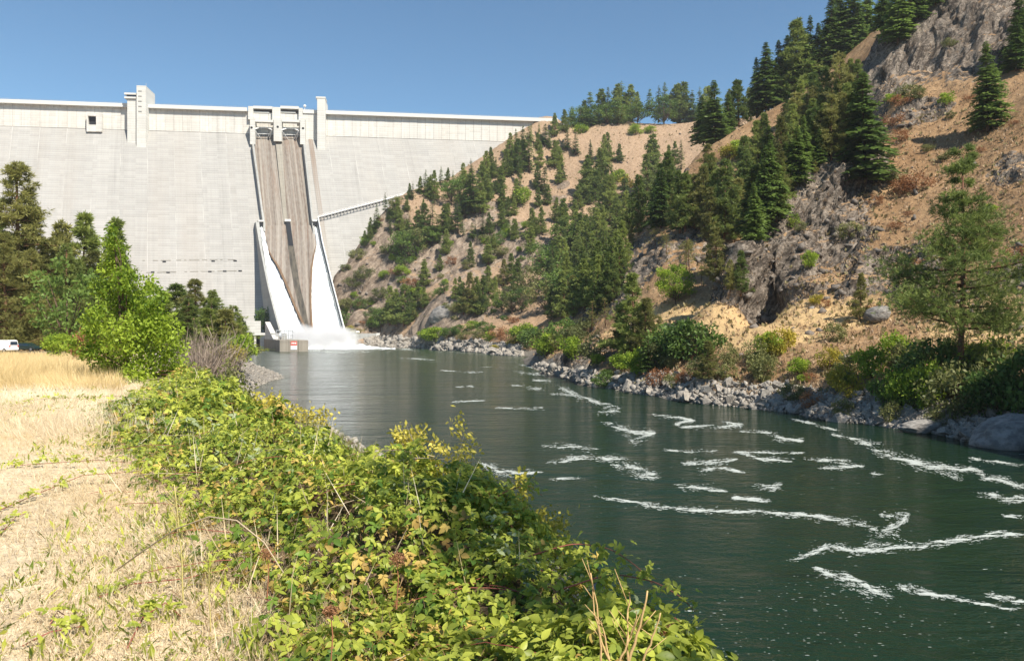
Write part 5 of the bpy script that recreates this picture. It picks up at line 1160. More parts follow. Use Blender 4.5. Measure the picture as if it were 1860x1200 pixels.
def rot_rand(r, n, tilt=0.5):
    az = r.random(n) * 6.283; ca, sa = np.cos(az), np.sin(az); o = np.zeros(n); l = np.ones(n)
    Rz = np.stack([np.stack([ca, -sa, o], -1), np.stack([sa, ca, o], -1), np.stack([o, o, l], -1)], -2)
    b = r.normal(0, tilt, n); cb, sb = np.cos(b), np.sin(b)
    Rx = np.stack([np.stack([l, o, o], -1), np.stack([o, cb, -sb], -1), np.stack([o, sb, cb], -1)], -2)
    return Rz @ Rx
def merge_rocks(pos, size, seed):
    r = np.random.default_rng(seed); VV = []; FF = []; TT = []; o = 0; ids = r.integers(0, len(RV), len(pos)); Rm = rot_rand(r, len(pos))
    for k in range(len(RV)):
        s = np.where(ids == k)[0]
        if not len(s): continue
        v, f = RV[k]; q = np.einsum('nij,vj->nvi', Rm[s], v) * size[s][:, None, None] + pos[s][:, None, :]
        VV.append(q.reshape(-1, 3)); FF.append((f[None] + (np.arange(len(s)) * len(v))[:, None, None]).reshape(-1, 3) + o); o += len(s) * len(v); TT.append(np.repeat(r.random(len(s)), len(v)))
    me = mesh_np('riprap', np.concatenate(VV), np.concatenate(FF)); set_attr(me, 'tint', np.concatenate(TT)); return me
# shoreline of the right bank in picture coordinates with the top of the stones
SX = [660, 700, 741, 826, 870, 911, 948]; SB = [631, 631, 632, 637, 640.5, 645, 647]; ST = [612, 606, 612, 616, 618, 622, 630]
NX = [965, 983, 1020, 1101, 1182, 1305, 1440, 1507, 1575, 1682, 1752, 1860]; NB = [665, 675.6, 683.6, 705, 718.6, 736, 750, 764, 771, 784, 800, 815]; NTp = [655, 660, 666, 676, 674, 692, 700, 708, 712, 725, 738, 745]
bigs = []; smalls = []
for (xs_, b_, t_, n) in ((SX, SB, ST, 3400), (NX, NB, NTp, 5200)):
    for k in range(n):
        x = rnd.uniform(xs_[0], xs_[-1] + (60 if xs_ is NX else 0)); t = rnd.random() ** 0.9
        y = np.interp(x, xs_, b_) + 1.5 + (np.interp(x, xs_, t_) - np.interp(x, xs_, b_)) * t
        p = hit(x, y)
        if p is None or p.z > 7: continue
        d = p.y; s = (rnd.uniform(.16, .55) if rnd.random() < .86 else rnd.uniform(.6, 1.2) if rnd.random() < .8 else rnd.uniform(1.1, 1.9)) * (1.0 if xs_ is NX else 2.0)
        if xs_ is NX and x > 1300: s *= .85
        (bigs if False else smalls).append((p.x, p.y, max(p.z, -.15) + s * .12, s, s / d))
smalls.sort(key=lambda q: -q[4])
bigs = smalls[:285]; smalls = smalls[285:]
for (x, y, z, s, _) in bigs:
    o = link('rock', RM[rnd.randrange(len(RM))], None, hill); o.location = (x, y, z); o.rotation_euler = (rnd.gauss(0, .4), rnd.gauss(0, .4), rnd.random() * 6.28); o.scale = (s, s * rnd.uniform(.8, 1.1), s * rnd.uniform(.8, 1.2))
a_ = np.array(smalls); o = link('riprap', merge_rocks(a_[:, :3], a_[:, 3], 5), M_ROCK, hill); o['kind'] = 'stuff'
# gravel spit on the left bank
pts = []
for k in range(9000):
    y = rnd.uniform(112, 235); xe = np.interp(y, LE[:, 0], LE[:, 1]); xs_ = np.interp(y, LS[:, 0], LS[:, 1])
    x = xe + (xs_ - xe) * rnd.uniform(-.05, 1.03); z = groundz(x, y, BL)
    if z < -.5: continue
    s = rnd.uniform(.12, .36) if rnd.random() < .93 else rnd.uniform(.35, .7); pts.append((x, y, z + s * .15, s))
a_ = np.array(pts); o = link('gravel', merge_rocks(a_[:, :3], a_[:, 3], 6), M_ROCK, left); o['kind'] = 'stuff'
def RQ(x, y):
    return max(0.0, float((1 - np.hypot(RK[:, 0] - x, RK[:, 1] - y) / RK[:, 2] / 1.2).max()))
# rock fragments scattered over the hillside
pts = []
for k in range(5000):
    x, y = rnd.uniform(600, 1860), rnd.uniform(180, 690); p = hit(x, y)
    if p is None or p.z < 3: continue
    q_ = RQ(p.x, p.y)
    if q_ < .1 and rnd.random() < .85: continue
    s = (rnd.uniform(.12, .4) + (rnd.random() < .1) * rnd.uniform(.3, 1.3)) * (.7 + p.y / 500); pts.append((p.x, p.y, p.z, s))
a_ = np.array(pts); o = link('loose_stones', merge_rocks(a_[:, :3], a_[:, 3], 7), M_STONE, hill); o['kind'] = 'stuff'
# the big boulder at the right edge of the water and single rocks on the bench
def boulder(px, py, depth, sx, sy, sz, seed, label, rz=0.0):
    bm = bmesh.new(); bmesh.ops.create_icosphere(bm, subdivisions=5, radius=1.0)
    for v in bm.verts:
        c = v.co.copy(); n = float(fbm(np.array([c.x * 1.3 + seed]), np.array([c.y * 1.3]), np.array([c.z * 1.3]), 5)[0])
        m = float(ridged(np.array([c.x * 2 + seed]), np.array([c.y * 2]), np.array([c.z * 3]), 4)[0])
        v.co = c * (1 + .22 * n - .05 * m); 
        if v.co.z > 0: v.co.x += v.co.z * .25
    me = bpy.data.meshes.new('boulder'); bm.to_mesh(me); bm.free(); me.polygons.foreach_set('use_smooth', [True] * len(me.polygons))
    o = link('boulder', me, M_BOULDER); o.location = P(px, py, depth); o.scale = (sx, sy, sz); o.rotation_euler = (0, 0, rz); tag(o, label, 'boulder'); return o
boulder(1838, 803, 76, 3.8, 3.2, 2.9, 3, 'large smooth grey boulder half in the water at the right bank')
boulder(1592, 571, 139, 2.2, 1.8, 1.6, 5, 'grey split boulder on the grass bench left of the open pine')
boulder(1297, 544, 188, 1.9, 1.4, .9, 8, 'pale flat boulder on the bench right of the yellow round tree')
boulder(1475, 560, 152, .7, .5, .5, 9, 'small pale rock on the dry grass under the cliff')
boulder(1670, 775, 86, 2.2, 1.2, .8, 11, 'long flat rock lying at the waterline below the shrubs')
boulder(810, 575, 486, 11, 8, 8, 12, 'blocky grey outcrop at the foot of the far hill')

def RQ(x, y):
    return max(0.0, float((1 - np.hypot(RK[:, 0] - x, RK[:, 1] - y) / RK[:, 2] / 1.2).max()))
# ------------------------------------------------------------------ dry tufts on the hillside (nobody could count them)
def tufts(n, region, hmin, hmax, seed, name, mat, parent, bvh, wfac=.12, k=3):
    r = random.Random(seed); B = []; S = []
    for q in range(n):
        x, y = region(r); p = bvh(x, y)
        if p is None or p.z < 1.5 or (RQ(p.x, p.y) > .35 and r.random() < .93): continue
        B.append(tuple(p)); S.append(p.y)
    B = np.array(B); S = np.array(S); g = np.random.default_rng(seed); parts = []
    for q in range(k):
        h = g.uniform(hmin, hmax, len(B)) * (1 + S / 700); ax = unit(np.array([0, 0, 1.0]) + g.normal(0, .5, (len(B), 3)))
        parts.append(kites(B + g.normal(0, .15, B.shape) * np.array([1, 1, 0]), ax, unit(np.cross(ax, g.normal(0, 1, (len(B), 3)))), h, h * wfac * 3, g.random(len(B))))
    o = link(name, foliage_mesh(name, parts), mat); tag(o, kind='stuff'); return o
M_TUFT = m_leaf('dry_tufts', (0.31, 0.21, 0.125), (0.52, 0.385, 0.25), 0.25)
M_SCRUB = m_leaf('low_scrub', (0.20, 0.16, 0.075), (0.34, 0.29, 0.14), 0.3)
tufts(15000, lambda r: (r.uniform(600, 1860), r.uniform(150, 720)), .25, .7, 21, 'dry_grass', M_TUFT, hill, hit)
tufts(3000, lambda r: (r.uniform(600, 1860), r.uniform(200, 720)), .3, .9, 22, 'low_scrub', M_SCRUB, hill, hit, .2, 4)

# ------------------------------------------------------------------ left foreground
def px_left(n, x0, x1, y0, y1, seed):
    r = np.random.default_rng(seed); x = r.uniform(x0, x1, n); y = r.uniform(y0, y1, n) ; return x, y
def leftground(X, Y): return left_h(np.asarray(X, float), np.asarray(Y, float))
def grassy(n, ylo, yhi, xfun, hlo, hhi, wd, seed, name, mat, lean=.55, power=1.0):
    g = np.random.default_rng(seed); Y = np.exp(g.uniform(math.log(ylo), math.log(yhi), n)) ; X = xfun(Y, g)
    ok = X > -1e8; X, Y = X[ok], Y[ok]; n = len(X); Z = leftground(X, Y)
    dens = fbm(X * .8, Y * .8, 1.1, 3) > -.35; X, Y, Z = X[dens], Y[dens], Z[dens]; n = len(X)
    bare = (X < -.60 * Y + .25 * fbm(X * 1.2, Y * 1.2, 5.5)) & (Y < 10) & (g.random(n) < .45); X, Y, Z = X[~bare], Y[~bare], Z[~bare]; n = len(X)
    B = np.stack([X, Y, Z], -1); sc = 0.7 + 0.6 * (fbm(X * .5, Y * .5, 4.4, 3) + .5)
    h = g.uniform(hlo, hhi, n) * np.clip(sc, .3, 1.6)
    drift = np.stack([fbm(X * .6, Y * .6, 9.0, 2), fbm(X * .6, Y * .6, 12.0, 2), 0 * X], -1) * 1.2
    ax = unit(np.array([0, 0, 1.0]) + drift + g.normal(0, lean, (n, 3))); ax[:, 2] = np.abs(ax[:, 2]) * .9 + .08
    sd = unit(np.cross(ax, g.normal(0, 1, (n, 3)))); tint = np.clip(.5 + .5 * fbm(X * .35, Y * .35, 7.0, 3) + g.normal(0, .22, n), 0, 1)
    o = link(name, foliage_mesh(name, [kites(B, ax, sd, h, wd * (1 + Y / 18), tint)]), mat); tag(o, kind='stuff'); return o
LB = np.array([(1.2, -.7), (2.6, -.9), (3.5, -1.25), (4.5, -1.8), (6.4, -2.9), (10, -5.2), (16.5, -8.8), (23, -11.2), (32, -14), (60, -29)])
RBd = np.array([(1.2, 1.5), (2.6, 1.15), (4, .8), (5.5, .38), (7, -.15), (9, -1.4), (11, -2.8), (16, -5.1), (24, -8.8), (34, -13)])
M_STRAWP = m_leaf('pale_straw', (0.58, 0.45, 0.26), (0.88, 0.78, 0.60), 0.35)
M_GOLD = m_leaf('golden_straw', (0.46, 0.34, 0.15), (0.76, 0.60, 0.32), 0.35)
M_SOIL = m_leaf('dead_litter', (0.20, 0.14, 0.08), (0.5, 0.38, 0.24), 0.1)
grassy(95000, 1.6, 14, lambda Y, g: np.interp(Y, LB[:, 0], LB[:, 1]) + .8 - g.random(len(Y)) * (Y * .62 + 1.2), .05, .17, .0028, 31, 'straw_grass', M_STRAWP, .8)
grassy(60000, 12, 70, lambda Y, g: np.interp(Y, LB[:, 0], LB[:, 1]) + 1.5 - g.random(len(Y)) * (Y * .55 + 3), .12, .45, .003, 32, 'straw_grass', M_STRAWP, .55)
grassy(42000, 26, 126, lambda Y, g: -Y * g.uniform(.49, .70, len(Y)), .4, 1.0, .0035, 33, 'golden_grass', M_GOLD, .3)
grassy(16000, 1.6, 9, lambda Y, g: np.interp(Y, LB[:, 0], LB[:, 1]) + .5 - g.random(len(Y)) * (Y * .6), .03, .09, .004, 34, 'grass_litter', M_SOIL, 1.2)

# bramble thicket -----------------------------------------------------
def leaflet(n=3, w=.62, fold=.16, curl=.18):
    """ovate pointed leaflet along +x with a folded midrib, unit length"""
    ts = [0, .18, .42, .68, .88, 1.0]; ws = [0, .30, .46, .36, .16, 0]; V = []; F_ = []
    for t, q in zip(ts, ws):
        z = -curl * t * t; V += [(t, 0, z)]
        if 0 < t < 1: V += [(t - .02, q * w, z + fold * q), (t - .02, -q * w, z + fold * q)]
    F_ = [(0, 1, 2), (0, 3, 1)]
    for k in range(3):
        a = 1 + 3 * k; b = a + 3; F_ += [(a, b, b + 1), (a, b + 1, a + 1), (a, b + 2, b), (a, a + 2, b + 2)]
    F_ += [(10, 13, 11), (10, 12, 13)]
    return np.array(V), np.array(F_)
def compound(seed, k=3):
    r = np.random.default_rng(seed); v, f = leaflet(); VV = []; FF = []; TT = []; o = 0
    angs = {3: (0, 1.15, -1.15), 5: (0, .75, -.75, 1.6, -1.6)}[k]
    for i, a in enumerate(angs):
        s = (1.0, .82, .82, .6, .6)[i]; c, sn = math.cos(a + r.normal(0, .12)), math.sin(a + r.normal(0, .12)); tilt = r.normal(0, .28); rl = r.normal(0, .3)
        q = v * s; q = np.stack([q[:, 0], q[:, 1] * math.cos(rl) - q[:, 2] * math.sin(rl), q[:, 1] * math.sin(rl) + q[:, 2] * math.cos(rl)], -1)
        q = np.stack([q[:, 0] * math.cos(tilt) + q[:, 2] * math.sin(tilt), q[:, 1], -q[:, 0] * math.sin(tilt) + q[:, 2] * math.cos(tilt)], -1)
        q = np.stack([q[:, 0] * c - q[:, 1] * sn, q[:, 0] * sn + q[:, 1] * c, q[:, 2]], -1) + np.array([.35 if i == 0 else .12, 0, 0])
        VV.append(q); FF.append(f + o); o += len(v); TT += [r.random()] * len(v)
    V = np.concatenate(VV); F_ = np.concatenate(FF); T = TT
    st = np.array([(-.5, -.015, -.12), (-.5, .015, -.12), (.35, .015, 0), (.35, -.015, 0)]); F_ = np.concatenate([F_, np.array([(0, 1, 2), (0, 2, 3)]) + len(V)]); V = np.concatenate([V, st]); T += [.1] * 4
    return V, F_, np.array(T)
COMP = [compound(s, 3 if s % 3 else 5) for s in range(6)]
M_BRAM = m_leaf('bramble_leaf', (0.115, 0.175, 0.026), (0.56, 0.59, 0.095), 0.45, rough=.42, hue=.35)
M_BRAM2 = m_leaf('bramble_leaf_underside', (0.18, 0.23, 0.11), (0.38, 0.43, 0.24), 0.3, hue=.3)
M_BRAMD = m_leaf('bramble_leaf_dark', (0.045, 0.10, 0.016), (0.20, 0.30, 0.045), 0.35, rough=.4, hue=.3)
M_BRAMR = m_leaf('bramble_leaf_withered', (0.22, 0.13, 0.04), (0.62, 0.46, 0.12), 0.3, hue=.3)
CM = []
for (v, f, t) in COMP:
    me = mesh_np('leaf', v, f, True); set_attr(me, 'tint', .35 + .5 * t); me.materials.append(M_BRAM); CM.append(me)
def frame_from(ax, up_):
    x = unit(ax); y = unit(np.cross(up_, x)); z = np.cross(x, y); return np.stack([x, y, z], -1)
def merge_leaves(pos, Rm, size, tint, name):
    VV = []; FF = []; TT = []; o = 0; ids = np.arange(len(pos)) % len(COMP)
    for k in range(len(COMP)):
        s = np.where(ids == k)[0]; v, f, t = COMP[k]
        q = np.einsum('nij,vj->nvi', Rm[s], v) * size[s][:, None, None] + pos[s][:, None, :]
        VV.append(q.reshape(-1, 3)); FF.append((f[None] + (np.arange(len(s)) * len(v))[:, None, None]).reshape(-1, 3) + o); o += len(s) * len(v)
        TT.append((tint[s][:, None] * .75 + t[None] * .3).ravel())
    FF = np.concatenate(FF); me = mesh_np(name, np.concatenate(VV), FF, True); set_attr(me, 'tint', np.clip(np.concatenate(TT), 0, 1))
    for m_ in (M_BRAM, M_BRAMD, M_BRAM2, M_BRAMR): me.materials.append(m_)
    # one material per whole leaf
    lens = []; mi = []; g_ = np.random.default_rng(len(pos))
    for k in range(len(COMP)):
        s = np.where(ids == k)[0]; pk = pos[s]; patch = fbm(pk[:, 0] / .8, pk[:, 1] / 1.2, 13.0, 3); u = g_.random(len(s)) + patch * .45
        c = np.where(u < .03, 3, np.where(u < .20, 1, np.where(u > 1.02, 2, 0))); mi.append(np.repeat(c, len(COMP[k][1])))
    me.polygons.foreach_set('material_index', np.concatenate(mi).astype(np.int32)); return me
def mound(X, Y, hmax):
    """top of the thicket above sea level"""
    xl = np.interp(Y, LB[:, 0], LB[:, 1]); xr = np.interp(Y, RBd[:, 0], RBd[:, 1]); t = (X - xl) / (xr - xl)
    zp = np.interp(Y, [-60, 8, 17, 30, 60], [9.4, 9.4, 9.2, 8.9, 8.2])
    pr = np.clip(t, 0, 1) ** .55 * np.where(t > .82, 1 - ((t - .82) / .18).clip(0, 1.6) ** 2 * .5, 1)
    b = .5 + .9 * fbm(X / .75, Y / (.9 + Y * .04), 2.5, 3)
    return zp + hmax * pr * (.12 + 1.25 * np.clip(b, .10, 1.3)) - .03, t
def thicket(y0, y1, n, size, hmax, seed, deep):
    g = np.random.default_rng(seed); Y = np.exp(g.uniform(math.log(y0), math.log(y1), n)); xl = np.interp(Y, LB[:, 0], LB[:, 1]); xr = np.interp(Y, RBd[:, 0], RBd[:, 1])
    u = g.random(n) ** .85; ragged = .10 * fbm(Y * 1.5, Y * 0 + seed, 0.0, 3); X = xl + (xr - xl) * (u * 1.10 - .02 + ragged * (u < .5))
    keep = (g.random(n) < np.clip(u / .22, .18, 1)); X, Y = X[keep], Y[keep]; n = len(X)
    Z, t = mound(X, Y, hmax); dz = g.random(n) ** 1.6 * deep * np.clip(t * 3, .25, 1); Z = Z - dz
    Z = np.maximum(Z, leftground(X, Y) + .03)
    e = .12; gx = (mound(X + e, Y, hmax)[0] - mound(X - e, Y, hmax)[0]) / (2 * e); gy = (mound(X, Y + e, hmax)[0] - mound(X, Y - e, hmax)[0]) / (2 * e)
    nn = unit(np.stack([-gx, -gy, np.ones(n)], -1) + g.normal(0, .42, (n, 3))); ax = unit(np.cross(nn, g.normal(0, 1, (n, 3))) + np.array([0, 0, -.18]))
    cl = fbm(X / .5, Y / .5, 3.0, 2); tint = np.clip(.5 + .7 * cl + g.normal(0, .26, n) - dz * .5, 0, 1); hole = (fbm(X / .42, Y / .5, 6.0, 2) > -.38) | (Y < 4.4)  # deeper leaves tinted darker: shade inside the thicket put into colour
    X, Y, Z, nn, ax, tint = X[hole], Y[hole], Z[hole], nn[hole], ax[hole], tint[hole]; n = len(X)
    return np.stack([X, Y, Z], -1), frame_from(ax, nn), size * g.uniform(.42, 1.4, n), tint
def cane(mb, r, x, y, z, length, rad, az=None, rise=.9):
    az = r.random() * 6.28 if az is None else az; pts = []; n = 9
    for k in range(n):
        t = k / (n - 1); pts.append((x + math.cos(az) * length * t + r.gauss(0, .01), y + math.sin(az) * length * t + r.gauss(0, .01), z + length * (rise * t - rise * 1.25 * t * t) * .7))
    mb.tube(pts, rad, rad * .35, 5); return pts
M_CANE = m_plain('bramble_cane', (0.24, 0.07, 0.05), 0.6, .3, 8.0)
M_DEAD = m_plain('dead_stem', (0.42, 0.33, 0.22), .9, .25, 8.0)
for (nm, y0, y1, n, size, hmax, deep, lab, ncane, seed, indiv) in (
        ('bramble_bush', 1.9, 6.2, 12000, .056, .60, .30, 'nearest bramble bush with large lime-green leaves filling the bottom of the picture', 42, 41, 290),
        ('bramble_bush', 5.9, 13, 11500, .058, .66, .30, 'middle bramble thicket sprawling from the dry grass to the river bank edge', 40, 42, 0),
        ('bramble_bush', 12, 34, 12000, .095, 1.0, .5, 'farther bramble thicket below the lime-green tree', 30, 43, 0)):
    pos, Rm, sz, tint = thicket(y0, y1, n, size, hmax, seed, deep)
    root = empty(nm, (0, 0, 0)); root.location = (float(pos[:, 0].mean()), float(pos[:, 1].mean()), 9.3); tag(root, lab, 'bramble bush', 'bramble thickets on the left bank'); off = Vector(root.location)
    vis = (sz / pos[:, 1]) * ((pos[:, 0] / pos[:, 1] * F + 930 > 0) & (600 - (pos[:, 2] - EYE) / pos[:, 1] * F < 1195)) * (pos[:, 2] > mound(pos[:, 0], pos[:, 1], hmax)[0] - .07)
    order = np.argsort(-vis); ind = order[:indiv]; rest = order[indiv:]
    for q in ind:
        o = link('leaf', CM[int(q) % 6], None, root); M4 = Matrix([list(Rm[q][0] * sz[q]) + [pos[q][0] - off.x], list(Rm[q][1] * sz[q]) + [pos[q][1] - off.y], list(Rm[q][2] * sz[q]) + [pos[q][2] - off.z], [0, 0, 0, 1]]); o.matrix_local = M4
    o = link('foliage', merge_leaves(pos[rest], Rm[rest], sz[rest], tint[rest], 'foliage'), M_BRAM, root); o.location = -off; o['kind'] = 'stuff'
    r = random.Random(seed)
    for q in range(ncane):
        y = math.exp(r.uniform(math.log(y0), math.log(y1))); t = r.uniform(.05, .95); x = float(np.interp(y, LB[:, 0], LB[:, 1])) * (1 - t) + float(np.interp(y, RBd[:, 0], RBd[:, 1])) * t
        z = float(mound(np.array([x]), np.array([y]), hmax)[0][0]) - .12; mb = MB(); cane(mb, r, x, y, z, r.uniform(.4, .9) * (1 + y / 30), .0032 * (1 + y / 25), az=r.uniform(1.2, 4.2), rise=r.uniform(.2, .5))
        o = mb.build('cane', M_CANE if r.random() < .65 else M_DEAD, root, True); o.location = -off
# dark leaf litter under the thicket
g = np.random.default_rng(77); n = 16000; Y = np.exp(g.uniform(math.log(1.8), math.log(14), n)); t = g.random(n); X = np.interp(Y, LB[:, 0], LB[:, 1]) * (1 - t) + np.interp(Y, RBd[:, 0], RBd[:, 1]) * t
Z = mound(X, Y, .5)[0] - .16 - g.random(n) * .22; Z = np.maximum(Z, leftground(X, Y)); ax = unit(g.normal(0, 1, (n, 3)))
M_UNDER = m_leaf('dead_bramble', (0.10, 0.06, 0.035), (0.34, 0.22, 0.12), .1)
tag(link('dead_twigs', foliage_mesh('dead_twigs', [kites(np.stack([X, Y, Z], -1), ax, unit(np.cross(ax, g.normal(0, 1, (n, 3)))), g.uniform(.06, .22, n), .004 * np.ones(n), g.random(n))]), M_UNDER), kind='stuff')
g = np.random.default_rng(78); n = 800; Y = np.exp(g.uniform(math.log(2.6), math.log(26), n)); t = g.random(n) ** 1.7 * .9; X = np.interp(Y, LB[:, 0], LB[:, 1]) * (1 - t) + np.interp(Y, RBd[:, 0], RBd[:, 1]) * t
pt_ = fbm(X / .8, Y / 1.5, 21.0, 2) > .02; X, Y, t = X[pt_], Y[pt_], t[pt_]; n = len(X); Z = mound(X, Y, .5)[0] - .22; ax = unit(np.array([0, 0, 1.0]) + g.normal(0, .38, (n, 3)))
tag(link('dry_stems', foliage_mesh('dry_stems', [kites(np.stack([X, Y, Z], -1), ax, unit(np.cross(ax, g.normal(0, 1, (n, 3)))), g.uniform(.2, .5, n) * (1 + Y / 25), .004 + Y * .0006, g.random(n))]), M_STRAWP), kind='stuff')
# bramble runners creeping over the straw, each with its leaves
def runner(pts, label, size=.04, seed=0, d0=None, mat=None, nleaf=26):
    r = random.Random(seed); P3 = []
    for (x, y, h) in pts:
        q = hitl(x, y); P3.append(Vector((q.x, q.y, q.z + h)))
    o = empty('bramble_runner', P3[0]); tag(o, label, 'bramble runner', 'bramble runners on the dry grass'); base = Vector(P3[0])
    fine = []
    for a, b in zip(P3[:-1], P3[1:]):
        for k in range(6): fine.append(a.lerp(b, k / 6) - base)
    fine.append(P3[-1] - base); MB().tube(fine, .005, .002, 5).build('cane', M_CANE, o, True)
    for k in range(nleaf):
        c = fine[int(r.random() * (len(fine) - 1))]; l = link('leaf', CM[r.randrange(6)], None, o); l.location = c + Vector((r.gauss(0, .03), r.gauss(0, .03), .015 + abs(r.gauss(0, .02)))); s = size * r.uniform(.7, 1.3); l.scale = (s, s, s); l.rotation_euler = (r.gauss(0, .5), r.gauss(-.2, .4), r.random() * 6.28)
runner([(0, 930, .02), (70, 905, .05), (150, 880, .1), (250, 880, .14), (330, 915, .1)], 'long bramble runner arching in from the left edge over the straw', .055, 1, nleaf=44)
runner([(20, 850, .03), (90, 850, .06), (180, 850, .1), (290, 865, .12)], 'bramble runner above the long arching one', .06, 2, nleaf=36)
runner([(0, 975, .02), (30, 945, .04), (60, 935, .03)], 'short bramble runner at the left edge of the straw', .05, 3, nleaf=14)
runner([(40, 1180, .02), (90, 1165, .05), (150, 1150, .04)], 'bramble runner near the bottom left corner', .042, 4, nleaf=14)
runner([(230, 1185, .02), (260, 1140, .06), (300, 1120, .08), (330, 1130, .03)], 'leafy bramble shoot in the straw at the bottom', .045, 5, nleaf=22)
runner([(90, 1140, .02), (105, 1125, .05), (125, 1135, .04)], 'small bramble sprig in the straw at lower left', .048, 6, nleaf=6)
runner([(180, 1090, .02), (240, 1075, .05), (330, 1075, .08), (420, 1060, .1)], 'bramble runner leading into the nearest bush', .042, 7, nleaf=30)
runner([(20, 745, .1), (70, 735, .15), (130, 738, .2), (210, 745, .2)], 'far bramble runner beside the golden grass', .1, 8, nleaf=34)

# twiggy yellow-leaved shrubs on the bank edge
M_YLEAF = m_leaf('small_yellow_leaves', (0.36, 0.34, 0.05), (0.66, 0.56, 0.11), .4)
def twiggy(base, tips, rad, leaf, nl, label, seed, name='yellow_leaved_shrub', lmat=None, group='yellow-leaved shrubs on the bank edge'):
    r = random.Random(seed); o = empty(name, base); tag(o, label, 'shrub', group); mb = MB(); C = []
    for tp in tips:
        e = Vector(tp) - Vector(base); mid = e * .5 + Vector((r.gauss(0, .08), r.gauss(0, .08), .08)) * e.length; mb.tube([(0, 0, 0), mid * .6, mid, (mid + e) / 2 + Vector((r.gauss(0, .02), 0, 0)), e], rad, rad * .25, 4)
        for k in range(9):
            t = r.uniform(.4, 1); a = mid.lerp(e, (t - .4) / .6); v = Vector((r.gauss(0, 1), r.gauss(0, 1), r.gauss(.4, .7))).normalized() * e.length * r.uniform(.08, .2); mb.bar(a, a + v, rad * .35, rad * .12, 3)
            for s in range(3): C.append((a + v * r.uniform(.4, 1)))
    mb.build('branches', M_TWIG2, o, True)
    C = np.array([tuple(c) for c in C]); g = np.random.default_rng(seed); ids = g.integers(0, len(C), nl); B = C[ids] + g.normal(0, leaf * .9, (nl, 3)); ax = unit(g.normal(0, 1, (nl, 3)) + np.array([0, 0, .3]))
    me = foliage_mesh('foliage', [kites(B, ax, unit(np.cross(ax, g.normal(0, 1, (nl, 3)))), leaf * g.uniform(.6, 1.3, nl), leaf * .6 * np.ones(nl), g.random(nl), .1)])
    link('foliage', me, lmat or M_YLEAF, o); return o
M_TWIG2 = m_plain('pale_twig', (0.38, 0.33, 0.27), .9, .2, 9.0)
def tipsat(L, d): return [P(x, y, d + rnd.uniform(-.5, .5)) for (x, y) in L]
twiggy(P(800, 1010, 8.2), tipsat([(738, 772), (728, 800), (722, 850), (760, 830), (790, 810), (842, 792), (846, 830), (820, 860), (780, 870), (850, 870), (870, 890), (740, 880), (710, 860), (800, 900), (890, 880), (700, 900)], 8.2), .007, .055, 4200, 'sparse twiggy shrub with small yellow leaves against the water above the brambles', 51)
twiggy(P(930, 1060, 6.6), tipsat([(900, 905), (930, 930), (945, 880), (985, 935), (1015, 945), (975, 965), (900, 960), (870, 930), (1000, 970), (860, 900), (925, 900)], 6.6), .006, .048, 1900, 'small yellow-leaved shrub at the right end of the twiggy one', 52)
twiggy(P(470, 840, 19), tipsat([(500, 735), (530, 745), (560, 755), (585, 765), (520, 775), (480, 745), (460, 730), (440, 745), (540, 790), (560, 800), (470, 770), (500, 790), (570, 780), (430, 770), (510, 720)], 19), .012, .11, 4200, 'yellow-leaved shrub hanging over the water left of centre', 53)
twiggy(P(405, 800, 23), tipsat([(400, 700), (430, 690), (380, 690), (450, 710), (360, 710), (420, 730), (390, 740), (440, 740), (340, 730), (410, 665)], 23), .012, .11, 3000, 'yellowish shrub in front of the gravel spit', 54, lmat=M_OLIVE)
twiggy(P(610, 880, 12), tipsat([(560, 810), (600, 815), (640, 830), (620, 850), (580, 830), (660, 850), (650, 880), (540, 800), (590, 860)], 12), .008, .075, 2600, 'low yellow-green shrub at the bank edge below the hanging one', 55, lmat=M_LIME)

# lime-green young tree on the left
o = empty('young_tree', P(232, 705, 33)); tag(o, 'bright lime-green young tree with a pointed top in front of the left pines', 'tree')
base = Vector(o.location); g = np.random.default_rng(61); parts = []; mb = MB(); mb.tube([(0, 0, -.3), (-.05, 0, 1.2), (-.3, 0, 3.0), (-.45, 0, 5.0), (-.6, 0, 6.4)], .09, .02, 6)
for (x, y, rr) in [(224 + (x_ - 224) * (.86 if y_ > 540 else 1), y_, r_) for (x_, y_, r_) in [(205, 418, 14), (202, 440, 22), (212, 465, 28), (198, 488, 26), (228, 508, 34), (185, 520, 26), (205, 545, 40), (245, 560, 40), (165, 575, 32), (285, 545, 34), (278, 585, 44), (310, 600, 42), (225, 610, 48), (180, 620, 40), (325, 640, 38), (265, 650, 50), (215, 670, 46), (150, 640, 22), (120, 622, 13), (345, 675, 26), (300, 690, 42), (240, 700, 36), (270, 520, 22), (185, 660, 34), (330, 690, 30), (150, 600, 18), (250, 690, 40), (280, 705, 36)]]:
    c = np.array(P(x, y, 33 + g.uniform(-1.1, 1.1))) - np.array(base); R_ = rr * .86 / F * 33; m = int(rr * rr * .36 + 40); q = unit(g.normal(0, 1, (m, 3))) * (g.random(m) ** .45)[:, None] * R_ + c
    sub = unit(g.normal(0, 1, (m, 3)) + np.array([0, 0, -.5])); parts.append(kites(q, sub, unit(np.cross(sub, g.normal(0, 1, (m, 3)))), g.uniform(.10, .24, m), g.uniform(.06, .12, m), np.clip(.45 * g.random() + .65 * g.random(m), 0, 1), .15))
    mb.tube([(-.03 * c[2], 0, max(.3, c[2] * .55)), c * np.array([.5, .5, .85]), c], .03, .008, 4)
link('crown', foliage_mesh('crown', parts), M_LIME, o); mb.build('trunk', M_BARK, o, True)

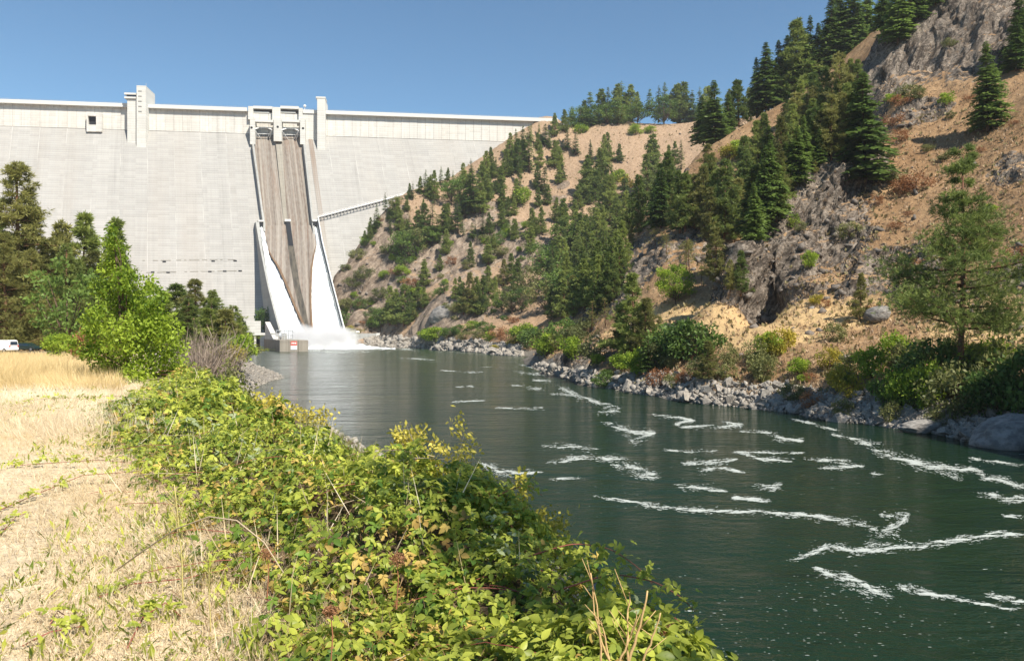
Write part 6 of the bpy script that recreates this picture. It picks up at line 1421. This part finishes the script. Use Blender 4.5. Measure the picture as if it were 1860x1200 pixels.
# dead stalks close to the camera
def stalk(px0, py0, px1, py1, d, bend, name, mat, label, group, rad=.004, side=0, seed=1):
    r = random.Random(seed); a = P(px0, py0, d); b = P(px1, py1, d); o = empty(name, a); tag(o, label, 'stalk', group); v = b - a; pts = []
    for k in range(10):
        t = k / 9; pts.append(v * t + Vector((bend * math.sin(math.pi * t) + r.gauss(0, .002), 0, r.gauss(0, .001))))
    MB().tube(pts, rad, rad * .5, 6).build('stem', mat, o, True)
    for k in range(side):
        t = r.uniform(.25, .9); c = v * t + Vector((bend * math.sin(math.pi * t), 0, 0)); e = c + Vector((r.choice((-1, 1)) * r.uniform(.02, .07), r.gauss(0, .02), r.uniform(.04, .12)))
        MB().bar(c, e, rad * .45, rad * .2, 5).build('side_stem', mat, o, True)
    return o
M_TAN = m_plain('tan_stem', (0.50, 0.33, 0.15), .75, .2, 12.0)
for i, (a, b, c, d_, be) in enumerate([(1092, 1215, 1072, 1040, .01), (1110, 1215, 1075, 1065, -.012), (1135, 1215, 1176, 1072, .01), (1143, 1215, 1144, 1075, -.006), (1118, 1215, 1158, 1110, .008), (1160, 1215, 1200, 1112, .006), (1108, 1205, 1092, 1120, .0)]):
    stalk(a, b, c, d_, 2.55, be, 'dry_stalk', M_TAN, ['leftmost of the bare tan stalks at the bottom', 'second bare tan stalk, curving close to the leftmost', 'thick bare tan stalk leaning right, with a blunt tip', 'upright bare tan stalk in the middle of the bundle', 'thin bare tan stalk crossing behind the thick one', 'rightmost bare tan stalk, leaning towards the water', 'shortest bare tan stalk of the bundle'][i], 'bare tan stalks at the bottom of the picture', .0042 if i != 2 else .0055, 2, 70 + i)
stalk(335, 1140, 316, 880, 4.6, .01, 'weed_stalk', M_GOLDS := m_plain('yellow_stem', (0.45, 0.38, 0.14), .8, .2, 12.0), 'tall thin yellowish weed standing at the left edge of the brambles', 'tall dry weeds', .006, 26, 80)
stalk(383, 1150, 378, 1000, 4.2, .0, 'weed_stalk', M_GOLDS, 'shorter yellowish weed right of the tall one', 'tall dry weeds', .004, 14, 81)
pts = [P(x, y, d) for (x, y, d) in ((205, 1040, 5.2), (260, 1000, 4.9), (320, 960, 4.6), (380, 938, 4.4), (430, 945, 4.3), (480, 985, 4.2), (515, 1040, 4.1))]
o = empty('dead_cane', pts[0]); tag(o, 'pale dead cane arching over the edge of the brambles', 'cane'); MB().tube([p - pts[0] for p in pts], .005, .003, 6).build('stem', M_DEAD, o, True)
def shoot(pts, d, label, seed, nleaf=34, size=.05):
    r = random.Random(seed); Q = [P(x, y, d) for x, y in pts]; o = empty('bramble_shoot', Q[0]); tag(o, label, 'bramble shoot', 'leafy bramble shoots reaching over the water'); b0 = Vector(Q[0]); fine = []
    for a, b in zip(Q[:-1], Q[1:]):
        for k in range(6): fine.append(a.lerp(b, k / 6) - b0)
    fine.append(Q[-1] - b0)
    for _ in range(4): fine = [fine[0]] + [(fine[i - 1] + fine[i] * 2 + fine[i + 1]) / 4 for i in range(1, len(fine) - 1)] + [fine[-1]]
    MB().tube(fine, .0045, .0018, 5).build('cane', M_CANE, o, True)
    for k in range(nleaf):
        c = fine[int(r.random() * (len(fine) - 1))]; l = link('leaf', CM[r.randrange(6)], None, o); l.location = c + Vector((r.gauss(0, .03), r.gauss(0, .04), r.gauss(0, .025))); s = size * r.uniform(.6, 1.2); l.scale = (s, s, s); l.rotation_euler = (r.gauss(0, .6), r.gauss(0, .5), r.random() * 6.28)
shoot([(960, 1010), (1040, 985), (1110, 995), (1160, 1030), (1185, 1060)], 4.6, 'leafy bramble shoot arching towards the water below the yellow shrub', 301)
shoot([(1020, 1070), (1110, 1040), (1190, 1055), (1240, 1085), (1262, 1110)], 4.1, 'leafy bramble shoot reaching farthest over the water', 302)
shoot([(860, 930), (920, 890), (960, 880), (985, 900)], 6.0, 'leafy bramble shoot standing up beside the yellow shrub', 303, 26)
shoot([(1080, 1130), (1160, 1100), (1230, 1120), (1262, 1165)], 3.7, 'lowest leafy bramble shoot hanging over the dark water', 304)
shoot([(560, 900), (610, 850), (640, 825), (655, 822)], 8.5, 'leafy bramble shoot sticking up against the water left of the twiggy shrub', 305, 26)
# brown dried flower heads among the brambles
M_HEAD = m_leaf('dried_flower_head', (0.14, 0.06, 0.03), (0.34, 0.17, 0.08), .15)
for i, (x, y, d, s, lab) in enumerate([(485, 1005, 4.4, .05, 'brown dried flower head right of the arching dead cane'), (600, 1110, 3.3, .032, 'brown dried flower head low in the near bramble'), (1215, 1150, 3.4, .06, 'brown dried flower head beside the tan stalks'), (720, 1015, 4.0, .05, 'small brown flower head under the yellow shrub')]):
    g = np.random.default_rng(90 + i); n = 420; c = unit(g.normal(0, 1, (n, 3))) * (g.random(n) ** .4)[:, None] * s * np.array([1, 1, .7]); ax = unit(g.normal(0, 1, (n, 3)))
    o = empty('flower_head', P(x, y, d)); tag(o, lab, 'flower head', 'brown dried flower heads'); link('florets', foliage_mesh('florets', [kites(c, ax, unit(np.cross(ax, g.normal(0, 1, (n, 3)))), .012 * np.ones(n), .006 * np.ones(n), g.random(n))]), M_HEAD, o)
    MB().tube([(0, 0, -.25), (.01, 0, -.1), (0, 0, 0)], .004, .002, 5).build('stem', M_HEAD2 if i else globals().setdefault('M_HEAD2', m_plain('reddish_stem', (.3, .12, .06), .8)), o)

# ------------------------------------------------------------------ vehicles on the far road
M_VWHITE = m_plain('white_car_paint', (0.78, 0.78, 0.78), .3, .02, spec=.5); M_VDARK = m_plain('dark_green_car_paint', (0.012, 0.03, 0.028), .22, .05, spec=.6)
M_TYRE = m_plain('tyre_rubber', (0.02, 0.02, 0.02), .9, .1); M_RIM = m_plain('wheel_rim', (.4, .4, .42), .4, .1, metallic=.8); M_TAIL = m_plain('tail_light', (.45, .03, .02), .3, .05)
def vehicle(profile, glass, width, loc, rz, mat, name, label, cat, wheels, tails):
    o = empty(name, loc, rz); tag(o, label, cat)
    bm = bmesh.new(); L = [bm.verts.new((x, -width / 2, z)) for x, z in profile]; f = bm.faces.new(L); e = bmesh.ops.extrude_face_region(bm, geom=[f]); bmesh.ops.translate(bm, vec=(0, width, 0), verts=[v for v in e['geom'] if isinstance(v, bmesh.types.BMVert)])
    for v in bm.verts:
        if v.co.z > 1.1: v.co.y *= .88
    bmesh.ops.recalc_face_normals(bm, faces=bm.faces); bmesh.ops.bevel(bm, geom=list(bm.edges), offset=.07, segments=2, affect='EDGES'); me = bpy.data.meshes.new('body'); bm.to_mesh(me); bm.free(); link('body', me, mat, o)
    for poly in glass:
        for s in (-1, 1):
            v = [(x, s * (width / 2 * (.88 if z > 1.1 else 1) + .012), z) for x, z in poly]; w_ = [(x, y_ - s * .03, z) for x, y_, z in v]; n = len(v)
            MB().add(v + w_, [tuple(range(n)) if s < 0 else tuple(range(n))[::-1], tuple(range(n, 2 * n))] + [(i, (i + 1) % n, n + (i + 1) % n, n + i) for i in range(n)]).build('window', M_GLASS, o)
    for x in wheels:
        for s in (-1, 1):
            w = MB().bar((x, s * (width / 2 - .2), .33), (x, s * (width / 2 + .01), .33), .33, n=16).build('wheel', M_TYRE, o); MB().bar((x, s * (width / 2 - .1), .33), (x, s * (width / 2 + .03), .33), .2, n=12).build('rim', M_RIM, w)
    for (x, z0, z1) in tails:
        for s in (-1, 1): MB().box(x - .03, x + .05, s * width / 2 * .8 - .1, s * width / 2 * .8 + .1, z0, z1).build('tail_light', M_TAIL, o)
    return o
vp = P(2, 643, 129); vp.z = 7.47
v_ = vehicle([(-2.55, .35), (-2.6, 1.0), (-2.4, 1.15), (-1.7, 1.75), (-1.4, 1.98), (2.2, 1.98), (2.4, 1.85), (2.5, 1.0), (2.5, .35)], [[(-1.5, 1.2), (-1.15, 1.75), (-.3, 1.75), (-.3, 1.2)], [(-.15, 1.2), (-.15, 1.75), (1.0, 1.75), (1.15, 1.2)]], 1.95, vp, R(-14), M_VWHITE, 'van', 'white van cut off by the left edge, seen from its rear corner beyond the grass', 'van', (-1.7, 1.6), [(2.5, .9, 1.15)])
mb = MB(); mb.add([(2.49, -.7, 1.25), (2.49, .7, 1.25), (2.44, .62, 1.75), (2.44, -.62, 1.75), (2.56, -.7, 1.25), (2.56, .7, 1.25), (2.50, .62, 1.75), (2.50, -.62, 1.75)], [(4, 5, 6, 7), (0, 3, 2, 1), (0, 4, 7, 3), (5, 1, 2, 6), (7, 6, 2, 3), (0, 1, 5, 4)]); mb.build('rear_window', M_GLASS, v_)
cp_ = P(50, 641, 137); cp_.z = 7.47
vehicle([(-2.1, .3), (-2.1, .8), (-1.9, .9), (-1.1, 1.4), (.3, 1.42), (1.2, .95), (2.0, .82), (2.1, .6), (2.1, .3)], [[(-1.55, .95), (-1.0, 1.32), (-.4, 1.33), (-.4, .95)], [(-.3, .95), (-.3, 1.33), (.25, 1.33), (.85, .97)]], 1.75, cp_, R(-8), M_VDARK, 'car', 'dark green car parked beside the white van under the pines', 'car', (-1.3, 1.3), [(-2.1, .65, .8)])

# ------------------------------------------------------------------ foam on the river
def wpt(px, py, z=.006):
    d = F * (EYE - z) / (py - 600.0); return ((px - 930) / F * d, d, z)
ST_ = [[(1500, 988, 10), (1530, 998, 15), (1575, 1000, 16), (1620, 995, 14), (1700, 985, 10), (1760, 978, 10), (1810, 970, 9), (1880, 969, 8)], [(1430, 1018, 5), (1470, 1008, 8), (1510, 988, 10)],
       [(1170, 918, 4), (1250, 926, 7), (1330, 929, 7), (1400, 930, 8), (1480, 937, 9), (1545, 945, 12), (1590, 958, 14), (1620, 970, 14), (1645, 985, 12)], [(1600, 932, 8), (1650, 938, 16), (1635, 950, 18), (1610, 960, 16), (1600, 970, 10)],
       [(1510, 789, 5), (1540, 793, 8), (1570, 802, 11), (1590, 812, 12), (1620, 825, 14), (1660, 842, 14), (1700, 852, 14), (1735, 862, 10), (1745, 872, 6)], [(1590, 822, 8), (1640, 832, 10), (1700, 845, 12), (1760, 852, 12), (1800, 868, 10), (1870, 885, 14)], [(1770, 893, 6), (1820, 903, 12), (1870, 908, 10)],
       [(1480, 1030, 5), (1540, 1050, 16), (1580, 1070, 18), (1620, 1084, 14)], [(1630, 1062, 12), (1660, 1072, 12), (1700, 1080, 7), (1780, 1095, 5), (1850, 1108, 9)], [(1790, 1078, 6), (1830, 1088, 10), (1870, 1092, 6)],
       [(1098, 765, 6), (1125, 775, 10), (1160, 786, 14), (1190, 787, 9), (1150, 800, 12), (1135, 793, 7)], [(1183, 752, 4), (1225, 757, 6), (1262, 762, 6), (1225, 770, 5), (1240, 776, 5), (1300, 772, 5)], [(1310, 764, 4), (1350, 772, 6), (1300, 776, 5)],
       [(1345, 782, 4), (1390, 786, 6), (1425, 797, 8), (1460, 799, 7), (1400, 800, 5)], [(985, 808, 8), (1050, 812, 9), (1085, 815, 5)], [(990, 840, 5), (1060, 830, 8), (1120, 835, 12), (1180, 860, 9), (1200, 862, 6)], [(1110, 845, 6), (1145, 852, 14), (1195, 866, 10)],
       [(1010, 700, 6), (1060, 720, 7), (1100, 735, 9), (1130, 745, 8), (1080, 750, 7)], [(945, 662, 3), (975, 668, 4)], [(940, 676, 4), (990, 680, 5)], [(965, 690, 4), (1000, 693, 6)], [(930, 700, 3), (990, 706, 6)], [(1000, 716, 4), (1040, 718, 5)], [(870, 838, 5), (905, 857, 11), (960, 860, 8), (985, 857, 4)],
       [(1240, 842, 5), (1300, 838, 8), (1340, 832, 8)], [(1340, 822, 4), (1400, 835, 8), (1440, 838, 6)], [(1270, 855, 10), (1320, 850, 8), (1355, 856, 5)], [(1230, 880, 10), (1290, 887, 8), (1320, 892, 5)], [(1370, 886, 8), (1420, 882, 12), (1400, 892, 8)], [(1330, 820, 3), (1400, 822, 4), (1460, 822, 3)], [(1460, 832, 4), (1520, 838, 8), (1570, 846, 7), (1490, 850, 5)],
       [(1380, 906, 4), (1330, 903, 7), (1400, 910, 5)], [(1580, 860, 4), (1600, 862, 5)], [(720, 650, 2), (790, 653, 3)], [(800, 672, 2), (850, 676, 3), (890, 675, 2)], [(830, 702, 2), (860, 701, 3)], [(640, 632, 9), (700, 633, 4), (760, 636, 2)], [(560, 637, 4), (620, 639, 6), (680, 637, 4)], [(1820, 935, 4), (1880, 942, 6)], [(1000, 870, 3), (1060, 866, 4)], [(1440, 760, 3), (1500, 775, 4), (1520, 782, 4)], [(900, 740, 3), (960, 742, 5), (990, 740, 3)], [(820, 730, 3), (880, 727, 3)], [(1080, 900, 3), (1130, 908, 4), (1200, 918, 5)],
       [(1200, 815, 3), (1260, 822, 5), (1300, 818, 4)], [(1760, 830, 3), (1800, 838, 5), (1870, 846, 4)]]
VV = []; FF = []; g = np.random.default_rng(404)
def fleck(x, y, ux, uy, l, h):
    """flat irregular patch of foam around a picture point, lying on the water"""
    b = len(VV); z = g.uniform(.004, .02); L_ = math.hypot(ux, uy) + 1e-6; ux /= L_; uy /= L_
    for q in range(6):
        t = q * 1.0472 + g.uniform(-.25, .25); c, s_ = math.cos(t) * l * g.uniform(.6, 1.1), math.sin(t) * h * g.uniform(.6, 1.1)
        VV.append(wpt(x + ux * c - uy * s_ * .6, max(630.3, y + uy * c + s_), z))
    FF.extend([(b, b + 1, b + 2), (b, b + 2, b + 3), (b, b + 3, b + 4), (b, b + 4, b + 5)])
for si, st in enumerate(ST_):
    st = np.array(st, float); s_ = np.concatenate([[0], np.cumsum(np.hypot(np.diff(st[:, 0]), np.diff(st[:, 1])))]); m = max(8, int(s_[-1] / 5)); q = np.linspace(0, s_[-1], m)
    x = np.interp(q, s_, st[:, 0]); y = np.interp(q, s_, st[:, 1]); w = np.interp(q, s_, st[:, 2])
    for _ in range(2): x[1:-1] = (x[:-2] + x[2:] + 2 * x[1:-1]) / 4; y[1:-1] = (y[:-2] + y[2:] + 2 * y[1:-1]) / 4
    px = (st[:, 1].mean() - 600) / 400; fine = .55 + px
    for strand in range(3):                       # the streak is plaited from wandering strands plus loose flecks
        ph = g.uniform(0, 50); n = int(s_[-1] * (2.4 + w.mean() * .30))
        tt = g.random(n); wob = fbm(tt * s_[-1] / 26, np.full(n, ph), 0.0, 4) * 1.5
        for k in range(n):
            f = tt[k] * (m - 1); i = int(min(f, m - 2)); fr = f - i; xx = x[i] + (x[i + 1] - x[i]) * fr; yy = y[i] + (y[i + 1] - y[i]) * fr; ww = w[i]
            fade = min(1, tt[k] * 5, (1 - tt[k]) * 5) + .15
            if g.random() > fade: continue
            off = wob[k] * ww * 1.0 + g.normal(0, .16 if strand else .62) * ww
            gap = float(vnoise(np.array([xx / 13.0]), np.array([(yy + off) / 3.6]), 2.0)[0])
            if gap < .02 and g.random() < .9: continue
            tx, ty = x[i + 1] - x[i], y[i + 1] - y[i]
            fleck(xx + g.normal(0, 2.5) - off * ty * .12, yy + off * .55, tx, ty * .7, (g.random() ** 2 * 3.4 + .5) * fine, (g.random() ** 1.5 * .5 + .16) * fine)
t = NT('thin_foam'); t.set((.62, .66, .62), .8); tr = t.new('ShaderNodeBsdfTransparent'); mx = t.new('ShaderNodeMixShader'); mx.inputs[0].default_value = .34; t.l.new(tr.outputs[0], mx.inputs[1]); t.l.new(t.b.outputs[0], mx.inputs[2]); t.l.new(mx.outputs[0], t.out.inputs['Surface']); M_FOAM2 = t.m
me = mesh_np('river_foam', np.array(VV), np.array(FF)); tag(link('river_foam', me, M_FOAM2), kind='stuff')
# foam flecks
VV = []; FF = []
for k in range(380):
    c = rnd.choice([(1450, 1090, 70, 30), (1560, 1130, 60, 30), (1400, 1170, 90, 20), (1700, 1140, 90, 20), (1250, 870, 120, 25), (1100, 900, 120, 20), (1350, 1000, 150, 60), (1300, 1110, 60, 40), (1560, 880, 120, 30), (1480, 1060, 60, 14)])
    x, y = rnd.gauss(c[0], c[2]), rnd.gauss(c[1], c[3])
    if not (640 < y < 1230): continue
    p = wpt(x, y, .045); s = rnd.uniform(.006, .02) * (1 + p[1] / 45); b = len(VV); sk = rnd.uniform(1.2, 3)
    VV += [(p[0] + s * sk * math.cos(q * 1.2566), p[1] + s * math.sin(q * 1.2566), p[2]) for q in range(5)]; FF += [(b, b + 1, b + 2), (b, b + 2, b + 3), (b, b + 3, b + 4)]
tag(link('foam_flecks', mesh_np('foam_flecks', np.array(VV), np.array(FF)), M_FOAM2), kind='stuff')

# ------------------------------------------------------------------ spray at the foot of the jets
def m_spray():
    t = NT('spray_mist'); co = t.coord('Object'); t.n.remove(t.b); s = t.sep(co)
    r = t.math('SQRT', t.math('ADD', t.math('ADD', t.math('POWER', s[0], 2.0), t.math('POWER', s[1], 2.0)), t.math('POWER', s[2], 2.0)))
    n = t.noise(co, 2.6, 5, .6)
    d = t.math('SUBTRACT', t.math('SUBTRACT', 1.0, r), t.math('MULTIPLY', t.math('SUBTRACT', n, .3), .9))
    d = t.math('MULTIPLY', t.math('MAXIMUM', d, 0.0), .55)
    v = t.new('ShaderNodeVolumePrincipled'); v.inputs['Color'].default_value = (1, 1, 1, 1); v.inputs['Anisotropy'].default_value = .2; t.l.new(d, v.inputs['Density']); t.l.new(v.outputs[0], t.out.inputs['Volume']); return t.m
M_SPRAY = m_spray()
def puff(px, py, d, sx, sy, sz, name='spray'):
    bm = bmesh.new(); bmesh.ops.create_icosphere(bm, subdivisions=3, radius=1.0); me = bpy.data.meshes.new(name); bm.to_mesh(me); bm.free(); o = link(name, me, M_SPRAY); o.location = P(px, py, d); o.scale = (sx, sy, sz); tag(o, kind='stuff'); return o
puff(585, 622, 478, 24, 18, 14); puff(545, 615, 478, 12, 11, 12); puff(618, 618, 480, 15, 11, 11)
# churned white water
g = np.random.default_rng(5); nx, ny = 120, 60; VV = []
for j in range(ny):
    for i in range(nx):
        px = 528 + i / (nx - 1) * 190; d = 452 + (j / (ny - 1)) * 60; x = (px - 930) / F * d; a = abs((px - 592) / 70.0); z = 5.5 * math.exp(-a * a * 1.6) * math.exp(-((d - 492) / 16.0) ** 2) - .3 + .25 * sstep(452, 470, d)
        VV.append((x, d, z))
VV = np.array(VV); VV[:, 2] += (fbm(VV[:, 0] / 3, VV[:, 1] / 5, 0, 5) * 1.5 + .1) * np.clip(VV[:, 2] + .5, 0, 1.5)
i, j = np.meshgrid(np.arange(nx - 1), np.arange(ny - 1)); a = (j * nx + i).ravel()
tag(link('churned_water', mesh_np('churned_water', VV, np.stack([a, a + 1, a + nx + 1, a + nx], -1), True), M_FOAM), kind='stuff')
SC.cycles.volume_bounces = 3; SC.cycles.volume_step_rate = 1.0

# ------------------------------------------------------------------ haze over the gorge
t = NT('haze'); t.n.remove(t.b); v = t.new('ShaderNodeVolumePrincipled'); v.inputs['Color'].default_value = (.86, .92, 1.0, 1); v.inputs['Density'].default_value = .00008; v.inputs['Anisotropy'].default_value = .3
t.l.new(v.outputs[0], t.out.inputs['Volume'])
mb = MB(); mb.box(-480, 620, -75, 1120, -10.5, 232); tag(mb.build('haze', t.m), kind='stuff')

# tree on the bank just outside the picture, whose shade falls over the right end of the brambles
o = empty('broadleaf_tree', (7.3, -1.6, 3.0)); o.scale = (6.4, 6.4, 24); tag(o, 'leafy tree on the river bank behind the viewer, shading the nearest brambles', 'tree')
v_ = PR['broad_green'][0]; link('crown', v_[0], None, o); link('trunk', v_[1], None, o)

# low green weeds in patches of the straw
g = np.random.default_rng(505); n = 9000; Y = np.exp(g.uniform(math.log(2.4), math.log(40), n)); X = np.interp(Y, LB[:, 0], LB[:, 1]) + .3 - g.random(n) * (Y * .58); ok = fbm(X / (.5 + Y * .05), Y / (.9 + Y * .12), 31.0, 3) > .17; X, Y = X[ok], Y[ok]; n = len(X)
ax = unit(np.array([0, 0, .7]) + g.normal(0, .7, (n, 3))); ax[:, 2] = np.abs(ax[:, 2]); B = np.stack([X, Y, leftground(X, Y)], -1)
tag(link('green_weeds', foliage_mesh('green_weeds', [kites(B, ax, unit(np.cross(ax, g.normal(0, 1, (n, 3)))), g.uniform(.04, .10, n) * (1 + Y / 30), g.uniform(.010, .024, n) * (1 + Y / 20), g.random(n), .1)]), M_BRAM), kind='stuff')
# stones and dry growth on the river slope below the brambles
pts = []
for k in range(9000):
    y = math.exp(rnd.uniform(math.log(2), math.log(118))) - 3; xe = float(np.interp(y, LE[:, 0], LE[:, 1])); xs_ = float(np.interp(y, LS[:, 0], LS[:, 1])); t_ = rnd.uniform(.18, 1.04)
    x = xe + (xs_ - xe) * t_; z = groundz(x, y, BL); s = rnd.uniform(.10, .28) * (1 + y / 90) if rnd.random() < .9 else rnd.uniform(.3, .55); pts.append((x, y, z + s * .1, s))
a_ = np.array(pts); o = link('bank_stones', merge_rocks(a_[:, :3], a_[:, 3], 16), M_ROCK, left); o['kind'] = 'stuff'
grassy(22000, 1.8, 110, lambda Y, g: np.interp(Y, LE[:, 0], LE[:, 1]) + (np.interp(Y, LS[:, 0], LS[:, 1]) - np.interp(Y, LE[:, 0], LE[:, 1])) * g.random(len(Y)) ** 1.3 * .85, .12, .38, .006, 35, 'bank_grass', M_OLIVE, .6)
